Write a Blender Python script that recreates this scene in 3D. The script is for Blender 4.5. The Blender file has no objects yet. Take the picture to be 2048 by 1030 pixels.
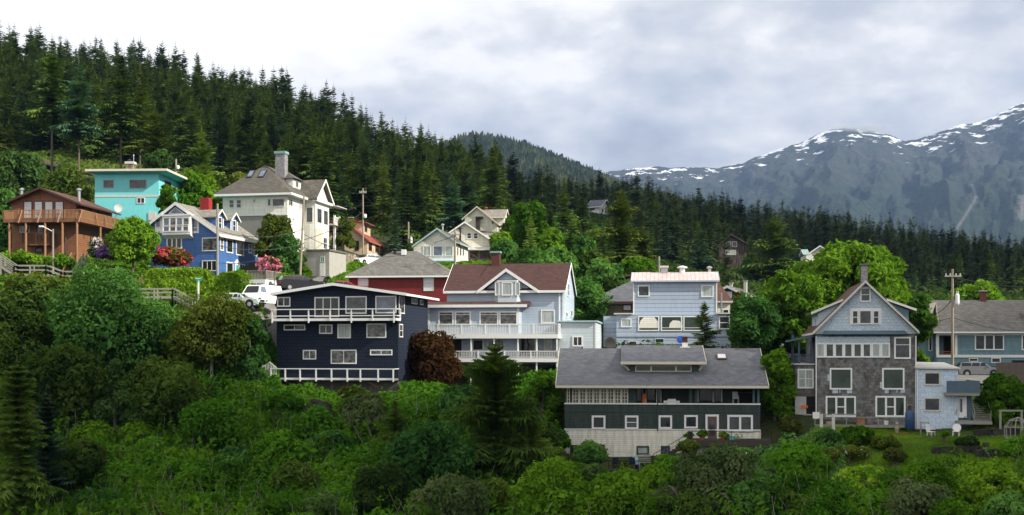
import bpy, math, random
import numpy as np
from mathutils import Vector, Matrix
R = math.radians
F = 2500.0; HZ = 700.0; CX = 1024.0
SC = bpy.context.scene
COL = SC.collection
rnd = random.Random(7)

# ------------------------------------------------------------------ measuring: photo pixel + distance -> place
def P(px, py, Y): return ((px - CX) / F * Y, Y, (HZ - py) / F * Y)
class Crop:
    def __init__(s, x, y, k): s.x, s.y, s.k = x, y, k
    def __call__(s, a, b=0): return (s.x + a / s.k, s.y + b / s.k)
C1 = Crop(0, 290, 3.322); C2 = Crop(420, 290, 3.321); C3 = Crop(510, 540, 4.293); C4 = Crop(680, 400, 2.861)
C5 = Crop(1160, 480, 3.678); C6 = Crop(1090, 660, 3.434); C7 = Crop(1560, 500, 2.576); C0 = Crop(0, 0, 1)

# ------------------------------------------------------------------ tagging
def tag(o, label=None, cat=None, group=None, kind=None):
    if label: o['label'] = label
    if cat: o['category'] = cat
    if group: o['group'] = group
    if kind: o['kind'] = kind
    return o
def empty(name, loc, rz=0, label=None, cat=None, group=None):
    o = bpy.data.objects.new(name, None); COL.objects.link(o)
    o.location = loc; o.rotation_euler = (0, 0, rz); o.empty_display_size = .3
    return tag(o, label, cat, group)
def mesh_np(name, V, Fc, mat, parent=None, smooth=False, loc=None, rz=0):
    """V (n,3), Fc (m,k) all faces with k corners -> one mesh object"""
    me = bpy.data.meshes.new(name); V = np.asarray(V, np.float32); Fc = np.asarray(Fc, np.int32)
    m, k = Fc.shape
    me.vertices.add(len(V)); me.vertices.foreach_set('co', V.ravel())
    me.loops.add(m * k); me.loops.foreach_set('vertex_index', Fc.ravel())
    me.polygons.add(m); me.polygons.foreach_set('loop_start', np.arange(0, m * k, k, dtype=np.int32))
    me.polygons.foreach_set('loop_total', np.full(m, k, np.int32))
    if smooth: me.polygons.foreach_set('use_smooth', np.ones(m, bool))
    me.update(calc_edges=True)
    if mat: me.materials.append(mat)
    o = bpy.data.objects.new(name, me); COL.objects.link(o); o.parent = parent
    if loc is not None: o.location = loc
    o.rotation_euler = (0, 0, rz)
    return o
class MB:
    def __init__(s): s.v = []; s.f = []
    def add(s, vs, fs):
        n = len(s.v); s.v += [tuple(p) for p in vs]; s.f += [tuple(n + i for i in f) for f in fs]
    def box(s, x0, x1, y0, y1, z0, z1):
        s.hexa([(x0,y0,z0),(x1,y0,z0),(x1,y1,z0),(x0,y1,z0),(x0,y0,z1),(x1,y0,z1),(x1,y1,z1),(x0,y1,z1)]); return s
    def hexa(s, p): s.add(p, [(0,3,2,1),(4,5,6,7),(0,1,5,4),(1,2,6,5),(2,3,7,6),(3,0,4,7)]); return s
    def pb(s, pm, s0, s1, z0, z1, n0, n1):
        "box on a wall plane pm: s along the wall, z up, n outwards"
        k, c = pm
        if k == 'f': return s.box(s0, s1, c - n1, c - n0, z0, z1)
        if k == 'b': return s.box(s0, s1, c + n0, c + n1, z0, z1)
        if k == 'r': return s.box(c + n0, c + n1, s0, s1, z0, z1)
        return s.box(c - n1, c - n0, s0, s1, z0, z1)
    def prism(s, poly, d):
        n = len(poly); q = [tuple(a + b for a, b in zip(p, d)) for p in poly]
        s.add(list(poly) + q, [tuple(range(n))[::-1], tuple(range(n, 2*n))] + [(i, (i+1) % n, n + (i+1) % n, n + i) for i in range(n)]); return s
    def tube(s, p, q, r, n=6, r2=None):
        p = Vector(p); q = Vector(q); d = (q - p); r2 = r if r2 is None else r2
        if d.length < 1e-6: return s
        d.normalize(); a = d.orthogonal().normalized(); b = d.cross(a)
        vs = [p + (a*math.cos(t) + b*math.sin(t))*r for t in [2*math.pi*i/n for i in range(n)]] + [q + (a*math.cos(t) + b*math.sin(t))*r2 for t in [2*math.pi*i/n for i in range(n)]]
        s.add(vs, [(i, (i+1) % n, n+(i+1) % n, n+i) for i in range(n)] + [tuple(range(n))[::-1], tuple(range(n, 2*n))]); return s
    def beam(s, p, q, w, h):
        p = Vector(p); q = Vector(q); d = (q-p).normalized(); a = d.cross(Vector((0,0,1)))
        a = a.normalized() if a.length > 1e-4 else Vector((1,0,0)); b = a.cross(d).normalized(); a = a*w/2; b = b*h/2
        s.hexa([p-a-b, p+a-b, q+a-b, q-a-b, p-a+b, p+a+b, q+a+b, q-a+b]); return s
    def lathe(s, c, prof, n=14, axis=2):
        vs = []; m = len(prof)
        for r, z in prof:
            for i in range(n):
                t = 2*math.pi*i/n; v = [r*math.cos(t), r*math.sin(t), z]
                if axis == 1: v = [v[0], v[2], v[1]]
                if axis == 0: v = [v[2], v[0], v[1]]
                vs.append([v[0]+c[0], v[1]+c[1], v[2]+c[2]])
        s.add(vs, [(j*n+i, j*n+(i+1) % n, (j+1)*n+(i+1) % n, (j+1)*n+i) for j in range(m-1) for i in range(n)] + [tuple(range(n))[::-1], tuple(range((m-1)*n, m*n))]); return s
    def build(s, name, mat, parent=None, bevel=0, smooth=False, loc=None, rz=0):
        me = bpy.data.meshes.new(name); me.from_pydata(s.v, [], s.f); me.update()
        me.materials.append(M[mat] if isinstance(mat, str) else mat)
        if smooth:
            for p in me.polygons: p.use_smooth = True
        o = bpy.data.objects.new(name, me); COL.objects.link(o); o.parent = parent
        if loc is not None: o.location = loc
        o.rotation_euler = (0, 0, rz)
        if bevel:
            b = o.modifiers.new('b', 'BEVEL'); b.width = bevel; b.segments = 2; b.limit_method = 'ANGLE'
        return o

# ------------------------------------------------------------------ numpy value noise
def _hash(ix, iy, s): 
    h = (ix.astype(np.int64)*374761393 + iy.astype(np.int64)*668265263 + s*974711) & 0xffffffff
    h = ((h ^ (h >> 13))*1274126177) & 0xffffffff
    return ((h ^ (h >> 16)) & 0xffff) / 65535.0
def vnoise(x, y, s=0):
    x = np.asarray(x, float); y = np.asarray(y, float)
    ix = np.floor(x); iy = np.floor(y); fx = x-ix; fy = y-iy; fx = fx*fx*(3-2*fx); fy = fy*fy*(3-2*fy)
    a = _hash(ix, iy, s); b = _hash(ix+1, iy, s); c = _hash(ix, iy+1, s); d = _hash(ix+1, iy+1, s)
    return (a*(1-fx)+b*fx)*(1-fy) + (c*(1-fx)+d*fx)*fy
def fbm(x, y, o=4, s=0):
    t = 0; a = .5; 
    for i in range(o): t = t + a*(vnoise(x, y, s+i)-.5)*2; x = x*2.03+17; y = y*2.03+5; a *= .5
    return t

# ------------------------------------------------------------------ materials
M = {}
class NT:
    def __init__(s, name):
        m = bpy.data.materials.new(name); m.use_nodes = True; s.m = m; s.t = m.node_tree; s.t.nodes.clear(); M[name] = m
        s.out = s.n('ShaderNodeOutputMaterial')
    def n(s, t, **k):
        x = s.t.nodes.new(t)
        for a, b in k.items(): setattr(x, a, b)
        return x
    def l(s, a, b): s.t.links.new(a, b)
    def co(s, kind='Object'): return s.n('ShaderNodeTexCoord').outputs[kind]
    def mapv(s, v, scale, rot=(0,0,0)):
        m = s.n('ShaderNodeMapping'); m.inputs['Scale'].default_value = scale; m.inputs['Rotation'].default_value = rot; s.l(v, m.inputs[0]); return m.outputs[0]
    def noise(s, v, sc, det=3, rough=.55, col=False):
        x = s.n('ShaderNodeTexNoise'); x.inputs['Scale'].default_value = sc; x.inputs['Detail'].default_value = det; x.inputs['Roughness'].default_value = rough
        if v is not None: s.l(v, x.inputs['Vector'])
        return x.outputs[1 if col else 0]
    def ramp(s, f, stops, mode='LINEAR'):
        x = s.n('ShaderNodeValToRGB'); cr = x.color_ramp; cr.interpolation = mode
        while len(cr.elements) < len(stops): cr.elements.new(.5)
        for e, (p, c) in zip(cr.elements, stops):
            e.position = p; e.color = (c, c, c, 1) if not isinstance(c, (tuple, list)) else tuple(c)+(1,)
        s.l(f, x.inputs[0]); return x.outputs[0]
    def mix(s, f, a, b, mode='MIX'):
        x = s.n('ShaderNodeMix', data_type='RGBA', blend_type=mode)
        for i, v in ((0, f), (6, a), (7, b)):
            if isinstance(v, (int, float)): x.inputs[i].default_value = v
            elif isinstance(v, (tuple, list)): x.inputs[i].default_value = tuple(v)+(1,)
            else: s.l(v, x.inputs[i])
        return x.outputs[2]
    def math(s, op, a, b=0, c=0):
        x = s.n('ShaderNodeMath', operation=op)
        for i, v in enumerate((a, b, c)):
            if isinstance(v, (int, float)): x.inputs[i].default_value = v
            else: s.l(v, x.inputs[i])
        return x.outputs[0]
    def bump(s, h, dist, st=1, nrm=None):
        x = s.n('ShaderNodeBump'); x.inputs['Distance'].default_value = dist; x.inputs['Strength'].default_value = st; s.l(h, x.inputs['Height'])
        if nrm: s.l(nrm, x.inputs['Normal'])
        return x.outputs[0]
    def bsdf(s, col, rough=.8, nrm=None, metal=0, spec=.3, emit=None, es=1):
        x = s.n('ShaderNodeBsdfPrincipled')
        if isinstance(col, (tuple, list)): x.inputs['Base Color'].default_value = tuple(col)+(1,)
        else: s.l(col, x.inputs['Base Color'])
        if isinstance(rough, (int, float)): x.inputs['Roughness'].default_value = rough
        else: s.l(rough, x.inputs['Roughness'])
        x.inputs['Metallic'].default_value = metal; x.inputs['Specular IOR Level'].default_value = spec
        if emit: x.inputs['Emission Color'].default_value = tuple(emit)+(1,); x.inputs['Emission Strength'].default_value = es
        if nrm: s.l(nrm, x.inputs['Normal'])
        s.l(x.outputs[0], s.out.inputs[0]); return x
def sc3(c, k): return tuple(min(1, x*k) for x in c)

def m_plain(name, c, rough=.6, metal=0, spec=.35, var=.12, ns=3):
    t = NT(name); n = t.noise(t.co(), ns, 5, .6); col = t.mix(n, sc3(c, 1-var*2), sc3(c, 1+var*2)); t.bsdf(col, rough, None, metal, spec)
def m_siding(name, c, lap=.2, dirt=(.25,.23,.2), amt=.25, rough=.6, dist=.02, dark=.78):
    "horizontal lap boards: saw-tooth profile, each board a slightly different tone, weather streaks"
    t = NT(name); o = t.co(); sp = t.n('ShaderNodeSeparateXYZ'); t.l(o, sp.inputs[0])
    zz = t.math('DIVIDE', sp.outputs[2], lap); fr = t.math('FRACT', zz); fl = t.math('FLOOR', zz)
    wn = t.n('ShaderNodeTexWhiteNoise', noise_dimensions='1D'); t.l(fl, wn.inputs['W'])
    board = t.mix(wn.outputs[0], sc3(c, .93), sc3(c, 1.05))
    edge = t.ramp(fr, [(0, dark), (.1, dark), (.18, 1), (1, 1)]); board = t.mix(1, board, edge, 'MULTIPLY')  # dark lap line: shadow under each board put into the colour
    st = t.noise(t.mapv(o, (2.2, 2.2, .35)), 1.5, 6, .65); f = t.ramp(st, [(.42, 0), (.68, 1)])
    col = t.mix(t.math('MULTIPLY', f, min(.8, amt*1.45)), board, dirt)
    h = t.ramp(fr, [(0, 0), (.12, 1), (1, .3)]); t.bsdf(col, rough, t.bump(h, dist))
def m_shingle(name, c, c2, w=.3, h=.2, amt=.5, ax='xy', rough=.9, zk=1, patch=None, pa=.5, psc=.5, dist=.025, mort=.35, ms=.012, pw=.04, pm=1):
    "courses of shingles with uneven tones; ax picks the direction along the wall or roof"
    t = NT(name); o = t.co(); sp = t.n('ShaderNodeSeparateXYZ'); t.l(o, sp.inputs[0])
    a = {'xy': t.math('ADD', sp.outputs[0], sp.outputs[1]), 'x': sp.outputs[0], 'y': sp.outputs[1]}[ax]
    cb = t.n('ShaderNodeCombineXYZ'); t.l(a, cb.inputs[0]); t.l(t.math('MULTIPLY', sp.outputs[2], zk), cb.inputs[1])
    b = t.n('ShaderNodeTexBrick'); t.l(cb.outputs[0], b.inputs['Vector']); b.inputs['Scale'].default_value = 1
    b.inputs['Brick Width'].default_value = w; b.inputs['Row Height'].default_value = h; b.inputs['Mortar Size'].default_value = ms; b.inputs['Bias'].default_value = 0
    b.inputs['Color1'].default_value = sc3(c, 1.18)+(1,); b.inputs['Color2'].default_value = c2+(1,); b.inputs['Mortar'].default_value = sc3(c, mort)+(1,)
    n = t.noise(o, .9, 6, .65); col = t.mix(t.ramp(n, [(.3, 0), (.7, amt)]), b.outputs[0], c2)
    n3 = t.noise(t.mapv(o, (3.5, 3.5, 3.5)), 2.2, 4, .7); col = t.mix(.55, col, t.ramp(n3, [(.25, .45), (.75, 1.5)]), 'MULTIPLY')
    if patch:
        n2 = t.noise(t.mapv(o, (1, 1, .5)), psc, 8, .75); col = t.mix(t.ramp(n2, [(pa-pw, 0), (pa+pw, pm)]), col, patch)
    t.bsdf(col, rough, t.bump(b.outputs['Fac'], dist, -1))
def m_leaf(name, c1, c2, c3=None, tr=.36, ns=.35, sat=1):
    t = NT(name); g = t.n('ShaderNodeNewGeometry'); oi = t.n('ShaderNodeObjectInfo')
    n = t.noise(g.outputs['Position'], ns, 3, .6); n2 = t.noise(g.outputs['Position'], 4.5, 2, .6)
    n0 = t.noise(g.outputs['Position'], .11, 2, .5); f = t.math('ADD', t.math('MULTIPLY', n, .35), t.math('MULTIPLY', n2, .3)); f = t.math('ADD', f, t.math('MULTIPLY', n0, .35))
    f = t.math('ADD', f, t.math('MULTIPLY', t.math('SUBTRACT', oi.outputs['Random'], .5), .16))
    col = t.ramp(f, [(.41, c1), (.5, c2), (.59, c3 or c2)])
    d = t.n('ShaderNodeBsdfDiffuse'); tr_ = t.n('ShaderNodeBsdfTranslucent'); mx = t.n('ShaderNodeMixShader'); mx.inputs[0].default_value = tr
    t.l(col, d.inputs[0]); t.l(t.mix(1, col, (1.2, 1.2, .4), 'MULTIPLY'), tr_.inputs[0]); t.l(d.outputs[0], mx.inputs[1]); t.l(tr_.outputs[0], mx.inputs[2])
    t.l(mx.outputs[0], t.out.inputs[0])
def m_glass(name, c=(.02,.025,.03), c2=(.06,.07,.08), spec=.8, sc=1.2, st=(1,1,1)):
    "window seen from outside: dim room, curtain or painted sky reflection behind a shiny pane"
    t = NT(name); o = t.co(); n = t.noise(t.mapv(o, st), sc, 3, .5); col = t.ramp(n, [(.38, c), (.62, c2)])
    h = t.noise(o, .9, 2, .5); x = t.bsdf(col, .5, None, 0, .2)
    g = t.n('ShaderNodeBsdfGlossy'); g.inputs['Roughness'].default_value = .03; t.l(t.bump(h, .02), g.inputs['Normal'])
    fr = t.n('ShaderNodeFresnel'); fr.inputs[0].default_value = 1.3+spec*.45
    mx = t.n('ShaderNodeMixShader'); t.l(fr.outputs[0], mx.inputs[0]); t.l(x.outputs[0], mx.inputs[1]); t.l(g.outputs[0], mx.inputs[2]); t.l(mx.outputs[0], t.out.inputs[0])

m_plain('white', (.76,.77,.76), .5, var=.05); m_plain('trim', (.7,.7,.66), .55, var=.08)
m_plain('old_white', (.55,.54,.5), .7, var=.15, ns=5); m_plain('cream_trim', (.62,.58,.46), .6, var=.08)
m_plain('black_metal', (.025,.025,.027), .5, .5); m_plain('grey_metal', (.42,.43,.44), .4, .7); m_plain('white_metal', (.72,.74,.76), .4)
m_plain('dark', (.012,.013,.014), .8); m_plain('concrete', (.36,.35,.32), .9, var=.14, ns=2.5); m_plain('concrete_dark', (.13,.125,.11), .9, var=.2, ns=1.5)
m_plain('wood_grey', (.27,.26,.23), .85, var=.15, ns=4); m_plain('wood_dark', (.055,.045,.038), .85, var=.2, ns=4); m_plain('pole_wood', (.30,.25,.20), .9, var=.2, ns=2)
m_plain('log_wood', (.20,.092,.045), .6, var=.12, ns=3); m_plain('log_light', (.30,.16,.08), .6, var=.12, ns=3)
m_plain('green_paint', (.025,.055,.048), .6, var=.12); m_plain('teal_paint', (.10,.42,.36), .5); m_plain('slate_blue', (.075,.12,.16), .6, var=.12); m_plain('navy_rail', (.05,.08,.13), .6)
m_plain('red_paint', (.32,.03,.03), .6); m_plain('terracotta', (.30,.10,.05), .8); m_plain('brown_trim', (.06,.025,.022), .6); m_plain('pink_trim', (.42,.27,.27), .6)
m_plain('orange', (.95,.16,.02), .5); m_plain('yellow', (.8,.5,.03), .5); m_plain('blue_plastic', (.12,.15,.5), .4); m_plain('tank_blue', (.03,.07,.16), .4); m_plain('sky_plastic', (.36,.50,.52), .4); m_plain('navy_cloth', (.02,.025,.07), .8)
m_plain('sign_green', (.02,.34,.27), .4); m_plain('door_brown', (.16,.07,.045), .6); m_plain('bark', (.13,.105,.08), .95, var=.25, ns=5); m_plain('bark_pale', (.26,.24,.2), .95, var=.25, ns=5)
m_plain('tyre', (.015,.015,.015), .8); m_plain('lamp_glass', (.6,.55,.3), .2); m_plain('tail_red', (.4,.01,.01), .3); m_plain('copper_green', (.20,.34,.32), .7); m_plain('cable', (.02,.02,.02), .6)
m_plain('white_flower', (.8,.8,.72), .8)
m_glass('glass_dark', (.006,.009,.010), (.02,.03,.03), .35); m_glass('glass_grey', (.012,.015,.018), (.05,.06,.07), .6); m_glass('glass_sky_tint', (.05,.07,.11), (.10,.14,.22), .9)  # bluish pane: sky reflection painted into the base colour
m_glass('glass_curtain', (.28,.32,.31), (.42,.47,.45), .3, 2.5, (4,4,.3)); m_glass('glass_blind', (.55,.57,.6), (.66,.68,.70), .2, 2, (.2,.2,5)); m_glass('glass_green', (.012,.03,.018), (.03,.05,.035), .4, .8)
m_glass('glass_swirl', (.012,.016,.02), (.17,.17,.16), .4, 1.9, (1,1,1.6)); m_glass('car_glass', (.006,.007,.008), (.012,.013,.015), .0)
for nm, c in (('car_white', (.78,.79,.8)), ('car_grey', (.22,.23,.25)), ('car_black', (.012,.013,.015)), ('car_pale', (.55,.63,.60)), ('car_red', (.25,.03,.05))):
    t = NT(nm); x = t.bsdf(c, .3, None, .25 if nm == 'car_grey' else 0, .5); x.inputs['Coat Weight'].default_value = .25; x.inputs['Coat Roughness'].default_value = .06

m_shingle('navy_shingle', (.010,.017,.037), (.018,.026,.048), .35, .3, .5, dist=.06, mort=.3, ms=.03)
m_siding('navy_side', (.006,.009,.018), .25)
m_siding('lightblue', (.42,.50,.60), .16, (.33,.38,.44), .25); m_siding('lightblue_pale', (.50,.57,.62), .16, (.4,.43,.45), .25)
m_siding('greyblue', (.36,.43,.53), .42, (.27,.31,.37), .35, dist=.02)
m_siding('red_siding', (.20,.018,.018), .2, (.10,.015,.015), .5); m_siding('cream', (.72,.70,.58), .2, (.40,.37,.27), .3); m_siding('cream_pale', (.74,.73,.66), .2, (.45,.43,.36), .25)
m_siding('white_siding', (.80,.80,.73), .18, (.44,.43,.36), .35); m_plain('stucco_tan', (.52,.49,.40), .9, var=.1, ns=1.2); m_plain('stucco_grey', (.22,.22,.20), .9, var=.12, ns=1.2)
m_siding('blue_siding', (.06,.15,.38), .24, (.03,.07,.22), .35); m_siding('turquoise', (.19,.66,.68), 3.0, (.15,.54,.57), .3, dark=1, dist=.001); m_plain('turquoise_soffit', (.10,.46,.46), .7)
m_siding('log_siding', (.24,.105,.05), .25, (.13,.05,.025), .45); m_siding('log_side', (.42,.20,.09), .25, (.28,.12,.05), .4)
m_siding('green_siding', (.020,.044,.038), .16, (.075,.07,.062), .5); m_siding('offwhite_siding', (.78,.76,.66), .16, (.36,.34,.28), .4); m_siding('olive_siding', (.15,.13,.085), .3, (.10,.085,.06), .4)
m_siding('teal_siding', (.16,.27,.32), .18, (.09,.15,.17), .4); m_siding('dark_wood_siding', (.06,.05,.04), .3); m_siding('peach_siding', (.62,.48,.33), .25, (.5,.36,.25), .3); m_siding('redwood_siding', (.030,.015,.014), .3)
m_shingle('weathered_shingle', (.19,.178,.17), (.07,.065,.062), .3, .26, .3, patch=(.235,.265,.285), pa=.56, psc=1.3, pw=.09, pm=.7)
m_shingle('blue_shingle', (.42,.51,.60), (.48,.56,.63), .3, .26, .4, patch=(.18,.22,.26), pa=.64, psc=.5, mort=.6)
m_shingle('peel_paint', (.46,.57,.70), (.54,.63,.74), .6, .35, .4, patch=(.27,.25,.23), pa=.63, psc=1.1, mort=.7)
m_shingle('shingle_grey_y', (.15,.155,.175), (.11,.115,.13), .45, .12, .6, 'x', dist=.012, mort=.75, patch=(.095,.10,.098), pa=.6, psc=.35); m_shingle('roof_brown', (.075,.034,.030), (.055,.028,.026), .4, .16, .5, 'x', dist=.01)
m_shingle('roof_grey', (.17,.165,.155), (.115,.11,.10), .4, .2, .7, patch=(.065,.06,.055), pa=.62, psc=.35, dist=.01); m_shingle('roof_pale', (.26,.245,.215), (.19,.18,.155), .4, .2, .6, dist=.01)
m_shingle('roof_red', (.27,.075,.055), (.20,.05,.04), .4, .2, .6, dist=.01); m_shingle('roof_slate', (.12,.13,.15), (.085,.09,.105), .4, .2, .6, dist=.01); m_shingle('roof_darkbrown', (.12,.06,.045), (.08,.04,.03), .4, .2, .6, dist=.01); m_shingle('roof_mossy', (.115,.105,.09), (.075,.07,.06), .4, .2, .7, patch=(.16,.14,.11), pa=.6, psc=.4, dist=.01)
m_shingle('brick', (.10,.035,.03), (.07,.03,.027), .22, .08, .5, dist=.01, mort=1.6); m_shingle('brick_old', (.36,.36,.37), (.20,.19,.20), .22, .1, .5, dist=.01); m_shingle('brick_red', (.36,.03,.035), (.30,.03,.03), .22, .1, .3, dist=.01)
def m_metalroof():
    t = NT('pink_metal'); o = t.co(); sp = t.n('ShaderNodeSeparateXYZ'); t.l(o, sp.inputs[0])
    fr = t.math('FRACT', t.math('DIVIDE', sp.outputs[0], .42)); rib = t.ramp(fr, [(0, 1), (.08, 1), (.12, 0), (1, 0)])
    n = t.noise(t.mapv(o, (2, .5, 2)), 1.2, 5, .6); col = t.mix(t.ramp(n, [(.3, 0), (.75, 1)]), (.66,.56,.54), (.50,.30,.29)); col = t.mix(rib, col, (.45,.25,.24)); t.bsdf(col, .35, t.bump(rib, .03), .1, .5)
m_metalroof()
def m_stone():
    t = NT('stone_wall'); o = t.co(); v = t.n('ShaderNodeTexVoronoi', feature='DISTANCE_TO_EDGE'); v.inputs['Scale'].default_value = 2.6; t.l(o, v.inputs[0])
    v2 = t.n('ShaderNodeTexVoronoi'); v2.inputs['Scale'].default_value = 2.6; t.l(o, v2.inputs[0]); sp = t.n('ShaderNodeSeparateColor'); t.l(v2.outputs['Color'], sp.inputs[0])
    c = t.ramp(sp.outputs[0], [(0, (.10,.08,.06)), (.5, (.24,.19,.13)), (1, (.36,.32,.25))]); e = t.ramp(v.outputs[0], [(0, 0), (.06, 1)]); t.bsdf(t.mix(e, (.04,.04,.03), c), .9, t.bump(v.outputs[0], .1))
    t = NT('rock'); o = t.n('ShaderNodeNewGeometry').outputs['Position']; n = t.noise(o, .7, 8, .7); n2 = t.noise(o, .35, 4, .6)
    c = t.ramp(n, [(.3, (.012,.012,.013)), (.55, (.04,.038,.038)), (.78, (.10,.095,.09))]); c = t.mix(t.ramp(n2, [(.5, 0), (.62, 1)]), c, (.06,.075,.02)); t.bsdf(c, .9, t.bump(n, .5))
m_stone()

# foliage kinds
m_leaf('lf_alder', (0.036, 0.101, 0.024), (0.073, 0.177, 0.038), (0.130, 0.273, 0.059)); m_leaf('lf_dark', (0.031, 0.062, 0.014), (0.062, 0.109, 0.020), (0.113, 0.172, 0.028)); m_leaf('lf_lime', (0.076, 0.173, 0.012), (0.162, 0.302, 0.020), (0.266, 0.432, 0.035))
m_leaf('lf_maple', (.045,.11,.014), (.085,.18,.016), (.13,.25,.022)); m_leaf('lf_willow', (0.045, 0.095, 0.026), (0.077, 0.147, 0.038), (0.117, 0.200, 0.055)); m_leaf('lf_copper', (.022,.012,.009), (.045,.022,.012), (.075,.040,.016))
m_leaf('lf_olive', (.035,.048,.012), (.065,.085,.018), (.10,.12,.025)); m_leaf('lf_redleaf', (.06,.018,.012), (.10,.03,.02), (.13,.05,.03)); m_leaf('lf_hedge', (0.044, 0.116, 0.009), (0.087, 0.196, 0.012), (0.145, 0.277, 0.020))
m_leaf('lf_moss', (.05,.075,.012), (.09,.13,.018), (.14,.18,.03)); m_leaf('lf_deepgreen', (0.026, 0.080, 0.009), (0.057, 0.160, 0.013), (0.110, 0.261, 0.019), ns=.2); m_leaf('lf_silver', (.045,.075,.028), (.080,.12,.045), (.125,.17,.07))
m_leaf('nd_dark', (0.021, 0.043, 0.012), (0.045, 0.078, 0.019), (0.092, 0.139, 0.028), .15); m_leaf('nd_mid', (0.032, 0.064, 0.014), (0.063, 0.113, 0.022), (0.122, 0.189, 0.035), .15); m_leaf('nd_blue', (0.025, 0.056, 0.034), (0.048, 0.098, 0.056), (0.084, 0.154, 0.081), .15)
m_leaf('nd_lit', (.045,.085,.024), (.08,.14,.032), (.13,.20,.045), .18); m_leaf('nd_near', (0.069, 0.127, 0.023), (0.127, 0.207, 0.034), (0.207, 0.310, 0.057), .42); m_leaf('nd_bright', (0.081, 0.149, 0.038), (0.162, 0.257, 0.054), (0.257, 0.378, 0.081), .2); m_leaf('nd_sea', (0.060, 0.128, 0.075), (0.105, 0.210, 0.120), (0.180, 0.315, 0.180), .2); m_leaf('nd_yellow', (0.045, 0.069, 0.013), (0.079, 0.115, 0.019), (0.126, 0.175, 0.027), .15); m_leaf('nd_far', (0.025, 0.048, 0.020), (0.048, 0.076, 0.028), (0.081, 0.115, 0.039), .1)
m_leaf('fl_pink', (.50,.05,.14), (.66,.12,.24), (.75,.28,.40), .2); m_leaf('fl_red', (.35,.02,.03), (.45,.04,.05), (.5,.1,.1), .2); m_leaf('fl_purple', (.16,.05,.32), (.25,.10,.45), (.35,.2,.55), .2); m_leaf('fl_lilac', (.35,.28,.38), (.45,.38,.48), (.55,.5,.56), .2); m_leaf('fl_white', (.5,.5,.4), (.6,.6,.5), (.7,.7,.6), .2)

# ------------------------------------------------------------------ camera
cam = bpy.data.cameras.new('camera'); co = bpy.data.objects.new('camera', cam); COL.objects.link(co)
co.rotation_euler = (R(90), 0, 0); cam.sensor_width = 36; cam.lens = F/2048*36; cam.shift_y = (HZ-515)/2048; cam.clip_end = 60000; cam.clip_start = .5
SC.camera = co
SC.view_settings.view_transform = 'Standard'; SC.view_settings.look = 'None'; SC.view_settings.gamma = 1; SC.view_settings.exposure = .5
SC.cycles.max_bounces = 5; SC.cycles.diffuse_bounces = 2; SC.cycles.glossy_bounces = 2; SC.cycles.transmission_bounces = 3; SC.cycles.volume_bounces = 0; SC.cycles.caustics_reflective = False; SC.cycles.caustics_refractive = False

# ------------------------------------------------------------------ light: veiled sky, one sun from the right
SUN_AZ = R(-22); SUN_EL = R(34)      # azimuth measured from +X towards +Y
sd = Vector((math.cos(SUN_AZ)*math.cos(SUN_EL), math.sin(SUN_AZ)*math.cos(SUN_EL), math.sin(SUN_EL)))
sl = bpy.data.lights.new('sun', 'SUN'); sl.energy = 5.0; sl.angle = R(.6); sl.color = (1, .93, .80)
so = bpy.data.objects.new('sun', sl); COL.objects.link(so); so.rotation_euler = (-sd).to_track_quat('-Z', 'Y').to_euler()
def world():
    w = bpy.data.worlds.new('World'); SC.world = w; w.use_nodes = True; t = w.node_tree; t.nodes.clear()
    T = NT.__new__(NT); T.t = t; T.m = w; T.out = t.nodes.new('ShaderNodeOutputWorld')
    sk = T.n('ShaderNodeTexSky', sky_type='NISHITA'); sk.sun_disc = False; sk.sun_elevation = SUN_EL; sk.sun_rotation = math.pi/2 - SUN_AZ
    b1 = T.n('ShaderNodeBackground'); T.l(sk.outputs[0], b1.inputs[0]); b1.inputs[1].default_value = .10
    g = T.co('Generated'); sp = T.n('ShaderNodeSeparateXYZ'); T.l(g, sp.inputs[0])
    zz = T.math('ADD', T.math('MULTIPLY', sp.outputs[2], 1.6), 0.0)
    cb = T.n('ShaderNodeCombineXYZ'); T.l(sp.outputs[0], cb.inputs[0]); T.l(sp.outputs[1], cb.inputs[1]); T.l(T.math('MULTIPLY', sp.outputs[2], 1.7), cb.inputs[2])
    n1 = T.noise(cb.outputs[0], 2.6, 7, .52); n2 = T.noise(T.mapv(cb.outputs[0], (1, 1, 1.5)), 7.0, 6, .5)
    f = T.math('ADD', T.math('MULTIPLY', n1, .52), T.math('ADD', T.math('MULTIPLY', n2, .33), T.math('MULTIPLY', T.noise(cb.outputs[0], 19, 5, .55), .15)))
    # brighter to the left and high up, bluish grey low on the right
    f = T.math('ADD', f, T.math('MULTIPLY', sp.outputs[0], -.22)); f = T.math('ADD', f, T.math('MULTIPLY', sp.outputs[2], .12))
    c = T.ramp(f, [(.385, (.36,.38,.425)), (.445, (.49,.505,.54)), (.49, (.64,.635,.635)), (.53, (.82,.795,.77)), (.585, (.93,.905,.875))])
    lo = T.ramp(sp.outputs[2], [(.485, (.05,.07,.06)), (.5, (1,1,1))])
    b2 = T.n('ShaderNodeBackground'); T.l(c, b2.inputs[0]); b2.inputs[1].default_value = 1.0
    # below the horizon: dull sea grey
    b3 = T.n('ShaderNodeBackground'); b3.inputs[0].default_value = (.10,.13,.14,1)
    m1 = T.n('ShaderNodeMixShader'); m1.inputs[0].default_value = .96; T.l(b1.outputs[0], m1.inputs[1]); T.l(b2.outputs[0], m1.inputs[2])
    m2 = T.n('ShaderNodeMixShader'); T.l(T.math('GREATER_THAN', sp.outputs[2], -.005), m2.inputs[0]); T.l(b3.outputs[0], m2.inputs[1]); T.l(m1.outputs[0], m2.inputs[2])
    T.l(m2.outputs[0], T.out.inputs[0])
world()

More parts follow.
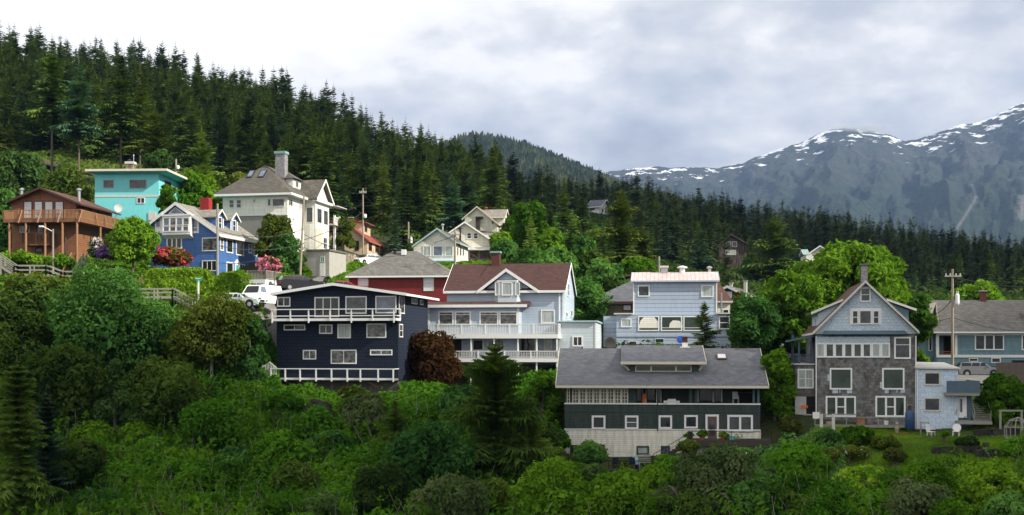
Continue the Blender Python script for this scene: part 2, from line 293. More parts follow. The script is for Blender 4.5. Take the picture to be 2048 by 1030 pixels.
# ------------------------------------------------------------------ ground: one sheet through measured points
GP = []
def gp(*a):
    for px, py, Y in a: GP.append(P(px, py, Y))
for px in (-900, -300, 300, 800, 1300, 1800, 2400, 3000): gp((px, 1130, 72))
gp((0,1060,86),(0,900,98),(0,725,117),(0,600,131),(0,560,139),(60,520,148),(0,470,165),(0,400,190),(0,318,225),(0,232,290),(0,150,350),(0,135,450))
gp((-700,900,98),(-700,600,140),(-500,420,220),(-500,210,350),(-500,150,480))
gp((250,545,139),(300,600,131),(420,590,130),(400,555,147),(250,500,160),(520,500,163),(300,385,200),(300,310,240),(300,250,290),(300,200,350),(300,190,450))
gp((450,612,123),(520,614,122),(595,584,132),(700,553,155),(735,534,172),(780,530,186),(800,540,182),(810,528,196),(850,515,200),(650,450,205),(650,385,250),(650,328,300),(650,270,350),(640,480,180))
gp((930,530,163),(960,470,205),(900,455,235),(900,395,290),(900,366,350),(1000,450,255),(1000,425,350))
gp((1100,530,175),(1100,440,300),(1200,430,400),(1200,400,550),(1300,425,550),(1400,455,520),(1500,462,520),(1640,478,500),(1800,508,480),(2048,548,460),(2400,570,450),(1190,430,345))
gp((1200,420,700),(1600,490,680),(2048,560,650),(2600,600,650),(0,330,700),(600,430,650),(-800,300,700),(900,430,450),(900,440,560),(1000,425,410),(1000,430,500),(1100,425,450),(1100,425,560),(750,380,500),(650,300,430))
gp((1250,590,160),(1500,580,240),(1500,640,160),(1800,610,220),(2048,618,220),(2600,640,220),(1500,520,350),(1800,560,340),(2048,585,330))
gp((540,800,111),(670,795,112),(800,800,112),(560,770,120),(620,790,116),(880,800,117),(1000,800,117),(1110,785,117),(880,775,125),(1000,770,127),(530,632,119),(480,640,119),(670,640,128),(800,640,136),(1130,750,120),(1170,705,127),(1000,660,132),(1350,705,127),(1350,690,136))
gp((1130,965,102),(1330,950,102),(1530,905,103),(1330,770,116),(1130,790,114),(1560,800,108),(1540,690,128))
gp((1600,862,103),(1830,868,103),(1930,870,101),(2048,850,103),(2300,850,103),(1700,790,114),(1800,905,95),(2048,905,94),(1900,890,97),(1880,765,119),(2048,755,124),(1955,753,125),(1850,750,130),(2048,730,136),(2300,720,136),(2000,1010,83),(2300,1000,85))
gp((250,950,97),(500,940,97),(500,830,108),(250,820,109),(300,720,118),(480,705,116),(180,640,129),(400,645,123),(750,950,95),(650,865,104),(1000,900,103),(900,835,109),(1000,1000,92),(1300,1030,91),(1600,960,95),(1500,1040,88),(750,1060,86),(500,1060,86),(250,1060,86),(1130,1040,92),(1750,1010,86),(1900,1050,80))
GP = np.array(GP)
def _rbf():
    X = GP[:, :2]/100; n = len(X); d = np.sqrt(((X[:, None]-X[None])**2).sum(-1))
    A = np.zeros((n+3, n+3)); A[:n, :n] = d + np.eye(n)*-.012; A[:n, n] = 1; A[:n, n+1:] = X; A[n, :n] = 1; A[n+1:, :n] = X.T
    return np.linalg.solve(A, np.concatenate([GP[:, 2], [0, 0, 0]]))
WT = _rbf()
def hts(x, y):
    x = np.asarray(x, float); y = np.asarray(y, float); s = x.shape; X = np.stack([x.ravel(), y.ravel()], 1)/100; out = np.empty(len(X))
    for i in range(0, len(X), 20000):
        q = X[i:i+20000]; d = np.sqrt(((q[:, None]-GP[None, :, :2]/100)**2).sum(-1)); out[i:i+20000] = d@WT[:len(GP)] + WT[len(GP)] + q@WT[len(GP)+1:]
    return out.reshape(s)
def ht(x, y): return float(hts(np.array([x]), np.array([y]))[0])

def grid(x, y, z):
    n, m = x.shape; V = np.stack([x, y, z], -1).reshape(-1, 3); i = np.arange(n*m).reshape(n, m)
    return V, np.stack([i[:-1, :-1], i[:-1, 1:], i[1:, 1:], i[1:, :-1]], -1).reshape(-1, 4)
def ground():
    ys = np.concatenate([np.arange(60, 215, 1.6), np.arange(215, 420, 4.5), np.arange(420, 760, 12)])
    us = np.linspace(-1.0, 1.0, 300)*.75
    yy, uu = np.meshgrid(ys, us, indexing='ij'); xx = uu*np.maximum(yy, 60); zz = hts(xx, yy)
    zz += fbm(xx*.12, yy*.12, 4, 3)*np.where(yy > 230, 1.6, .25)
    zz = np.where(yy < 72, zz-(72-yy)*.9, zz)
    t = NT('ground'); g = t.n('ShaderNodeNewGeometry').outputs['Position']; n = t.noise(g, .25, 6, .65); n2 = t.noise(g, 2.5, 5, .6)
    c = t.ramp(n, [(.35, (.022,.026,.010)), (.5, (.030,.050,.012)), (.65, (.055,.060,.022))]); c = t.mix(t.ramp(n2, [(.4, 0), (.8, .5)]), c, (.05,.04,.025)); t.bsdf(c, .95, t.bump(n2, .2))
    V, Fc = grid(xx, yy, zz); o = mesh_np('ground', V, Fc, t.m, smooth=True); tag(o, 'steep overgrown hillside the houses stand on', 'ground', kind='structure')
    # far land beyond the wooded ridges and the harbour in front
    m = MB(); m.box(-9000, 9000, 740, 12000, -40, -19); t = NT('far_land'); t.bsdf((.03,.05,.025), .95); o = m.build('far_ground', t.m); tag(o, 'valley floor behind the wooded ridge', 'ground', kind='structure')
    t = NT('water'); n = t.noise(t.co(), .25, 6, .6); x = t.bsdf((.02,.035,.04), .12, t.bump(n, .3)); m = MB(); m.add([(-3000,-3000,-20),(3000,-3000,-20),(3000,900,-20),(-3000,900,-20)], [(0,1,2,3)]); o = m.build('water', t.m); tag(o, 'grey harbour water below the slope', 'water', kind='structure')
ground()
# ------------------------------------------------------------------ house kit: local frame u along the front, v back, z up
class H:
    def __init__(s, name, label, C, xl, xr, Y, yb, xb=None, L=8, th=None, cat='house', sink=1.5):
        s.C = C; k = (C(xr)[0]-CX)/F; cx, cy = k*Y, Y; s.L = L
        if th is None:
            b = (C(xb)[0]-CX)/F; A = b*b+1; B = -2*(b*cx+cy); D = cx*cx+cy*cy-L*L; y = (-B+math.sqrt(max(0, B*B-4*A*D)))/(2*A); th = -math.atan2(b*y-cx, y-cy)
        else: th = R(th)
        s.th = th; s.ux, s.uy = math.cos(th), math.sin(th); s.vx, s.vy = -math.sin(th), math.cos(th)
        c = (C(xl)[0]-CX)/F; s.W = (cx-c*Y)/(s.ux-c*s.uy); s.Ox, s.Oy = cx-s.W*s.ux, cy-s.W*s.uy
        s.zb = (HZ-C(0, yb)[1])/F*Y; s.root = empty(name, (s.Ox, s.Oy, s.zb), th, label, cat); s.sink = -sink
    def uz(s, x, y, v=0):
        px, py = s.C(x, y); k = (px-CX)/F; U = (k*(s.Oy+v*s.vy)-s.Ox-v*s.vx)/(s.ux-k*s.uy); return U, (HZ-py)/F*(s.Oy+U*s.uy+v*s.vy)-s.zb
    def vz(s, x, y, u=None):
        if u is None: u = s.W
        px, py = s.C(x, y); k = (px-CX)/F; V = (k*(s.Oy+u*s.uy)-s.Ox-u*s.ux)/(s.vx-k*s.vy); return V, (HZ-py)/F*(s.Oy+u*s.uy+V*s.vy)-s.zb
    def u(s, x, v=0): return s.uz(x, 0, v)[0]
    def z(s, y, x=None, v=0): return s.uz(s.C3 if x is None else x, y, v)[1]
    def q(s, x, y, v=0): U, Z = s.uz(x, y, v); return (U, v, Z)
    def rect(s, pm, x0, y0, x1, y1):
        f = (lambda x, y: s.uz(x, y, pm[1])) if pm[0] in 'fb' else (lambda x, y: s.vz(x, y, pm[1]))
        a = f(x0, (y0+y1)/2)[0]; b = f(x1, (y0+y1)/2)[0]; zc = f((x0+x1)/2, y0)[1]; zd = f((x0+x1)/2, y1)[1]
        return min(a, b), max(a, b), zd, zc
    def world(s, u, v): return (s.Ox+u*s.ux+v*s.vx, s.Oy+u*s.uy+v*s.vy)
    def part(s, name, mb, mat, label=None, parent=None, **k):
        o = mb.build(name, mat, parent or s.root, **k)
        if label: o['label'] = label
        return o
    def win(s, x0, y0, x1, y1, pm=('f', 0), nx=1, ny=1, pane='glass_dark', mat='white', fw=.1, split=None, name='window', raw=None, mw=.05):
        a, b, c, d = raw or s.rect(pm, x0, y0, x1, y1); f = MB(); e = min(fw, (b-a)*.25, (d-c)*.25)
        f.pb(pm, a, b, d-e, d, 0, .06); f.pb(pm, a, b, c, c+e, 0, .075); f.pb(pm, a, a+e, c+e, d-e, 0, .06); f.pb(pm, b-e, b, c+e, d-e, 0, .06)
        for i in range(1, nx): t = a+e+(b-a-2*e)*i/nx; f.pb(pm, t-mw/2-.01, t+mw/2+.01, c+e, d-e, .0, .045)
        for i in range(1, ny): t = c+e+(d-c-2*e)*i/ny; f.pb(pm, a+e, b-e, t-mw/2, t+mw/2, .0, .04)
        for t in split or (): t = c+e+(d-c-2*e)*t; f.pb(pm, a+e, b-e, t-mw/2, t+mw/2, .0, .04)
        w = s.part(name, f, mat)
        g = MB(); g.pb(pm, a+e*.9, b-e*.9, c+e*.9, d-e*.9, .004, .022); s.part('pane', g, pane, parent=w); return w
    def body(s, poly, v0, v1, mat, name='wall', label=None):
        m = MB(); m.prism([(a, v0, b) for a, b in poly], (0, v1-v0, 0)); return s.part(name, m, mat, label)
    def block(s, u0, u1, v0, v1, z0, z1, mat, name='wall', label=None, bevel=0, parent=None):
        m = MB(); m.box(u0, u1, v0, v1, z0, z1); return s.part(name, m, mat, label, parent=parent, bevel=bevel)
    def gable_v(s, l, a, r, v0, v1, mat, t=.16, trim='white', tw=.22, back=False):
        m = MB(); m.prism([(l[0], v0, l[1]), (a[0], v0, a[1]), (a[0], v0, a[1]-t), (l[0], v0, l[1]-t)], (0, v1-v0, 0))
        m.prism([(a[0]+.002, v0, a[1]), (r[0], v0, r[1]), (r[0], v0, r[1]-t), (a[0]+.002, v0, a[1]-t)], (0, v1-v0, 0)); o = s.part('roof', m, mat)
        f = MB()
        for p, q in ((l, a), (a, r)):
            f.prism([(p[0], v0-.05, p[1]+.03), (q[0], v0-.05, q[1]+.03), (q[0], v0-.05, q[1]-tw), (p[0], v0-.05, p[1]-tw)], (0, .048, 0))
        for p, sg in ((l, -1), (r, 1)): f.box(min(p[0], p[0]+sg*.05)-.001, max(p[0], p[0]+sg*.05), v0, v1, p[1]-tw, p[1]-.02)
        s.part('fascia', f, trim, parent=o); return o
    def gable_u(s, u0, u1, f, r, b, mat, t=.16, trim='white', tw=.22, ends=True):
        "ridge parallel to the front; f, r, b = (v, z) of front eave, ridge and back eave"
        m = MB(); d = (u1-u0, 0, 0)
        m.prism([(u0, f[0], f[1]), (u0, r[0], r[1]), (u0, r[0], r[1]-t), (u0, f[0], f[1]-t)], d)
        if b: m.prism([(u0, r[0]+.002, r[1]), (u0, b[0], b[1]), (u0, b[0], b[1]-t), (u0, r[0]+.002, r[1]-t)], d)
        o = s.part('roof', m, mat); g = MB(); g.box(u0, u1, f[0]-.06, f[0]-.002, f[1]-tw, f[1]-.015)
        if ends:
            for uu in (u0-.05, u1+.002):
                for p, q in ((f, r), (r, b)) if b else ((f, r),): g.prism([(uu, p[0], p[1]+.03), (uu, q[0], q[1]+.03), (uu, q[0], q[1]-tw), (uu, p[0], p[1]-tw)], (.048, 0, 0))
        s.part('fascia', g, trim, parent=o); return o
    def hip(s, u0, u1, v0, v1, z0, z1, ra, rb, mat, trim='white', tw=.2):
        "hip roof; ra, rb = ridge ends (u, v)"
        m = MB(); vs = [(u0,v0,z0),(u1,v0,z0),(u1,v1,z0),(u0,v1,z0),(ra[0],ra[1],z1),(rb[0],rb[1],z1)]
        if abs(ra[0]-rb[0]) >= abs(ra[1]-rb[1]): fs = [(0,1,5,4),(1,2,5),(2,3,4,5),(3,0,4)]
        else: fs = [(0,1,4),(1,2,5,4),(2,3,5),(3,0,4,5)]
        m.add(vs, fs); o = s.part('roof', m, mat); g = MB(); g.box(u0+.01, u1-.01, v0+.01, v1-.01, z0-tw, z0-.004); s.part('eaves', g, trim, parent=o); return o
    def rail(s, pts, hgt, mat='white', bal=.14, post=1.8, pw=.1, r=.035, low=.1, mid=None, name='railing', th=.02, parent=None):
        "pts: (u, v, zfloor) corner points"
        m = MB()
        for (a, b) in zip(pts, pts[1:]):
            A = Vector(a); B = Vector(b); n = max(1, round((B-A).length/post)); up = Vector((0,0,hgt))
            m.beam(A+up, B+up, r*2.4, r*2)
            if low is not None: m.beam(A+Vector((0,0,low)), B+Vector((0,0,low)), r*1.6, r*2)
            if mid is not None: m.beam(A+Vector((0,0,mid)), B+Vector((0,0,mid)), r*1.6, r*2)
            for i in range(n+1):
                p = A.lerp(B, i/n); m.box(p.x-pw/2, p.x+pw/2, p.y-pw/2, p.y+pw/2, p.z-.02, p.z+hgt+.05)
            if bal:
                k = max(1, int((B-A).length/bal))
                for i in range(1, k): p = A.lerp(B, i/k); m.box(p.x-th, p.x+th, p.y-th, p.y+th, p.z+low, p.z+hgt)
        return s.part(name, m, mat, parent=parent)
    def chimney(s, c, w, d, z0, z1, mat, cap=None, capm='concrete', name='chimney', lip=.1):
        m = MB(); m.box(c[0]-w/2, c[0]+w/2, c[1]-d/2, c[1]+d/2, z0, z1); o = s.part(name, m, mat)
        g = MB(); g.box(c[0]-w/2-lip, c[0]+w/2+lip, c[1]-d/2-lip, c[1]+d/2+lip, z1+.002, z1+(cap or .12)); s.part('cap', g, capm, parent=o); return o
    def pipe(s, c, r, z0, z1, mat='grey_metal', name='vent_pipe'):
        m = MB(); m.lathe(c+(0,), [(r, z0), (r, z1-.25), (r*1.9, z1-.24), (r*1.9, z1-.12), (r*.6, z1)], 10); return s.part(name, m, mat, smooth=False)

# ================================================================== A  dark blue house
def house_A():
    h = H('shingled_house', 'dark navy shingled house with a white railed balcony and flat gable roof', C3, 185, 1228, 113, 940, xb=1484, L=10.5)
    W, L = h.W, h.L; zt = lambda x, y, v=0: h.uz(x, y, v)[1]
    ov = .75; ap = h.uz(668, 112, -ov); le = h.uz(135, 197, -ov); sl_ = (ap[1]-le[1])/(ap[0]-le[0]); ur = W+1.0; re = (ur, ap[1]-sl_*(ur-ap[0])*1.0)
    t = .2; f = lambda uu: ap[1]-sl_*abs(uu-ap[0])-t
    h.body([(0, h.sink*.1), (W, h.sink*.1), (W, f(W)), (ap[0], f(ap[0])), (0, f(0))], 0, L, 'navy_shingle')
    h.gable_v(le, ap, re, -ov, L+.5, 'roof_slate', t=.16, tw=.22)
    for a in ((192,232,305,315,2,'glass_dark'), (778,225,960,375,1,'glass_grey'), (1035,222,1215,372,1,'glass_sky_tint'), (248,468,433,518,2,'glass_dark'), (553,467,666,548,2,'glass_dark'), (709,463,824,586,1,'glass_curtain'), (958,460,1127,583,1,'glass_swirl'), (412,686,527,768,2,'glass_swirl'), (652,684,873,806,2,'glass_swirl'), (989,683,1180,732,2,'glass_swirl')):
        h.win(*a[:4], nx=a[4], pane=a[5])
    h.win(512,232,725,404, nx=3, pane='glass_dark', name='sliding_door')
    for a in ((1234,228,1280,375,1,1,'glass_dark'), (1340,245,1392,293,2,1,'glass_swirl'), (1412,255,1440,300,1,1,'glass_swirl'), (1236,463,1266,578,1,2,'glass_dark')): h.win(*a[:4], pm=('r', W), nx=a[4], ny=a[5], pane=a[6])
    # balcony
    v = -1.3; z0 = h.uz(600, 437, v)[1]; z1 = h.uz(600, 415, v)[1]; zt_ = h.uz(600, 338, v)[1]; ul = h.u(145, v); ur = h.u(1212, v); vr = -.02
    b = h.block(ul, ur, v, -.004, z0+.04, z1-.04, 'wood_grey', 'balcony'); m = MB(); m.box(ul-.03, ur+.03, v-.06, v-.002, z0, z1); m.box(ur+.002, ur+.05, v, -.01, z0, z1); h.part('fascia', m, 'white', parent=b)
    m = MB(); H_ = zt_-z1
    for x in (150, 307, 463, 647, 830, 1012, 1195): uu = h.u(x, v); m.box(uu-.06, uu+.06, v-.13, v-.062, z0-.18 if x in (150,463,830,1195) else z0, zt_-.03)
    m.box(ur-.04, ur+.08, -.14, -.02, z0, zt_-.03)
    m.box(ul-.1, ur+.1, v-.16, v-.03, zt_-.03, zt_+.05); m.box(ul, ur, v-.11, v-.08, z1+.18, z1+.27); m.box(ur+.0, ur+.1, v-.03, -.01, zt_-.03, zt_+.05); m.box(ur+.02, ur+.06, v, -.01, z1+.18, z1+.27); m.box(ul-.1, ul, v-.03, -.01, zt_-.03, zt_+.05)
    h.part('railing', m, 'white', parent=b)
    # lower walkway
    v = -1.5; z1 = h.uz(600, 928, v)[1]; zt_ = h.uz(600, 848, v)[1]; ul = h.u(138, v); ur = h.u(1192, v)
    d = h.block(ul, ur, v, -.004, z1-.2, z1-.03, 'wood_grey', 'walkway')
    m = MB(); m.box(ul-.05, ur+.05, v-.05, v-.002, z1-.16, z1+.02); m.box(ul-.05, ur+.05, v-.12, v-.002, zt_-.05, zt_+.04); m.box(ur, ur+.06, v, -.01, zt_-.05, zt_+.04)
    for x in (138,263,390,527,660,795,908,1060,1190): uu = h.u(x, v); m.box(uu-.06, uu+.06, v-.16, v-.052, z1-.3, zt_-.05)
    h.part('railing', m, 'white', parent=d)
    # stair flight with pickets at its left end
    a = h.uz(52, 790, v); bq = h.uz(125, 790, v); c = h.uz(183, 838, v); zf = h.uz(100, 900, v)[1]; m = MB()
    m.box(a[0], bq[0], v-.05, v+.02, a[1]-.05, a[1]+.03); m.beam((bq[0], v, bq[1]), (c[0], v, c[1]), .06, .08)
    for i in range(11): uu = a[0]+(c[0]-a[0])*i/10; zz = a[1] if uu < bq[0] else bq[1]+(c[1]-bq[1])*(uu-bq[0])/(c[0]-bq[0]); m.box(uu-.025, uu+.025, v-.04, v+.01, zf, zz)
    for i in range(8): yy = v+1.4*i/8; m.box(a[0]-.02, a[0]+.03, yy, yy+.05, zf, a[1])
    h.part('railing', m, 'white', parent=d); m = MB(); m.box(a[0], ul, v, 0, zf-.25, zf-.02); h.part('landing', m, 'wood_dark', parent=d)
    # posts, braces, foundation below
    m = MB(); m.box(.4, W-.1, .25, L, h.sink-2.5, h.sink*.1-.004); h.part('foundation', m, 'concrete_dark')
    for x in (60, 130, 263, 390, 527, 660, 795, 908): uu = h.u(x, v); m = MB(); m.box(uu-.06, uu+.06, v+.1, v+.22, z1-3.2, z1-.2); h.part('post', m, 'wood_dark')
    for x0, y0, x1, y1 in ((280,965,440,1028), (390,960,560,1025), (960,955,1060,1010), (560,1000,420,1040), (200,960,330,1020)):
        m = MB(); a = h.q(x0, y0, v+.3); bb = h.q(x1, y1, v+.3); m.beam(a, bb, .07, .07); h.part('brace', m, 'door_brown')
    m = MB(); uu = h.u(203); m.box(uu-.12, uu+.12, -.02, .22, h.sink*1.5, h.sink*.1-.01); h.part('pier', m, 'white')
    h.pipe((h.u(607, 1), 1), .1, zt(600, 110, 1)-.5, h.uz(607, 78, 1)[1], 'black_metal')
    m = MB(); a = h.uz(540, 360, -.6); m.box(a[0]-.15, a[0]+.15, -.8, -.5, z1*0+h.uz(540, 402, -.6)[1], a[1]); 
    return h
HA = house_A()

# ================================================================== B  light blue house in the middle
def house_B():
    h = H('clapboard_house', 'light blue house with brown roof, white gable dormer and two long white decks', C4, 612, 1283, 125, 930, xb=1340, L=9)
    W, L = h.W, h.L; q = h.uz
    ze = q(1000, 517, -.4)[1]; vr = L/2; zr = q(1000, 364, vr)[1]; u0 = q(592, 517, -.4)[0]; u1 = q(1291, 517, -.4)[0]
    def body(uu0, uu1): m = MB(); m.prism([(uu0, 0, -.2), (uu0, 0, ze-.25), (uu0, vr, zr-.26), (uu0, L, ze-.25), (uu0, L, -.2)], (uu1-uu0, 0, 0)); return m
    h.part('wall', body(0, W), 'lightblue')
    ro = h.gable_u(u0, u1, (-.4, ze), (vr, zr), (L+.4, ze), 'roof_brown', tw=.26)
    # wall dormer with its own gable
    g0 = q(785, 520, -.45); ga = q(950, 393, -.45); g1 = q(1135, 515, -.45); dv = vr*.85
    m = MB(); m.prism([(g0[0]+.5, -.03, ze-.5), (g1[0]-.5, -.03, ze-.5), (g1[0]-.5, -.03, ze-.1), (ga[0], -.03, ga[1]-.3), (g0[0]+.5, -.03, ze-.1)], (0, dv, 0)); h.part('dormer', m, 'lightblue')
    h.gable_v((g0[0], g0[1]-.0), (ga[0], ga[1]), (g1[0], g1[1]), -.5, dv, 'roof_brown', tw=.3)
    # bay window
    a = q(885, 468, -.6); b = q(1030, 585, -.6); m = MB(); m.prism([(a[0]-.15, -.02, b[1]), (a[0]+.35, -.6, b[1]), (b[0]-.35, -.6, b[1]), (b[0]+.15, -.02, b[1])], (0, 0, a[1]-b[1])); bay = h.part('bay', m, 'lightblue_pale')
    m = MB(); m.prism([(a[0]-.22, -.02, a[1]), (a[0]+.3, -.68, a[1]), (b[0]-.3, -.68, a[1]), (b[0]+.22, -.02, a[1])], (0, 0, .12)); h.part('cornice', m, 'white', parent=bay)
    h.win(926,470,987,547, pm=('f', -.6), pane='glass_curtain')
    for x0, x1 in ((887, 912), (1003, 1029)): h.win(x0,472,x1,546, pm=('f', -.42 if 0 else -.6), pane='glass_curtain', fw=.07)
    # front wing with shallow roof
    v = -2.0; wl = q(503, 600, v)[0]; wr = q(1022, 600, v)[0]; zt = q(760, 606, v-.3)[1]; zfl = q(760, 720, v)[1]
    h.block(wl, wr, v, -.004, zfl-3.0, zt-.02, 'lightblue')
    m = MB(); l = q(472, 600, v-.4)[0]; r = q(1068, 600, v-.4)[0]; zz = q(760, 600, v-.4)[1]; zb_ = q(760, 588, 0)[1]
    m.prism([(l, v-.4, zz), (l, 0-.003, zb_+.12), (l, -.003, zz-.1), (l, v-.4, zz-.1)], (r-l, 0, 0)); wroof = h.part('roof', m, 'roof_brown', 'shallow brown roof over the front wing'); m = MB(); m.box(l-.03, r+.03, v-.46, v-.402, zz-.25, zz+.03); h.part('fascia', m, 'white', parent=wroof)
    for x in (508, 1020): uu = q(x, 650, v)[0]; h.block(uu-.1, uu+.1, v-.05, v-.003, zfl, zt-.15, 'white', 'corner_board')
    for x0, x1, p in ((563,650,'glass_swirl'), (657,750,'glass_swirl'), (798,907,'glass_swirl'), (911,1017,'glass_swirl')): h.win(x0,636,x1,716, pm=('f', v), pane=p, split=(.82,), fw=.14)
    h.win(1150,628,1230,706, pane='glass_curtain', fw=.12)
    # decks
    for k, (v2, xl, xm, xr, yt, yf, yb) in enumerate(((-3.6, 425, 1015, 1247, 703, 768, 792), (-3.6, 640, 1015, 1247, 858, 905, 927))):
        zf = q(900, yf, v2)[1]; zb_ = q(900, yb, v2)[1]; zt_ = q(900, yt+7, v2)[1]; a = q(xl, 700, v2)[0]; c = q(xr-2, 700, v2)[0]
        d = h.block(a, c, v2, -.01 if k else v-.01, zb_+.05, zf-.03, 'wood_grey', 'deck'); m = MB(); m.box(a-.03, c+.03, v2-.06, v2-.003, zb_, zf); m.box(c+.003, c+.06, v2, -.02, zb_, zf)
        h.part('fascia', m, 'white', parent=d)
        if k == 0: m = MB(); m.box(wr+.01, c, v+.0, -.01, zb_+.05, zf-.03); h.part('deck', m, 'wood_grey')
        h.rail([(a, -1.5 if k else -.5, zf), (a, v2, zf), (c, v2, zf), (c, -.4, zf)], zt_-zf, bal=.16, post=2.4, parent=d, pw=.12, th=.022)
    zg = q(900, 1010, -3.6)[1]; zu = q(900, 792, -3.6)[1]
    for x in (750, 882, 1018, 1125, 1241): uu = q(x, 800, -3.55)[0]; h.block(uu-.07, uu+.07, -3.54, -3.4, zg-1.5, zu-.01, 'white', 'post')
    # ground floor under the upper deck
    zl = q(900, 905, -.02)[1]
    for a in ((640,795,700,905,'dark','old_white'), (760,800,820,860,'glass_dark','white'), (845,795,940,860,'glass_swirl','white'), (1030,782,1118,880,'glass_dark','white'), (1168,790,1212,860,'glass_curtain','white')): h.win(*a[:4], pm=('f', v if a[0] < 1000 else 0), pane=a[4], mat=a[5], fw=.06)
    m = MB(); m.box(0, W, .1, L, -6, -.21); h.part('foundation', m, 'concrete_dark')
    # gable side
    for a in ((1300,478,1312,552,1,2), (1290,640,1303,672,1,1), (1318,632,1330,668,1,1)): h.win(*a[:4], pm=('r', W), ny=a[5], pane='glass_curtain', fw=.07)
    m = MB(); uu = q(1256, 600)[0]; m.tube((uu, -.08, ze-.2), (uu, -.08, zfl-1.5), .05); h.part('downspout', m, 'white')
    m = MB(); m.box(W-.18, W+.03, -.04, -.003, 0, ze-.3); h.part('corner_board', m, 'white')
    c = q(892, 340, vr); h.chimney((c[0], vr), .9, .8, zr-.6, q(892, 305, vr)[1], 'brick', capm='copper_green', cap=.2)
    c = q(875, 300, vr)
    # annex on the right
    a0 = q(1250, 800, -1.2)[0]; a1 = q(1465, 800, -1.2)[0]; zt = q(1360, 698, -1.2)[1]; m = MB(); m.box(a0, a1, -1.2, 5, -.5, zt); an = h.part('annex', m, 'lightblue_pale')
    m = MB(); m.prism([(a0-.1, -1.4, zt+.003), (a1+.15, -1.4, zt+.003), (a1+.15, 5.1, zt-.1), (a0-.1, 5.1, zt+.25)], (0, 0, .14)); h.part('roof', m, 'sky_plastic', parent=an)
    h.win(1330,778,1390,838, pm=('f', -1.2), nx=2, fw=.13)
    m = MB(); m.box(a1-.12, a1+.03, -1.24, -1.203, -.5, zt-.02); h.part('corner_board', m, 'white', parent=an)
    return h
HB = house_B()

# ================================================================== C  red house with hip roof
def house_C():
    h = H('red_house', 'red house with grey hipped roof half hidden behind the dark blue house', C4, 50, 640, 139, 640, th=-6, L=9)
    W, L = h.W, h.L; q = h.uz; ze = q(330, 432, -.5)[1]
    h.block(0, W, 0, L, -1, ze-.05, 'red_siding'); a = q(28, 430, -.5)[0]
    zr = q(370, 293, L/2)[1]; ra = q(300, 293, L/2)[0]; rb = q(440, 293, L/2)[0]; b = W+.6
    h.hip(a, b, -.5, L+.5, ze, zr, (ra, L/2), (rb, L/2), 'roof_grey')
    h.win(103,437,163,493, pane='glass_blind', mat='old_white', fw=.08); h.win(478,433,537,521, pane='glass_blind', mat='old_white', fw=.08, ny=2)
    h.pipe((q(320, 300, L/2)[0], L/2-.5), .17, zr-.8, q(320, 278, L/2)[1], 'black_metal'); u = q(363, 300, L/2-1)[0]; h.block(u-.25, u+.25, L/2-1, L/2-.5, zr-.5, zr+.12, 'white', 'vent_box')
    return h
house_C()

# ================================================================== gable front type used by several hillside houses
def cream_D():
    h = H('cream_cottage', 'pale cream cottage with a blue-grey gable edge behind the red house', C4, 422, 652, 165, 385, xb=733, L=9)
    W, L = h.W, h.L; q = h.uz; ap = q(555, 160, -.4); le = q(413, 262, -.4); k = (ap[1]-le[1])/(ap[0]-le[0]); re = (W+.45, ap[1]-k*(W+.45-ap[0])); f = lambda u: ap[1]-k*abs(u-ap[0])-.2
    h.body([(0, -2), (W, -2), (W, f(W)), (ap[0], f(ap[0])), (0, f(0))], 0, L, 'cream_pale'); h.gable_v(le, ap, re, -.4, L+.4, 'roof_mossy', trim='sky_plastic')
    for x0, x1, p in ((475,520,'glass_curtain'), (532,588,'glass_sky_tint'), (601,647,'glass_curtain')): h.win(x0,262,x1,322, pane=p, nx=2 if x0 == 475 else 1)
    u0, u1, z0, z1 = h.rect(('f', 0), 549, 178, 565, 192); h.block(u0, u1, -.05, -.003, z0, z1, 'sky_plastic', 'gable_vent')
    for x0, x1 in ((668,676), (684,693), (700,708)): h.win(x0,268,x1,320, pm=('r', W), pane='glass_dark', fw=.06)
    a = q(508, 345, -.8); b = q(652, 345, -.8); m = MB(); m.prism([(a[0], -.8, a[1]-.15), (b[0], -.8, b[1]-.15), (b[0], -.01, b[1]+.15), (a[0], -.01, a[1]+.15)], (0, 0, .12)); h.part('porch_roof', m, 'sky_plastic')
    h.pipe((q(588, 180, 3)[0], 3), .12, ap[1]-1.2, q(588, 135, 3)[1]); c = q(688, 200, 6); h.pipe((c[0], 6), .14, f(c[0])-.3, q(688, 155, 6)[1], 'black_metal')
    return h
cream_D()
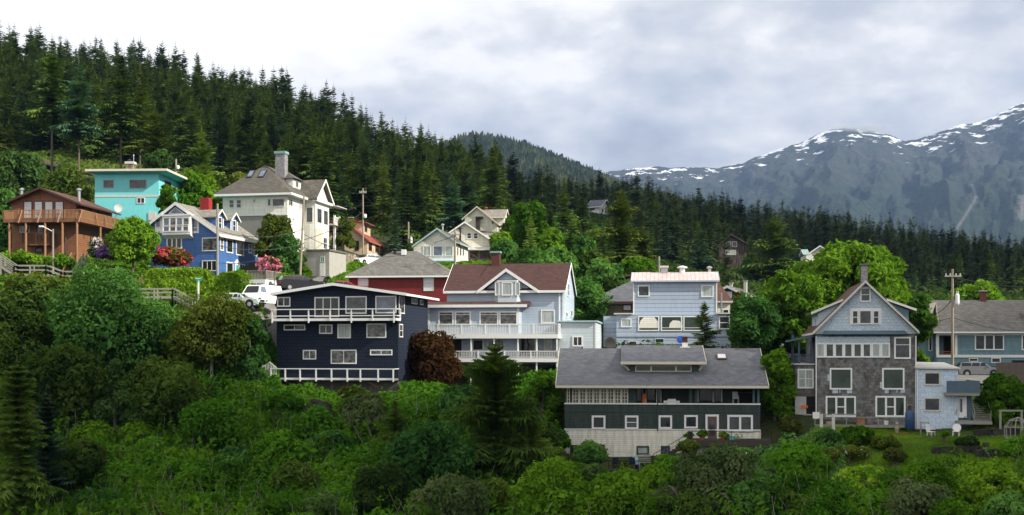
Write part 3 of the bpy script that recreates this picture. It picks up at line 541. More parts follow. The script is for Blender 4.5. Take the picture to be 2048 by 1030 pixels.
def cream_E():
    h = H('cream_house', 'tall cream house with a brown glazed sun porch behind the brown roof', C4, 650, 915, 180, 360, xb=935, L=9)
    W, L = h.W, h.L; q = h.uz; ap = q(713, 123, -.4); re = q(925, 265, -.4); k = (ap[1]-re[1])/(re[0]-ap[0]); le = (-1.2, ap[1]-k*(ap[0]+1.2)); f = lambda u: ap[1]-k*abs(u-ap[0])-.2
    h.body([(-.8, -2.5), (W, -2.5), (W, f(W)), (ap[0], f(ap[0])), (-.8, f(-.8))], 0, L, 'cream'); h.gable_v(le, ap, re, -.4, L+.4, 'roof_pale')
    for x0, x1 in ((725,753), (763,791)): h.win(x0,187,x1,223, pane='glass_dark', ny=2)
    # dormer on the right slope
    a = q(880, 187, 2); b = q(915, 240, 2); m = MB(); m.box(a[0]-2.5, b[0], 1.6, 5, b[1]-.2, a[1]); d = h.part('dormer', m, 'cream_pale'); m = MB(); m.prism([(a[0]-2.7, 1.4, a[1]+.25), (b[0]+.3, 1.4, a[1]-.1), (b[0]+.3, 1.4, a[1]+.03), (a[0]-2.7, 1.4, a[1]+.38)], (0, 3.9, 0)); h.part('roof', m, 'roof_pale', parent=d)
    h.win(884,196,896,235, pm=('f', 1.6), fw=.07); h.win(899,196,911,235, pm=('f', 1.6), fw=.07)
    # sun porch
    v = -2.6; a = q(712, 268, v); b = q(905, 360, v); z1 = q(800, 288, v)[1]
    m = MB(); m.prism([(a[0]-.3, v-.3, z1), (b[0]+.3, v-.3, z1), (b[0]+.3, -.01, a[1]+.15), (a[0]-.3, -.01, a[1]+.15)], (0, 0, .12)); h.part('porch_roof', m, 'old_white')
    m = MB(); n = 12
    for i in range(n+1): uu = a[0]+(b[0]-a[0])*i/n; m.box(uu-.04, uu+.04, v-.04, v+.04, b[1]-1, z1)
    for y in (335, 300): zz = q(800, y, v)[1]; m.box(a[0], b[0], v-.03, v+.03, zz-.04, zz+.04)
    for i in range(30): uu = a[0]+(b[0]-a[0])*i/30; m.box(uu-.015, uu+.015, v-.02, v+.02, b[1]-.5, q(800, 335, v)[1])
    h.part('porch_frame', m, 'door_brown'); h.block(a[0], b[0], v+.3, v+.4, b[1]-1, q(800, 335, v)[1], 'old_white', 'porch_wall'); h.block(a[0]-.2, b[0], v, 0, b[1]-2.5, b[1]-1.002, 'concrete_dark', 'porch_floor')
    h.win(740,292,790,345, pane='glass_swirl', fw=.06); h.win(800,292,880,345, pane='glass_dark', fw=.06); return h
cream_E()
def cream_F():
    h = H('yellow_cottage', 'pale yellow cottage with brown-edged gable highest among the cream houses', C4, 762, 900, 208, 160, xb=945, L=9)
    W, L = h.W, h.L; q = h.uz; ap = q(783, 35, -.4); re = q(908, 137, -.4); k = (ap[1]-re[1])/(re[0]-ap[0]); le = (ap[0]-2.5, ap[1]-k*2.5); f = lambda u: ap[1]-k*abs(u-ap[0])-.2
    h.body([(ap[0]-2.1, -2), (W, -2), (W, f(W)), (ap[0], f(ap[0])), (ap[0]-2.1, f(ap[0]-2.1))], 0, L, 'cream'); h.gable_v(le, ap, re, -.4, L+.4, 'roof_pale', trim='cream_trim')
    # cross wing
    z = q(890, 105, 4)[1]; zr = q(890, 53, 4)[1]; u1 = q(952, 100, 3)[0]; m = MB(); m.prism([(ap[0], 2.0, -.0), (ap[0], 2.0, z-.2), (ap[0], 4.4, zr-.25), (ap[0], 6.8, z-.2), (ap[0], 6.8, 0)], (u1-.3-ap[0], 0, 0)); h.part('wing', m, 'cream'); h.gable_u(ap[0], u1, (1.6, z), (4.4, zr), (7.2, z), 'roof_pale', trim='cream_trim')
    h.win(866,118,882,140, fw=.06); m = MB(); a = q(775, 75, -.6); b = q(818, 100, -.6); m.box(a[0], b[0], -.9, -.02, b[1], b[1]+.15); m.box(q(780,80)[0], q(803,80)[0], -.6, -.01, b[1]-2.6, b[1]-.01); h.part('porch', m, 'wood_dark')
    c = q(836, 50, 4.4); h.pipe((c[0], 4.4), .15, zr-.3, q(836, 40, 4.4)[1], 'red_paint'); return h
cream_F()
def pink_H():
    h = H('peach_cottage', 'peach cottage with red-brown roof beside the steep street', C2, 880, 1045, 188, 765, xb=1158, L=12)
    W, L = h.W, h.L; q = h.uz; re = q(1052, 632, -.5); ap = q(897, 503, -.5); k = (ap[1]-re[1])/(re[0]-ap[0]); le = (ap[0]-4, ap[1]-k*4); f = lambda u: ap[1]-k*abs(u-ap[0])-.2
    h.body([(ap[0]-3.4, -2), (W, -2), (W, f(W)), (ap[0], f(ap[0])), (ap[0]-3.4, f(ap[0]-3.4))], 0, L, 'peach_siding'); h.gable_v(le, ap, re, -.5, L+.5, 'roof_red', trim='terracotta')
    h.win(963,636,990,700, pane='glass_dark', mat='wood_dark'); 
    for a in ((1053,640,1074,703), (1097,650,1122,715), (1132,668,1150,720)): h.win(*a, pm=('r', W), pane='glass_dark', mat='door_brown', ny=2, fw=.09)
    # shed dormer on right slope
    d0 = W-2.3; z0 = f(d0+.3)-.1; m = MB(); m.box(d0-2.4, d0+.9, 3.0, 8.2, f(W), z0+1.5); d = h.part('dormer', m, 'peach_siding'); m = MB(); m.prism([(d0-3.2, 2.6, z0+2.0), (d0+1.5, 2.6, z0+1.35), (d0+1.5, 2.6, z0+1.5), (d0-3.2, 2.6, z0+2.15)], (0, 6, 0)); h.part('roof', m, 'roof_red', parent=d)
    h.win(0,0,0,0, pm=('r', d0+.9), raw=(4.2, 5.8, z0+.2, z0+1.2), mat='door_brown', nx=2); c = q(938, 515, 4); h.chimney((c[0], 4), .6, .6, f(c[0])-.5, q(938, 485, 4)[1], 'brick'); return h
pink_H()
# ================================================================== blue house on the left
def house_blue():
    h = H('blue_house', 'bright blue house with white trim, gable dormers and red chimney above the hedge', C1, 985, 1450, 147, 850, xb=1712, L=10.5)
    W, L = h.W, h.L; q = h.uz; ap = q(1165, 380, -.4); re = q(1462, 588, -.4); k = (ap[1]-re[1])/(re[0]-ap[0]); le = q(975, 530, -.4); k2 = (ap[1]-le[1])/(ap[0]-le[0])
    f = lambda u: (ap[1]-k*(u-ap[0]) if u > ap[0] else ap[1]-k2*(ap[0]-u))-.2
    h.body([(-.0, -1.5), (W, -1.5), (W, f(W)), (ap[0], f(ap[0])), (0, f(0))], 0, L, 'blue_siding'); h.gable_v(le, ap, re, -.45, L+.4, 'roof_pale', tw=.34)
    m = MB(); m.box(W+.45, W+.52, -.4, L+.4, re[1]-.42, re[1]-.36); h.part('gutter', m, 'pink_trim')
    # sleeping porch bay in the gable
    v = -.7; a = q(1083, 480, v); b = q(1260, 578, v); m = MB(); m.box(a[0]-.1, b[0]+.1, v, -.003, b[1]-.25, a[1]+.12); m.box(a[0]-.25, b[0]+.25, v-.12, -.004, a[1]+.12, a[1]+.3); m.prism([(a[0], -.004, b[1]-.7), (a[0]-.15, v-.1, b[1]-.26), (a[0]-.15, -.004, b[1]-.26)], (b[0]-a[0]+.2, 0, 0)); h.part('bay', m, 'white')
    for i in range(4): x0 = 1085+i*43.5; h.win(x0,482,x0+43,578, pm=('f', v), pane='glass_swirl' if i % 2 else 'glass_sky_tint', fw=.08, split=(.35,))
    a0 = q(1083, 535, v-.25); b0 = q(1252, 535, v-.25); zz = q(1170, 575, v-.25)[1]; h.rail([(a0[0], v-.3, zz), (b0[0], v-.3, zz)], a0[1]-zz, bal=0, post=.8, low=.05, pw=.06)
    m = MB(); m.prism([h.q(1118,458,-.02), h.q(1228,458,-.02), h.q(1165,412,-.02)], (0, -.05, 0)); g = h.part('window', m, 'white'); m = MB(); m.prism([h.q(1130,454,-.08), h.q(1216,454,-.08), h.q(1165,419,-.08)], (0, -.015, 0)); h.part('pane', m, 'glass_sky_tint', parent=g)
    m = MB(); m.prism([h.q(1030,585,-.03), h.q(1030,480,-.03), h.q(1080,440,-.03), h.q(1080,585,-.03)], (0, -.03, 0)); m.prism([h.q(1265,585,-.03), h.q(1265,450,-.03), h.q(1322,500,-.03), h.q(1322,585,-.03)], (0, -.03, 0)); h.part('panelling', m, 'white')
    h.win(1035,492,1067,547, pm=('f', -.06), pane='glass_sky_tint', fw=.06); h.win(1277,490,1315,577, pm=('f', -.06), pane='glass_sky_tint', fw=.06, split=(.3,))
    h.win(1108,616,1210,690, nx=3, pane='glass_dark', fw=.13, mw=.14); h.win(1343,615,1447,705, pane='glass_swirl'); h.win(1343,766,1442,838, nx=3, pane='glass_dark'); h.win(903,770,975,835, pane='dark', mat='blue_siding', name='garage_opening') if 0 else None
    for a in ((1461,617,1484,702,1,2), (1503,627,1546,718,1,1), (1567,643,1618,735,1,1), (1650,658,1672,721,1,2), (1683,668,1709,740,1,1), (1503,778,1548,850,1,1), (1590,790,1626,852,2,2), (1643,800,1681,856,2,2)): h.win(*a[:4], pm=('r', W), nx=a[4], ny=a[5], pane='glass_dark' if a[0] > 1480 else 'glass_swirl', fw=.13)
    s0, s1, z0, z1 = h.rect(('r', W), 1557, 765, 1586, 850); m = MB(); m.pb(('r', W), s0, s1, z0, z1-.4, 0, .1); m.prism([(W+.0, s0-.1, z1-.39), (W+.0, s1+.1, z1-.39), (W, (s0+s1)/2, z1+.1)], (.16, 0, 0)); d = h.part('door', m, 'white'); m = MB(); m.pb(('r', W), s0+.25, s1-.25, z0+.1, z1-.6, .1, .112); h.part('pane', m, 'sign_green', parent=d)
    m = MB(); m.box(-3.4, -.003, .8, 6, -1.5, q(940, 740, 0)[1]); h.part('side_wing', m, 'blue_siding'); h.win(903,770,977,838, pm=('f', .8), pane='glass_dark', nx=2)
    # gable dormers facing the street side
    for vc, wd, in ((2.6, 1.9), (6.3, 1.9)):
        uo = W-1.15; zw = f(uo)+.0; zt = zw+1.35; m = MB(); m.prism([(uo, vc-wd/2, zw-.4), (uo, vc+wd/2, zw-.4), (uo, vc+wd/2, zt), (uo, vc, zt+.75), (uo, vc-wd/2, zt)], (-3.2, 0, 0)); d = h.part('dormer', m, 'blue_siding')
        m = MB()
        for sg in (-1, 1): m.prism([(uo+.3, vc, zt+1.0), (uo+.3, vc+sg*(wd/2+.3), zt+.02), (uo+.3, vc+sg*(wd/2+.3), zt-.1), (uo+.3, vc, zt+.86)], (-3.6, 0, 0))
        h.part('roof', m, 'roof_pale', parent=d); m = MB()
        for sg in (-1, 1): m.prism([(uo+.302, vc, zt+1.03), (uo+.302, vc+sg*(wd/2+.32), zt+.03), (uo+.302, vc+sg*(wd/2+.32), zt-.16), (uo+.302, vc, zt+.8)], (.05, 0, 0))
        m.pb(('r', uo), vc-wd/2, vc-wd/2+.2, zw-.3, zt, 0, .04); m.pb(('r', uo), vc+wd/2-.2, vc+wd/2, zw-.3, zt, 0, .04); h.part('trim', m, 'white', parent=d)
        h.win(0,0,0,0, pm=('r', uo), raw=(vc-.45, vc+.45, zw+.0, zt+.1), ny=2, fw=.12)
    c = q(1370, 400, 4.6); h.chimney((c[0], 4.6), 1.15, .9, f(c[0])-.4, q(1370, 366, 4.6)[1], 'brick_red', capm='brick_red', cap=.25, lip=-.08)
    m = MB(); m.box(W-.12, W+.04, -.05, -.003, -1, f(W)-.2); h.part('corner_board', m, 'white'); return h
HBL = house_blue()

# ================================================================== white mansion
def mansion():
    h = H('mansion', 'large white hillside house with grey hip roof, skylights and a tall chimney', C2, 85, 515, 165, 640, xb=770, L=15)
    W, L = h.W, h.L; q = h.uz; ze = q(515, 316, -.5)[1]; zm = q(400, 463)[1]
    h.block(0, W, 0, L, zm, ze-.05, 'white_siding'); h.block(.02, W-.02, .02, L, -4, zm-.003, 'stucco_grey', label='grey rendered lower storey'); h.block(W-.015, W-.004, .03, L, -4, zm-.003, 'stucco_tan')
    m = MB(); m.pb(('f', 0), 0, W, zm-.1, zm+.12, 0, .06); m.pb(('r', W), 0, L, ze-.5, ze-.15, 0, .05); h.part('belt_course', m, 'trim')
    m = MB(); m.box(W-.0, W+.03, .0, L, -4, zm); h.part('wall', m, 'white_siding')
    va = W/2+.3; zr = q(365, 134, va)[1]; ra = q(365, 134, va)[0]; h.hip(-.9, W+.9, -.9, L+.9, ze, zr, (ra, va), (ra, L-va+2.0), 'roof_mossy', trim='white', tw=.3)
    rz = lambda u, v: ze+(zr-ze)*min((v+.9)/(va+.9), 1)
    for x0, y0, x1, y1 in ((246,219,297,262), (322,219,376,260)):
        va_ = 3.0; sl = (zr-ze)/(va+.9); a = q(x0+8, (y0+y1)/2, va_)[0]; b = q(x1-8, (y0+y1)/2, va_)[0]; z = ze+sl*(va_+.9)
        v0 = (q(x0, y1, va_)[1]-ze)/sl-.9; v0 = 2.2; v1 = 3.7; n = .1; m = MB(); P0 = [(a, v0, ze+sl*(v0+.9)), (b, v0, ze+sl*(v0+.9)), (b, v1, ze+sl*(v1+.9)), (a, v1, ze+sl*(v1+.9))]; m.prism(P0, (0, -.04, .1)); s = h.part('skylight', m, 'black_metal'); m = MB(); c = Vector(P0[0])*.5+Vector(P0[2])*.5; m.prism([tuple(c+(Vector(p)-c)*.78+Vector((0,-.045,.105))) for p in P0], (0, -.008, .02)); h.part('pane', m, 'glass_sky_tint', parent=s)
    for a in ((126,362,162,420,2), (174,361,210,420,2), (283,358,304,384,2), (381,355,407,408,1)): h.win(*a[:4], ny=a[4], mat='trim', pane='glass_grey', fw=.1)
    h.win(413,354,497,409, mat='trim', pane='glass_grey'); h.win(386,475,440,520, mat='white', pane='glass_grey')
    for a in ((521,358,548,408,2,1), (590,380,602,430,1,1), (603,382,614,432,1,1), (589,507,606,555,1,2)): h.win(*a[:4], pm=('r', W), nx=a[4], ny=a[5], mat='white', pane='glass_curtain' if a[4] == 1 else 'glass_dark')
    # hipped dormer
    m = MB(); sr = (zr-ze)/(W+.9-ra); uo = W-.9; z0 = ze+sr*(W+.9-uo); m.box(uo-3, uo, 4.3, 7.3, z0-.3, z0+1.2); d = h.part('dormer', m, 'trim'); m = MB(); zz = z0+1.2; m.add([(uo+.4,3.9,zz),(uo+.4,7.7,zz),(uo-3.5,7.7,zz),(uo-3.5,3.9,zz),(uo-1.4,5.8,zz+1.2),(uo-4.4,5.8,zz+1.2)], [(0,1,4),(1,2,5,4),(3,0,4,5)]); h.part('roof', m, 'roof_mossy', parent=d); h.win(0,0,0,0, pm=('r', uo), raw=(5.2, 6.3, z0+.1, z0+1.05), nx=2, mat='trim', pane='glass_dark')
    # projecting gabled bay on the side
    v0 = h.vz(622, 400)[0]; v1 = min(h.vz(718, 400)[0], v0+5.5); uo = W+1.7; zt = ze-.1; m = MB(); m.box(W-1, uo, v0, v1, -5, zt); b = h.part('side_bay', m, 'white_siding'); vc = (v0+v1)/2
    m = MB(); m.prism([(uo-.1, v0-.3, zt), (uo-.1, v1+.3, zt), (uo-.1, vc, zt+2.6)], (-5, 0, 0)); h.part('pediment', m, 'white_siding', parent=b); m = MB()
    for sg, vv in ((-1, v0-.7), (1, v1+.7)): m.prism([(uo+.5, vc, zt+3.0), (uo+.5, vv, zt-.02), (uo+.5, vv, zt-.2), (uo+.5, vc, zt+2.8)], (-6.5, 0, 0))
    h.part('roof', m, 'roof_mossy', parent=b); m = MB()
    for sg, vv in ((-1, v0-.75), (1, v1+.75)): m.prism([(uo+.503, vc, zt+3.05), (uo+.503, vv, zt), (uo+.503, vv, zt-.35), (uo+.503, vc, zt+2.7)], (.06, 0, 0))
    m.box(uo-.2, uo+.45, v0-.6, v1+.6, zt-.35, zt-.01); h.part('fascia', m, 'white', parent=b)
    zw = zt-1.0
    h.win(0,0,0,0, pm=('r', uo), raw=(v0+.5, vc-.3, zw-2.2, zw-.1), mat='white', pane='glass_grey'); h.win(0,0,0,0, pm=('r', uo), raw=(vc+.4, v1-.5, zw-2.2, zw-.1), mat='white', pane='glass_grey'); h.win(0,0,0,0, pm=('f', v0), raw=(W+.4, uo-.35, zw-2.2, zw-.1), mat='white', pane='glass_grey', fw=.07)
    h.win(0,0,0,0, pm=('r', uo), raw=(vc+.3, vc+1.8, zw-5.6, zw-3.9), mat='white', pane='glass_dark', nx=2, ny=2); m = MB(); m.box(uo, uo+.05, v0+.1, vc-.1, -4, zw-2.9); h.part('panel', m, 'stucco_tan', parent=b)
    m = MB(); m.tube((uo+.02, v0-.25, ze), (uo+.02, v0-.25, -3), .09); h.part('downspout', m, 'grey_metal')
    c = q(475, 180, va-.3); h.chimney((c[0], va-.3), 1.35, 1.2, ze, q(475, 62, va-.3)[1], 'brick_old', capm='copper_green', cap=.35, lip=.12)
    # side porch with columns and flower boxes
    for vv in (v1+1.2, v1+3.2): h.block(uo+.2, uo+.5, vv, vv+.3, -4, zm+1.2, 'white', 'porch_post')
    h.block(W, uo+.8, v1+.2, v1+4, zm-.3, zm-.1, 'old_white', 'side_porch'); h.rail([(uo+.7, v1+.2, zm-.1), (uo+.7, v1+4, zm-.1)], .95, bal=.16)
    m = MB(); m.prism([(W, v1+.2, zm+2.6), (uo+1.2, v1+.2, zm+2.3), (uo+1.2, v1+4.2, zm+2.3), (W, v1+4.2, zm+2.6)], (0, 0, .12)); h.part('porch_roof', m, 'old_white'); return h
HM = mansion()

# ================================================================== turquoise house
def turquoise():
    h = H('turquoise_house', 'bright turquoise house with flat overhanging roof and stone chimney', C1, 630, 1055, 160, 560, xb=1200, L=9)
    W, L = h.W, h.L; q = h.uz; zt = q(845, 195, 0)[1]
    h.block(0, W, 0, L, -3, zt, 'turquoise'); z0 = q(840, 185, -1)[1]; zr = q(840, 166, -1)[1]; a = q(572, 185, -1)[0]; b = W+1.4
    m = MB(); m.hexa([(a,-1.2,zr-.1),(b,-1.2,zr-.1),(b,L+.8,zr-.1),(a,L+.8,zr-.1),(a,-1.2,zr+.1),(b,-1.2,zr+.1),(b,L+.8,zr+.1),(a,L+.8,zr+.1)]); ro = h.part('roof', m, 'roof_pale'); m = MB(); m.box(a-.05, b+.05, -1.26, -1.202, zr-.16, zr+.12); m.box(b+.002, b+.06, -1.2, L+.8, zr-.16, zr+.12); h.part('fascia', m, 'cream_trim', parent=ro)
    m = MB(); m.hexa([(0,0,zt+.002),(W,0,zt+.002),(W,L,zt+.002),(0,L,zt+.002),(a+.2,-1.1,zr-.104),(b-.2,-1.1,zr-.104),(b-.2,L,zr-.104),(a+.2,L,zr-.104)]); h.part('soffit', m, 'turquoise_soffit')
    u0, u1, c, d = h.rect(('f', 0), 630, 333, 1055, 346); m = MB(); m.pb(('f', 0), 0, W+.03, c, d, 0, .04); m.pb(('r', W), 0, L, c, d, .0, .04); h.part('belt_course', m, 'old_white')
    h.win(687,233,755,284, pane='glass_grey', mat='pink_trim', fw=.05); h.win(861,231,972,287, pane='glass_grey', mat='pink_trim', fw=.05); h.win(909,349,963,389, nx=2, mat='white', fw=.08); h.win(1091,241,1136,294, pm=('r', W), mat='pink_trim', fw=.05)
    c = q(868, 140, 3); h.chimney((c[0], 3), 1.0, .9, zr, q(868, 128, 3)[1], 'stone_wall', capm='old_white', cap=.3); h.pipe((q(888, 100, 3.8)[0], 3.8), .05, zr, q(888, 62, 3.8)[1]); h.pipe((q(855, 100, 3)[0]+.1, 3), .14, zr+1, q(858, 94, 3)[1], 'black_metal')
    u0, u1, c, d = h.rect(('f', 0), 988, 446, 1036, 500); m = MB(); m.pb(('f', 0), u0, u1, c, d, 0, .12); h.part('door', m, 'old_white'); return h
turquoise()

# ================================================================== brown log house
def log_house():
    h = H('log_house', 'brown timber house with a long wooden deck on posts and satellite dish', C1, 77, 505, 147, 720, xb=745, L=10)
    W, L = h.W, h.L; q = h.uz; ap = q(262, 280, -.8); le = q(48, 372, -.8); k = (ap[1]-le[1])/(ap[0]-le[0]); re = (W+.9, ap[1]-k*(W+.9-ap[0])); f = lambda u: ap[1]-k*abs(u-ap[0])-.2
    h.body([(0, -1), (W, -1), (W, f(W)), (ap[0], f(ap[0])), (0, f(0))], 0, L, 'log_siding'); h.gable_v(le, ap, re, -.8, L+.5, 'roof_darkbrown', trim='brown_trim', tw=.2)
    for x in (160, 230, 299, 368): h.win(x-2,374,x+54,492, pane='glass_blind', mat='wood_dark', fw=.07, split=(.25,))
    for a in ((513,393,558,440,2), (583,403,612,440,1), (636,418,660,510,1), (708,428,736,465,1)): h.win(*a[:4], pm=('r', W), nx=a[4], mat='log_wood', pane='glass_dark')
    h.win(132,538,196,582, mat='white', nx=3, pane='glass_grey', fw=.05); h.win(243,540,304,628, mat='wood_dark', nx=2, pane='glass_grey'); h.win(235,683,300,715, mat='wood_dark', pane='glass_dark')
    # deck wraps round the right corner
    v = -2.3; zf = q(270, 490, v)[1]; zb_ = q(270, 512, v)[1]; zt = q(270, 432, v)[1]; a = q(20, 480, v)[0]; b = q(533, 480, v)[0]
    d = h.block(a, b, v, -.01, zb_, zf, 'log_wood', 'deck'); h.block(W+.01, b, 0, L+.5, zb_, zf, 'log_wood', 'deck')
    h.rail([(a, -.1, zf), (a, v, zf), (b, v, zf), (b, L+.5, zf)], zt-zf, 'log_light', bal=.16, post=2.0, pw=.12, parent=d, th=.03)
    m = MB()
    for x in (145, 272, 405, 545): uu = q(x, 480, v)[0]; m.beam((uu-.25, v-.35, zb_-.1), (uu+.05, v-.05, zt+.0), .1, .12)
    for vv in (1.5, 4, 6.5): m.beam((b+.4, vv, zb_-.1), (b+.05, vv, zt), .1, .12)
    h.part('brace', m, 'log_light')
    for x in (62, 172, 300, 415, 512): uu = q(x, 600, v+.15)[0]; m = MB(); m.tube((uu, v+.15, -2.5), (uu, v+.15, zb_), .13, 8); h.part('post', m, 'log_light')
    for vv in (3.5, 7.5): m = MB(); m.tube((b-.2, vv, -2.5), (b-.2, vv, zb_), .13, 8); h.part('post', m, 'log_light')
    # small lower balcony
    v2 = -1.3; a2 = q(150, 650, v2)[0]; b2 = q(330, 650, v2)[0]; z2 = q(240, 655, v2)[1]; z3 = q(240, 582, v2)[1]; d2 = h.block(a2, b2, v2, -.01, z2-.2, z2, 'log_wood', 'balcony'); h.rail([(a2, -.1, z2), (a2, v2, z2), (b2, v2, z2), (b2, -.1, z2)], z3-z2, 'log_wood', bal=.17, post=2.2, parent=d2, th=.03)
    h.pipe((q(145, 300, 3)[0], 3), .15, f(0)-.2, q(143, 286, 3)[1]); h.pipe((q(526, 320, 3)[0], 3), .17, f(W)-.2, q(526, 288, 3)[1])
    m = MB(); c = h.vz(758, 415, W+.5); m.lathe((0,0,0), [(.04, .08), (.28, .04), (.5, -.05), (.5, -.08), (.25, 0), (.02, .02)], 16, axis=1); o = h.part('satellite_dish', m, 'old_white', loc=(W+.7, L+.2, c[1]), rz=R(35)); m = MB(); m.tube((W+.7, L+.3, c[1]), (W+.5, L-.1, c[1]-1.2), .04); h.part('dish_mast', m, 'grey_metal'); return h
HL = log_house()

def flat_O():
    h = H('flat_roofed_house', 'low dark timber house with a flat green-grey roof under the tall spruces', C1, -60, 290, 190, 190, th=-10, L=8)
    W = h.W; q = h.uz; z = q(150, 85, -1)[1]; h.block(0, W, 0, 8, -3, z-.3, 'dark_wood_siding'); m = MB(); m.prism([(-1, -1.2, z), (W*.62, -1.2, z), (W*.62, 8.5, z+.2), (-1, 8.5, z+.2)], (0, 0, .25)); ro = h.part('roof', m, 'roof_mossy'); m = MB(); m.prism([(W*.6, -1.0, z-.25), (W*1.5, -1.0, z-1.9), (W*1.5, 8, z-1.8), (W*.6, 8, z-.2)], (0, 0, .2)); h.part('roof', m, 'roof_mossy', 'lower sloping roof section')
    h.win(200,115,238,160, nx=1, mat='white', pane='glass_dark', fw=.07); h.win(243,115,275,165, mat='white', pane='glass_dark', fw=.07); return h
flat_O()

# ================================================================== grey-blue box house
def house_I():
    h = H('grey_house', 'tall grey-blue house with pink metal roof edge and three picture windows', C5, 395, 1005, 128, 800, th=-7, L=9)
    W, L = h.W, h.L; q = h.uz; ze = q(700, 297, -.3)[1]; zr = q(700, 236, 3.2)[1]
    h.body([(0, -2), (W, -2), (W, ze-.18), (0, ze-.18)], 0, L, 'greyblue'); h.gable_u(-.25, W+.25, (-.35, ze), (3.2, zr), (L+.3, ze+.3), 'pink_metal', trim='greyblue', tw=.16)
    m = MB(); m.prism([(0, 0, ze-.176), (0, 3.2, zr-.18), (0, L, ze-.1)], (W, 0, 0)); h.part('gable_wall', m, 'greyblue')
    for uu in (.0, W): m = MB(); m.box(uu-.06, uu+.06, -.05, -.003, -1, ze-.25); h.part('corner_board', m, 'trim')
    h.win(426,334,512,416, pane='glass_grey'); h.win(892,332,982,420, pane='glass_curtain')
    v = -.9; a = q(268, 600, v)[0]; b = q(1108, 600, v)[0]; zl = q(700, 545, v)[1]; 
    h.block(a, b, v, L*.7, -3, zl-.02, 'greyblue'); m = MB(); m.box(a-.25, -.1, v-.3, 2, zl, zl+.12); m.box(W+.0, b+.3, v-.3, 2, zl, zl+.12); h.part('roof', m, 'old_white', 'thin pale roof over the lower wings')
    m = MB(); m.box(a-1.4, a-.003, .5, 4, -3, q(230, 560, .5)[1]); h.part('side_shed', m, 'greyblue')
    for x0, x1 in ((428,582), (596,750), (761,912)):
        h.win(x0,560,x1,669, pm=('f', v), pane='glass_green', fw=.1, split=(.17,))
    for cx, w_, hh, y in ((508, 1.05, 1.15, 645), (705, .7, .75, 645)):   # pale curtains tied back behind the panes
        c = q(cx, y, v-.03); m = MB(); m.prism([(c[0]-w_, v-.032, c[1]), (c[0]-w_*.85, v-.032, c[1]+hh*.6), (c[0]-w_*.45, v-.032, c[1]+hh), (c[0]+w_*.5, v-.032, c[1]+hh*.95), (c[0]+w_*.9, v-.032, c[1]+hh*.5), (c[0]+w_, v-.032, c[1])], (0, -.012, 0)); h.part('curtain', m, 'cream_pale')
    h.win(302,577,378,642, pm=('f', v), pane='glass_curtain'); h.win(1022,560,1103,656, pm=('f', v), ny=2, pane='glass_dark'); h.win(357,740,421,800, pm=('f', v), pane='glass_dark', mat='old_white'); h.win(550,722,620,760, pm=('f', v), pane='dark', mat='greyblue')
    m = MB(); z = q(700, 715, v)[1]; m.pb(('f', v), a, b, z-.04, z+.04, 0, .04); h.part('belt_course', m, 'slate_blue')
    c = q(620, 220, 3); h.chimney((c[0], 3), .7, .7, zr-.6, q(620, 205, 3)[1], 'grey_metal', cap=.2, capm='old_white'); c = q(752, 220, 3); h.pipe((c[0], 3), .28, zr-.4, q(752, 190, 3)[1], 'white_metal'); c = q(952, 220, 4); h.pipe((c[0], 4), .16, zr-1, q(952, 192, 4)[1])
    # lattice fence of the back deck
    v3 = -3.0; a = q(320, 780, v3)[0]; b = q(860, 780, v3)[0]; z0 = q(600, 800, v3)[1]; z1 = q(600, 766, v3)[1]; m = MB(); m.box(a, b, v3-.05, v3+.05, z1-.08, z1); m.box(a, b, v3-.04, v3+.04, z0-1, z0-.9)
    n = int((b-a)/.22)
    for i in range(n): u0 = a+i*.22; m.beam((u0, v3, z1-.7), (u0+.5, v3, z1-.05), .03, .04); m.beam((u0+.5, v3+.02, z1-.7), (u0, v3+.02, z1-.05), .03, .04)
    for i in range(7): u0 = a+(b-a)*i/6; m.box(u0-.05, u0+.05, v3-.06, v3+.06, z0-2.5, z1+.05)
    h.part('lattice_fence', m, 'wood_dark'); return h
HI = house_I()

def house_L():
    h = H('olive_house', 'olive-brown shingled house with slate hip roof beside the grey-blue house', C5, 80, 520, 140, 640, th=-7, L=9)
    W, L = h.W, h.L; q = h.uz; ze = q(230, 452, -.5)[1]; h.block(0, W, 0, L, -3, ze-.05, 'olive_siding'); zr = q(380, 300, L/2)[1]; ra = q(375, 300, L/2)[0]
    h.hip(-.5, W+3, -.5, L+.5, ze, zr, (ra, L/2), (W+1, L/2), 'roof_slate', trim='brown_trim', tw=.28)
    a = q(166, 350, L)[0]; zz = q(166, 312, L)[1]; zq = q(380, 268, L)[1]; b = q(390, 300, L)[0]; m = MB(); m.prism([(a, L, ze-1), (b+2, L, ze-1), (b+2, L, zq+.4), (b, L, zq-.15), (a, L, zz-.1)], (0, 6, 0)); h.part('rear_wall', m, 'olive_siding'); m = MB(); m.prism([(a-.2, L-.3, zz), (b+2, L-.3, zq+.5), (b+2, L-.3, zq+.72), (a-.2, L-.3, zz+.2)], (0, 6.6, 0)); h.part('roof', m, 'roof_darkbrown', 'brown-edged roof of the rear block')
    h.win(149,495,189,556, mat='brown_trim', pane='glass_curtain'); h.win(314,474,378,521, mat='brown_trim', pane='glass_blind'); return h
house_L()
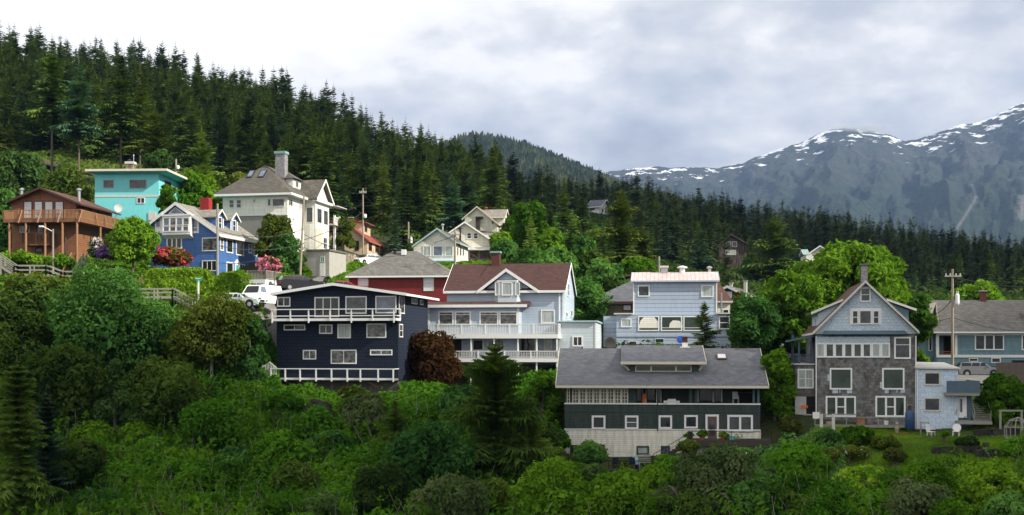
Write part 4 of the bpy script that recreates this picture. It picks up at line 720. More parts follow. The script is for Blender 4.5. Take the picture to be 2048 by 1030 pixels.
def house_K():
    h = H('dark_bungalow', 'dark red-brown bungalow with white-edged gables behind the grey-blue house', C5, 1060, 1180, 158, 520, xb=1262, L=7)
    W, L = h.W, h.L; q = h.uz; ap = q(1085, 335, -.4); k = .55; re = (W+.7, ap[1]-k*(W+.7-ap[0])*.9); le = (ap[0]-2, ap[1]-k*2*.9); f = lambda u: ap[1]-k*.9*abs(u-ap[0])-.2
    h.body([(ap[0]-1.6, -3), (W, -3), (W, f(W)), (ap[0], f(ap[0])), (ap[0]-1.6, f(ap[0]-1.6))], 0, L, 'redwood_siding'); h.gable_v(le, ap, re, -.6, L+.5, 'roof_mossy', tw=.3); h.win(1078,380,1118,425, pane='glass_blind'); 
    for x, y in ((1110, 320), (1217, 305)): c = q(x, y, 4); h.chimney((c[0], 4), .4, .4, f(min(c[0], W))-.8, c[1], 'old_white')
    h2 = H('weathered_cottage', 'cream cottage with peeling steep roof squeezed beside the grey-blue house', C5, 1012, 1104, 141, 560, th=-4, L=7)
    W = h2.W; q = h2.uz; ze = q(1060, 447, -.3)[1]; zt = q(1015, 300, 1.5)[1]; h2.block(0, W, 0, 7, -3, ze-.05, 'cream'); h2.hip(-.9, W+.3, -.3, 7, ze, zt, (-.6, 2), (.2, 2), 'roof_darkbrown', trim='old_white'); h2.win(1050,510,1095,560, mat='white', fw=.07)
    m = MB(); a = q(1040, 380, -.6); m.tube((a[0], -.6, ze-2.5), (a[0], -.6, zt-1.5), .09); h2.part('stove_pipe', m, 'grey_metal')
house_K()
def far_houses():
    h = H('white_cottage', 'small white cottage with blue-grey roof high in the far forest', C4, 1420, 1482, 345, 90, th=-25, L=8)
    W, L = h.W, h.L; q = h.uz; z = q(1450, 40, 0)[1]; zr = z+2.4; h.block(0, W, 0, L, -3, z, 'white'); h.gable_u(-.6, W+.8, (-.6, z), (L/2, zr), (L+.6, z), 'roof_slate'); m = MB(); m.prism([(0, 0, z), (0, L/2, zr-.25), (0, L, z)], (W, 0, 0)); h.part('gable_wall', m, 'white')
    h.win(0,0,0,0, pm=('r', W), raw=(2, 3.4, z-1.4, z-.2)); h.win(0,0,0,0, pm=('r', W), raw=(4.5, 6, z-1.4, z-.2)); h.win(1430,45,1460,60, pane='glass_dark'); h.block(W+.1, W+6, 1, 5, z-3.6, z-2.6, 'door_brown', 'deck')
    h = H('timber_chalet', 'dark red timber chalet with white-framed gable windows deep in the forest', C0, 1438, 1500, 262, 512, th=-5, L=8)
    W, L = h.W, h.L; q = h.uz; ap = q(1462, 468, 0); z = q(1462, 494, 0)[1]; h.body([(0, -4), (W, -4), (W, z), (ap[0], ap[1]-.2), (0, z)], 0, L, 'redwood_siding'); h.gable_v((-.5, z), ap, (W+.5, z), -.6, L, 'roof_darkbrown', trim='redwood_siding')
    h.win(1452,483,1462,494, mat='old_white', pane='glass_grey'); h.win(1464,483,1474,494, mat='old_white', pane='glass_grey'); h.win(1450,500,1472,510, mat='old_white', pane='glass_curtain', nx=2)
    h = H('white_gabled_house', 'white house gable just showing above the big maple', C0, 1612, 1660, 262, 530, th=-6, L=9)
    W, L = h.W, h.L; q = h.uz; ap = q(1640, 491, -.4); z = q(1640, 504, 0)[1]; k = 0.75; h.body([(0, -4), (W, -4), (W, z-.5), (ap[0]+1.5, z), (ap[0], ap[1]-.25), (ap[0]-1.5, z), (0, z-.5)], 0, L, 'white_siding'); h.gable_v((ap[0]-2.4, ap[1]-1.7), ap, (ap[0]+2.4, ap[1]-1.7), -.5, L, 'roof_pale'); h.gable_u(-.6, ap[0]-2.2, (0, z-.3), (3, z+.8), (6, z-.3), 'copper_green'); h.gable_u(ap[0]+2.2, W+.6, (0, z-.3), (3, z+.8), (6, z-.3), 'copper_green'); h.win(1634,505,1646,515, mat='trim')
    # light blue house glimpsed behind the stairs, and one behind the maple
    h = H('pale_blue_house', 'pale blue house with white band glimpsed between maple and green roof', C5, 1385, 1568, 134, 870, th=-7, L=8)
    W, L = h.W, h.L; q = h.uz; z = q(1500, 640, 0)[1]; h.block(0, W, 0, L, -3, z, 'teal_siding'); m = MB(); zz = q(1450, 768, 0)[1]; m.pb(('f', 0), 0, W, zz-.06, zz+.1, 0, .05); h.part('belt_course', m, 'white'); h.block(W+.003, W+2.2, 0, L, -3, q(1590, 690, 0)[1], 'white_siding'); h.win(1490,778,1535,815, pane='glass_dark'); h.gable_u(-.5, W+2.6, (-.4, z), (L/2, z+2), (L+.4, z), 'roof_slate')
    h = H('small_blue_house', 'small light blue house corner showing between maple and the teal house', C7, 690, 765, 150, 430, th=-6, L=7)
    W, L = h.W, h.L; q = h.uz; z = q(730, 330, 0)[1]; h.block(0, W, 0, L, -4, z, 'lightblue_pale'); h.gable_u(-.4, W+.4, (-.4, z), (L/2, z+1.6), (L+.4, z), 'roof_slate'); h.win(735,345,752,372)
far_houses()
# ================================================================== green and white house in front
def house_green():
    h = H('green_house', 'long dark green and cream house with big grey roof and open upper porch', C6, 138, 1475, 104, 905, th=-5, L=11)
    W, L = h.W, h.L; q = h.uz; ze = q(800, 381, -.9)[1]; vr = L*.52; zr = q(800, 126, vr)[1]; zp = q(800, 510, 0)[1]; zg = q(800, 684, 0)[1]; zf = zp-.9
    # ground at the right is higher: cream storey
    h.block(0, W, 0, L, -1.5, zg, 'offwhite_siding'); h.block(-.03, W+.03, -.03, L, zg+.003, zp, 'green_siding', label='dark green clapboard storey')
    m = MB(); m.box(-.06, W+.06, -.1, -.031, zp-.02, zp+.1); m.box(-.06, W+.06, -.07, -.031, zg-.03, zg+.05); h.part('belt_course', m, 'white'); m = MB(); zz = q(800, 562)[1]; m.box(-.05, W+.05, -.06, -.032, zz-.05, zz+.05); h.part('drip_board', m, 'green_paint')
    ul = q(602, 450)[0]; v = 2.6; h.block(-.02, ul, 0, L, zp+.004, ze-.1, 'green_siding'); h.block(ul+.003, W, v, L, zp+.004, ze-.1, 'green_siding'); h.block(ul, W, .1, L, ze-.35, ze-.13, 'wood_dark', 'porch_ceiling')
    # window band, eight small-paned casements
    n = 8; x0, x1 = 188, 572
    for i in range(n): a = x0+(x1-x0)*i/n; h.win(a,398,a+(x1-x0)/n-1,508, nx=2, ny=4, mat='cream_trim', pane='glass_swirl', fw=.08, mw=.03)
    h.win(150,398,170,508, mat='cream_trim', nx=1, ny=4, pane='glass_dark', fw=.07, mw=.03)
    # porch posts
    for a, b, mt in ((605,625,'green_paint'), (765,775,'old_white'), (990,1012,'green_paint'), (1028,1046,'green_paint'), (1427,1441,'slate_blue'), (1458,1474,'slate_blue')):
        u0 = q(a, 450)[0]; u1 = q(b, 450)[0]; h.block(u0, u1, .02, .22, zp+.1, ze-.36, mt, 'porch_post')
    for a, b in ((664,672), (690,698), (790,800), (1046,1057), (1150,1162), (1208,1218)):
        u0 = q(a, 450, v-.05)[0]; u1 = q(b, 450, v-.05)[0]; h.block(u0, u1, v-.1, v-.003, zp+.1, ze-.36, 'old_white', 'door_trim')
    for a, b, p in ((626,664,'glass_dark'), (700,765,'glass_dark'), (776,790,'glass_sky_tint'), (1060,1150,'glass_dark'), (1163,1208,'glass_dark')): h.win(a,400,b,505, pm=('f', v), pane=p, mat='green_paint', fw=.05)
    u0 = q(1290, 450, v)[0]; u1 = q(1425, 450, v)[0]; h.block(u0, u1, v-.02, v-.003, zp+.0, ze-.36, 'dark', 'doorway_shade')  # near-black sheet paints the shade of the deep opening
    m = MB(); m.box(u0, u1, v-.06, v-.03, q(1350, 430, v)[1]-.03, q(1350, 430, v)[1]+.03); h.part('shelf', m, 'door_brown')
    # roof with shed dormer
    ua = q(75, 385, -.9)[0]; ub = q(1536, 385, -.9)[0]; ro = h.gable_u(ua, ub, (-.9, ze), (vr, zr), (L+.8, ze-.1), 'shingle_grey_y', trim='cream_trim', t=.18)
    m = MB(); m.prism([(0, 0, ze-.1), (0, vr, zr-.5), (0, L, ze-.1)], (W, 0, 0)); h.part('gable_wall', m, 'green_siding')
    sl = (zr-ze)/(vr+.9); v1 = 1.5; zs = ze+sl*(v1+.9); d0 = q(578, 260, v1)[0]; d1 = q(1060, 260, v1)[0]; zt = q(800, 238, v1)[1]; 
    m = MB(); m.box(d0, d1, v1, vr, zs-.1, zt); d = h.part('dormer', m, 'green_paint'); e0 = q(522, 232, v1-.7)[0]; e1 = q(1106, 232, v1-.7)[0]; zz = q(800, 228, v1-.7)[1]
    m = MB(); m.prism([(e0, v1-.7, zz), (e1, v1-.7, zz), (e1, vr+.1, zr+.14), (e0, vr+.1, zr+.14)], (0, 0, .12)); r2 = h.part('roof', m, 'shingle_grey_y', parent=d); m = MB(); m.box(e0-.03, e1+.03, v1-.78, v1-.702, zz-.1, zz+.13); m.prism([(e1+.002, v1-.7, zz-.08), (e1+.002, vr, zr+.02), (e1+.002, vr, zr+.27), (e1+.002, v1-.7, zz+.14)], (.05, 0, 0)); h.part('fascia', m, 'cream_trim', parent=d)
    for a, b in ((620,729), (729,900), (900,1006)): h.win(a,243,b,286, pm=('f', v1), pane='glass_green', mat='cream_trim', fw=.07)
    for e, dd in ((e0+.1, d0), (e1-.1, d1)): m = MB(); m.beam((e, v1-.5, zz-.05), (dd, v1-.03, zs+.1), .1, .13); h.part('bracket', m, 'cream_trim', parent=d)
    # roof furniture
    c = q(1212, 181, 4.0); zc = ze+sl*4.9; m = MB(); m.prism([(c[0]-.42, 3.55, zc-sl*.45+.01), (c[0]+.42, 3.55, zc-sl*.45+.01), (c[0]+.42, 4.45, zc+sl*.45+.01), (c[0]-.42, 4.45, zc+sl*.45+.01)], (0, -.06, .12)); s = h.part('skylight', m, 'door_brown'); m = MB(); m.prism([(c[0]-.33, 3.5, zc-sl*.38+.13), (c[0]+.33, 3.5, zc-sl*.38+.13), (c[0]+.33, 4.22, zc+sl*.34+.13), (c[0]-.33, 4.22, zc+sl*.34+.13)], (0, -.02, .03)); h.part('pane', m, 'glass_blind', parent=s)
    c = q(960, 100, vr); h.chimney((c[0], vr), .45, .6, zr+.35, q(960, 52, vr)[1], 'brick', cap=.08, capm='brick'); m = MB(); m.box(c[0]-.24, c[0]+.24, vr-.4, vr+.4, zr-.3, zr+.5); m.box(c[0]-.45, c[0]+.45, vr-.6, vr+.6, zr-.3, zr+.16); h.part('flashing', m, 'white')
    h.pipe((q(255, 110, vr)[0], vr), .04, zr-.2, q(255, 112, vr)[1], 'black_metal'); h.pipe((q(540, 195, 2.5)[0], 2.5), .06, zs, q(540, 180, 2.5)[1], 'black_metal'); h.pipe((q(768, 355, .3)[0], .3), .05, ze+sl*.8, q(768, 345, .3)[1], 'black_metal')
    m = MB(); uu = q(772, 600)[0]; m.tube((uu, -.1, ze-.2), (uu, -.1, zg-.1), .045); h.part('downspout', m, 'green_paint')
    for uu, mt in ((-.03, 'cream_trim'), (W+.03, 'cream_trim')): m = MB(); m.box(uu-.06, uu+.06, -.08, -.004, -1, zg-.04); h.part('corner_board', m, mt)
    # windows of the green storey
    for a in ((321,587,415,681,1,'glass_dark'), (549,587,642,681,2,'glass_curtain'), (780,586,873,679,1,'glass_dark'), (956,584,1050,676,1,'glass_dark')): h.win(*a[:4], pm=('f', -.03), ny=a[4], pane='glass_grey' if a[4] == 2 else a[5], fw=.16)
    w = h.win(1252,583,1428,700, pm=('f', -.03), nx=2, pane='glass_grey', fw=.17, mw=.16)
    pm = ('f', -.03); s0, s1, z0, z1 = h.rect(pm, 1102, 580, 1194, 757); m = MB(); e = .17; m.pb(pm, s0, s1, z1-e, z1, 0, .07); m.pb(pm, s0, s0+e, z0, z1-e, 0, .07); m.pb(pm, s1-e, s1, z0, z1-e, 0, .07); fr = h.part('door', m, 'white'); m = MB(); m.pb(pm, s0+e, s1-e, z0, z1-e, .0, .03); h.part('leaf', m, 'door_brown', parent=fr); m = MB(); m.pb(pm, s0+e+.14, s1-e-.14, z0+.35, z1-e-.18, .03, .04); h.part('pane', m, 'glass_grey', parent=fr)
    # windows and doors of the cream storey
    for a in ((628,796,715,857,'glass_curtain'), (796,796,858,853,'glass_sky_tint')): h.win(*a[:4], pane=a[4], mat='green_paint', fw=.14)
    h.win(172,790,332,906, pane='dark', mat='wood_dark', fw=.1, name='opening'); h.win(330,777,422,920, pane='dark', mat='old_white', fw=.13, name='door')  # near-black pane stands in for the shade inside the opening
    # deck on the right with rails and steps
    v = -2.2; a = q(1010, 760, v)[0]; b = q(1556, 760, v)[0]; z1 = q(1250, 757, v)[1]; zt = q(1250, 698, v)[1]; d = h.block(a, b, v, -.03, z1-.5, z1, 'wood_dark', 'deck')
    h.rail([(a, v, z1), (b, v, z1), (b, 3, z1)], zt-z1, 'black_metal', bal=0, post=2.9, low=None, pw=.05, r=.022, parent=d); h.block(a+.4, W+.0, v+.5, -.04, -4, z1-.55, 'concrete', 'retaining_wall'); m = MB(); m.box(a-.3, a, v, v+.06, z1-.1, zt); h.part('stair_post', m, 'black_metal')
    e = q(740, 915, v); st = h.root; m = MB(); n = 12; za = e[1]; ua_ = e[0]
    for i in range(n): uu = ua_+(a-ua_)*i/n; zz = za+(z1-za)*(i+1)/n; m.box(uu, uu+(a-ua_)/n+.05, v, v+1.0, zz-.06, zz)
    for vv in (v, v+1.0): m.beam((ua_, vv, za-.15), (a, vv, z1-.12), .06, .25)
    s = h.part('stairs', m, 'wood_dark'); m = MB(); hh = zt-z1
    for vv in (v,): 
        m.beam((ua_, vv, za+hh), (a, vv, z1+hh), .045, .045); m.beam((ua_, vv, za+hh*.5), (a, vv, z1+hh*.5), .03, .03)
        for i in range(4): uu = ua_+(a-ua_)*i/3; zz = za+(z1-za)*i/3; m.box(uu-.03, uu+.03, vv-.03, vv+.03, zz-.1, zz+hh)
    h.part('railing', m, 'black_metal', parent=s)
    # lower patio rail
    v = -2.6; a = q(140, 900, v)[0]; b = q(735, 900, v)[0]; z1 = q(500, 960, v)[1]; h.rail([(a, v, z1), (b, v, z1)], q(500, 900, v)[1]-z1, 'black_metal', bal=0, post=3.2, low=None, mid=.75, pw=.045, r=.02); h.block(a, b, v, -.01, z1-2.2, z1, 'wood_dark', 'patio')
    # dark timber stairs on the right flank
    u0 = W+.25; z0 = q(1500, 757, 0)[1]; m = MB(); n = 26
    for i in range(n): m.box(u0, u0+1.15, 1+i*.33, 1.36+i*.33, z0+i*.2, z0+.06+i*.2)
    for uu in (u0, u0+1.1): m.beam((uu, 1, z0-.1), (uu, 1+n*.33, z0+n*.2-.1), .07, .3)
    for i in range(0, n, 5): m.box(u0+1.1, u0+1.18, 1+i*.33, 1.08+i*.33, z0+i*.2-2.2, z0+i*.2+1.0)
    m.beam((u0+1.14, 1, z0+1), (u0+1.14, 1+n*.33, z0+n*.2+1), .05, .08); h.part('side_stairs', m, 'wood_dark')
    return h
HG = house_green()

# ================================================================== weathered blue-grey house
def house_W():
    h = H('weathered_house', 'tall weathered shingle house with steep light blue gable and patchy paint', C7, 185, 702, 104, 905, th=-9, L=11)
    W, L = h.W, h.L; q = h.uz; zk = q(440, 425)[1]; ov = .55; ap = q(440, 157, -ov); le = q(168, 425, -ov); re = q(716, 418, -ov); kl = (ap[1]-le[1])/(ap[0]-le[0]); kr = (ap[1]-re[1])/(re[0]-ap[0])
    h.block(0, W, 0, L, -1.2, zk-.1, 'weathered_shingle'); f = lambda u: (ap[1]-kl*(ap[0]-u) if u < ap[0] else ap[1]-kr*(u-ap[0]))-.2
    h.body([(-.25, zk-.097), (W+.1, zk-.097), (W+.1, f(W+.1)), (ap[0], f(ap[0])), (-.25, f(-.25))], -.06, L, 'blue_shingle', label='light blue shingled gable'); h.gable_v(le, ap, re, -ov, L+.5, 'roof_darkbrown', trim='old_white', tw=.2)
    u0, u1, z0, z1 = h.rect(('f', 0), 228, 415, 642, 433); m = MB(); m.prism([(u0, -.06, z1), (u1, -.06, z1), (u1+.2, -.45, z0), (u0-.2, -.45, z0)], (0, .1, -.08)); h.part('skirt_roof', m, 'slate_blue')
    pm = ('f', -.06); h.win(412,192,468,268, pm=pm, ny=2, fw=.12, pane='glass_grey')
    s0, s1, z0, z1 = h.rect(pm, 360, 300, 523, 385); m = MB(); m.pb(pm, s0, s1, z0, z1, 0, .03); h.part('window_surround', m, 'white'); pm2 = ('f', -.09); h.win(372,312,402,380, pm=pm2, ny=2, fw=.06); h.win(408,310,472,382, pm=pm2, fw=.08, pane='glass_grey'); h.win(480,312,510,380, pm=pm2, ny=2, fw=.06)
    u0, u1, z0, z1 = h.rect(('f', 0), 186, 447, 566, 480); m = MB(); m.pb(('f', 0), u0, u1, z0, z1, .0, .03); h.part('board', m, 'blue_shingle')
    x0, x1, n = 185, 567, 8
    for i in range(n): a = x0+(x1-x0)*i/n; h.win(a,479,a+(x1-x0)/n-.5,554, pane='glass_grey' if i not in (0, 6, 7) else 'glass_curtain', fw=.12)
    h.win(588,447,674,561, fw=.13, ny=1, split=(.66,), pane='glass_grey'); h.win(256,608,372,719, fw=.13, pane='glass_green'); h.win(526,608,641,719, fw=.13, pane='glass_green')
    for x0, y0 in ((235, 752), (491, 752)): h.win(x0,y0,x0+156,y0+108, nx=3, fw=.14, mw=.14, pane='glass_green'); a = q(x0+78, y0+56, 0); m = MB(); m.pb(('f', 0), a[0]-.28, a[0]+.28, a[1]-.04, a[1]+.04, 0, .05); h.part('mullion', m, 'white')
    for a in ((355,590,'x'), ): pass
    for x0, y0, x1, y1 in ((270,718,298,737), (305,718,312,735), (345,718,370,737), (540,718,560,737), (600,718,606,735), (622,718,645,735), (515,680,525,712), (245,640,255,675)): s0, s1, z0, z1 = h.rect(('f', 0), x0, y0, x1, y1); m = MB(); m.pb(('f', 0), s0, s1, z0, z1, .0, .012); h.part('patch', m, 'blue_shingle')
    for x in (186, 699): uu = q(x, 700)[0]; m = MB(); m.tube((uu, -.07, -1.0), (uu, -.07, zk-.3), .05); h.part('downspout', m, 'white')
    # shed dormers on both slopes
    for sg in (-1, 1):
        if sg < 0: a = q(187, 320, 2.2); b = q(305, 267, 2.2)
        else: a = q(672, 303, 2.2); b = q(565, 265, 2.2)
        zlo = f(a[0]) if -.5 < a[0] < W+.5 else f(0)
        m = MB(); m.prism([(a[0]-sg*.15, 2.2, zlo-.6), (a[0]-sg*.15, 2.2, a[1]-.1), (b[0], 2.2, b[1]-.1), (b[0], 2.2, zlo-.6)], (0, 6.5, 0)); d = h.part('dormer', m, 'teal_siding' if sg > 0 else 'blue_shingle')
        m = MB(); m.prism([(a[0]+sg*.45, 1.9, a[1]-.16), (b[0]-sg*.3, 1.9, b[1]+.1), (b[0]-sg*.3, 1.9, b[1]+.24), (a[0]+sg*.45, 1.9, a[1]-.02)], (0, 7.2, 0)); h.part('roof', m, 'roof_darkbrown', parent=d); m = MB(); m.prism([(a[0]+sg*.45, 1.85, a[1]-.2), (b[0]-sg*.3, 1.85, b[1]+.06), (b[0]-sg*.3, 1.85, b[1]+.25), (a[0]+sg*.45, 1.85, a[1]-.0)], (0, .048, 0)); h.part('fascia', m, 'white', parent=d)
        if sg < 0: h.win(0,0,0,0, pm=('l', a[0]+.15), raw=(3, 4.6, a[1]-1.6, a[1]-.4), nx=2, fw=.1)
    c = q(434, 100, 1.2); h.chimney((c[0], 1.2), .5, .5, ap[1]-.8, q(434, 80, 1.2)[1], 'brick_old', capm='concrete_dark', cap=.15)
    # left side porch tower
    v = .8; a = q(78, 700, v)[0]; zt = q(130, 592, v)[1]; z2 = q(130, 755, v)[1]; h.block(a, -.003, v, v+3.2, z2, zt, 'weathered_shingle', label='lower side wing'); h.win(90,612,174,713, pm=('f', v), nx=2, ny=2, fw=.13, pane='glass_curtain'); m = MB(); m.box(a-.2, .0, v-.15, v+3.4, zt+.003, zt+.12); h.part('porch_floor', m, 'old_white')
    for x in (98, 160): uu = q(x, 520, v)[0]; h.block(uu-.08, uu+.08, v, v+.16, zt+.12, q(x, 470, v)[1], 'navy_rail', 'porch_post')
    h.block(a-.1, a+.1, v+2.9, v+3.1, zt+.12, zt+2.6, 'navy_rail', 'porch_post'); zz = q(130, 458, v)[1]; m = MB(); m.prism([(a-.6, v-.4, zz-.25), (.05, v-.4, zz+.2), (.05, v+3.8, zz+.2), (a-.6, v+3.8, zz-.25)], (0, 0, .12)); h.part('porch_roof', m, 'slate_blue'); h.rail([(a, v+3, zt+.12), (a, v, zt+.12), (-.1, v, zt+.12)], q(130, 540, v)[1]-zt-.12, 'navy_rail', bal=.2, post=1.6, pw=.1)
    m = MB(); b = q(135, 800, v)[0]; zb_ = q(110, 848, v)[1]; w = b-a; hh = z2-zb_
    k = 9
    for i in range(-k, k+1):
        for sgn in (1, -1):
            p0 = max(0, i/k); p1 = min(1, i/k+1); 
            if p1-p0 < .03: continue
            t0, t1 = p0-i/k, p1-i/k
            if sgn < 0: t0, t1 = 1-t0, 1-t1
            m.beam((a+w*p0, v+.01*sgn, zb_+hh*t0), (a+w*p1, v+.01*sgn, zb_+hh*t1), .02, .035)
    h.part('lattice', m, 'white'); h.block(b, -.003, v+.15, v+.25, zb_-.3, z2-.003, 'dark', 'doorway_shade'); h.block(a, b, v+.1, v+.2, zb_-.3, z2-.003, 'wood_dark', 'lattice_backing')  # flat near-black sheet painted as the shade under the wing
    # pale painted annex on the right
    v = -.6; a = q(705, 700, v)[0]; b = q(918, 700, v)[0]; zt = q(810, 612, v)[1]; an = h.block(a, b, v, 6.5, -1.2, zt-.05, 'peel_paint', 'annex'); m = MB(); m.prism([(a-.12, v-.2, zt+.02), (b+.15, v-.2, zt-.04), (b+.15, 6.6, zt+.35), (a-.12, 6.6, zt+.4)], (0, 0, .12)); h.part('roof', m, 'old_white', parent=an); h.win(740,627,827,698, pm=('f', v), mat='old_white', fw=.13); h.win(740,758,828,832, pm=('f', v), mat='old_white', fw=.13, pane='glass_grey'); m = MB(); m.tube((a+.05, v-.06, -1.5), (a+.05, v-.06, zt-.1), .05); h.part('downspout', m, 'white', parent=an)
    # low deck in front and wire fence rail
    v = -1.6; a = q(180, 900, v)[0]; b = q(670, 900, v)[0]; z1 = q(430, 905, v)[1]; zt = q(430, 862, v)[1]; d = h.block(a, b, v, -.01, z1-.15, z1, 'wood_grey', 'deck'); h.rail([(a, v, z1), (b, v, z1)], zt-z1, 'wood_grey', bal=0, post=2.2, pw=.08, low=.05, r=.03, parent=d)
    v = -1.4; a = q(690, 920, v)[0]; b = q(930, 920, v)[0]; z1 = q(810, 922, v)[1]; h.block(a, b, v, -.61, z1-.2, z1-.05, 'wood_dark', 'deck')
    for x in (213, 275): uu = q(x, 870, -3.4)[0]; m = MB(); m.box(uu-.12, uu+.12, -3.5, -3.3, q(x, 1010, -3.4)[1]-1, q(x, 845, -3.4)[1]); h.part('deck_post', m, 'old_white')
    m = MB(); a = q(118, 848, -3.4); b = q(390, 848, -3.4); m.box(a[0], q(272, 848, -3.4)[0], -3.45, -3.37, a[1]-.05, a[1]+.05); m.box(q(275,848,-3.4)[0], b[0], -3.45, -3.37, b[1]-.05, b[1]+.05); h.part('rail_beam', m, 'wood_grey')
    m = MB(); c = q(186, 851, -3.5); m.box(c[0]-.27, c[0]+.27, -3.56, -3.5, c[1]-.27, c[1]+.25); h.part('notice_board', m, 'white')
    return h
HW = house_W()

# small slate lean-to with door and stairs
def shed():
    h = H('shed', 'slate blue lean-to with white door beside the pale annex', C7, 905, 988, 103, 885, th=-6, L=4)
    W = h.W; q = h.uz; zt = q(940, 748, 0)[1]; h.block(0, W, 0, 4, -.8, zt, 'slate_blue'); z1 = q(960, 735, -1)[1]; z2 = q(960, 674, -1)[1]; b = q(1026, 700, -1)[0]
    h.block(-1, b, -1.2, 3, zt+.004, z1-.02, 'wood_grey', 'deck'); m = MB(); m.box(-1, b, -1.25, -1.15, z1, z2); m.box(b-.1, b, -1.15, 2.8, z1, z2); h.part('parapet', m, 'slate_blue')
    s0, s1, z0, z3 = h.rect(('f', 0), 918, 754, 961, 864); m = MB(); m.pb(('f', 0), s0, s1, z0, z3, 0, .05); d = h.part('door', m, 'white'); m = MB(); m.pb(('f', 0), s0+.1, s1-.55, z3-1.2, z3-.2, .05, .06); m.pb(('f', 0), s0+.15, s1-.35, z3-1.3, z3-.2, .05, .056); h.part('pane', m, 'glass_grey', parent=d)
    m = MB(); a = q(918, 890, -1.3)[0]; b2 = q(1090, 890, -1.3)[0]; zz = q(1000, 882, -1.3)[1]; m.box(a, b2, -1.5, -.01, zz-.25, zz); h.part('deck', m, 'wood_grey')
    r = empty('staircase', (0,0,0), 0, 'grey wooden steps climbing beside the slate lean-to', 'staircase'); r.location = h.root.location; r.rotation_euler = h.root.rotation_euler
    p0 = Vector(q(1045, 880, -.6)[0:1]+(-.6, q(1045, 880, -.6)[1])); p1 = Vector(q(1000, 748, 2.2)[0:1]+(2.2, q(1000, 748, 2.2)[1])); n = 14; m = MB()
    for i in range(n): t = (i+.5)/n; p = p0.lerp(p1, t); m.box(p.x-.6, p.x+.6, p.y-.13, p.y+.13, p.z-.03, p.z+.03)
    m.build('tread', 'wood_grey', r)
    for sg in (-1, 1): m = MB(); off = Vector((sg*.65, 0, 0)); m.beam(p0+off, p1+off, .07, .26); m.build('stringer', 'wood_grey', r); m = MB(); up = Vector((0, 0, .8)); m.beam(p0+off+up, p1+off+up, .05, .07); m.tube(p0+off, p0+off+up, .04); m.tube(p1+off, p1+off+up, .04); m.build('handrail', 'wood_grey', r)
shed()

def house_J():
    h = H('teal_house', 'long low teal house with mossy grey roof and recessed front porch', C7, 808, 1420, 134, 630, th=-6, L=10)
    W, L = h.W, h.L; q = h.uz; ze = q(1000, 420, -.5)[1]; zr = q(1000, 258, L/2)[1]; zb_ = q(1000, 547)[1]; v = 2.2; up = q(905, 480)[0]
    h.block(up, W, 0, L, zb_, ze-.05, 'teal_siding'); h.block(0, up-.003, v, L, zb_, ze-.05, 'teal_siding'); h.block(0, W, .02, L, -2, zb_-.003, 'teal_siding'); m = MB(); m.pb(('f', 0), -.05, W, zb_-.14, zb_+.14, 0, .06); h.part('belt_course', m, 'white'); m = MB(); m.pb(('f', 0), -.05, W, ze-.4, ze-.2, 0, .06); h.part('frieze', m, 'white')
    for x in (812, 907): uu = q(x, 480)[0]; h.block(uu-.14, uu+.14, -.03, .2, zb_+.14, ze-.4, 'white', 'porch_post')
    h.win(842,445,884,540, pm=('f', v), mat='wood_dark', pane='dark', name='door'); h.rail([(.1, .05, zb_+.14), (up-.2, .05, zb_+.14)], .35, 'terracotta', bal=0, post=3)
    h.gable_u(-.8, W+1, (-.6, ze), (L/2, zr), (L+.6, ze), 'roof_grey', trim='white', tw=.18)
    h.win(1003,435,1154,516, nx=3, fw=.13, mw=.14, pane='glass_dark'); h.win(1244,435,1330,516, nx=2, fw=.13, pane='glass_dark'); h.win(973,557,1020,575, fw=.08, pane='dark'); h.win(1088,554,1137,582, fw=.1, pane='glass_dark'); h.win(1195,567,1280,585, mat='wood_dark', pane='dark')
    # gabled wing at the left end
    a = q(735, 420, 1.5)[0]; m = MB(); m.prism([(a+.3, 1.5, -2), (-.003, 1.5, -2), (-.003, 1.5, ze-.3), (a+1.2, 1.5, ze+2.7), (a+.3, 1.5, ze-.3)], (0, 7, 0)); wg = h.part('wing', m, 'teal_siding'); m = MB(); m.prism([(a-.2, 1.1, ze-.8), (a+1.2, 1.1, ze+3.2), (a+1.35, 1.1, ze+3.2), (a-.05, 1.1, ze-.8)], (0, 8, 0)); m.prism([(a+1.35, 1.1, ze+3.2), (.6, 1.1, ze-.0), (.45, 1.1, ze-.1), (a+1.3, 1.1, ze+3.0)], (0, 8, 0)); h.part('roof', m, 'cream_trim', parent=wg)
    h.win(765,446,784,520, pm=('f', 1.5), mat='white', ny=1, fw=.08); c = q(1046, 240, L/2); h.chimney((c[0], L/2), .6, .6, zr-.5, q(1046, 214, L/2)[1], 'brick')
    m = MB(); m.box(up*.8, up*2.2, L*.25, L*.3, zr-1.3, zr-.2)
    return h
HJ = house_J()
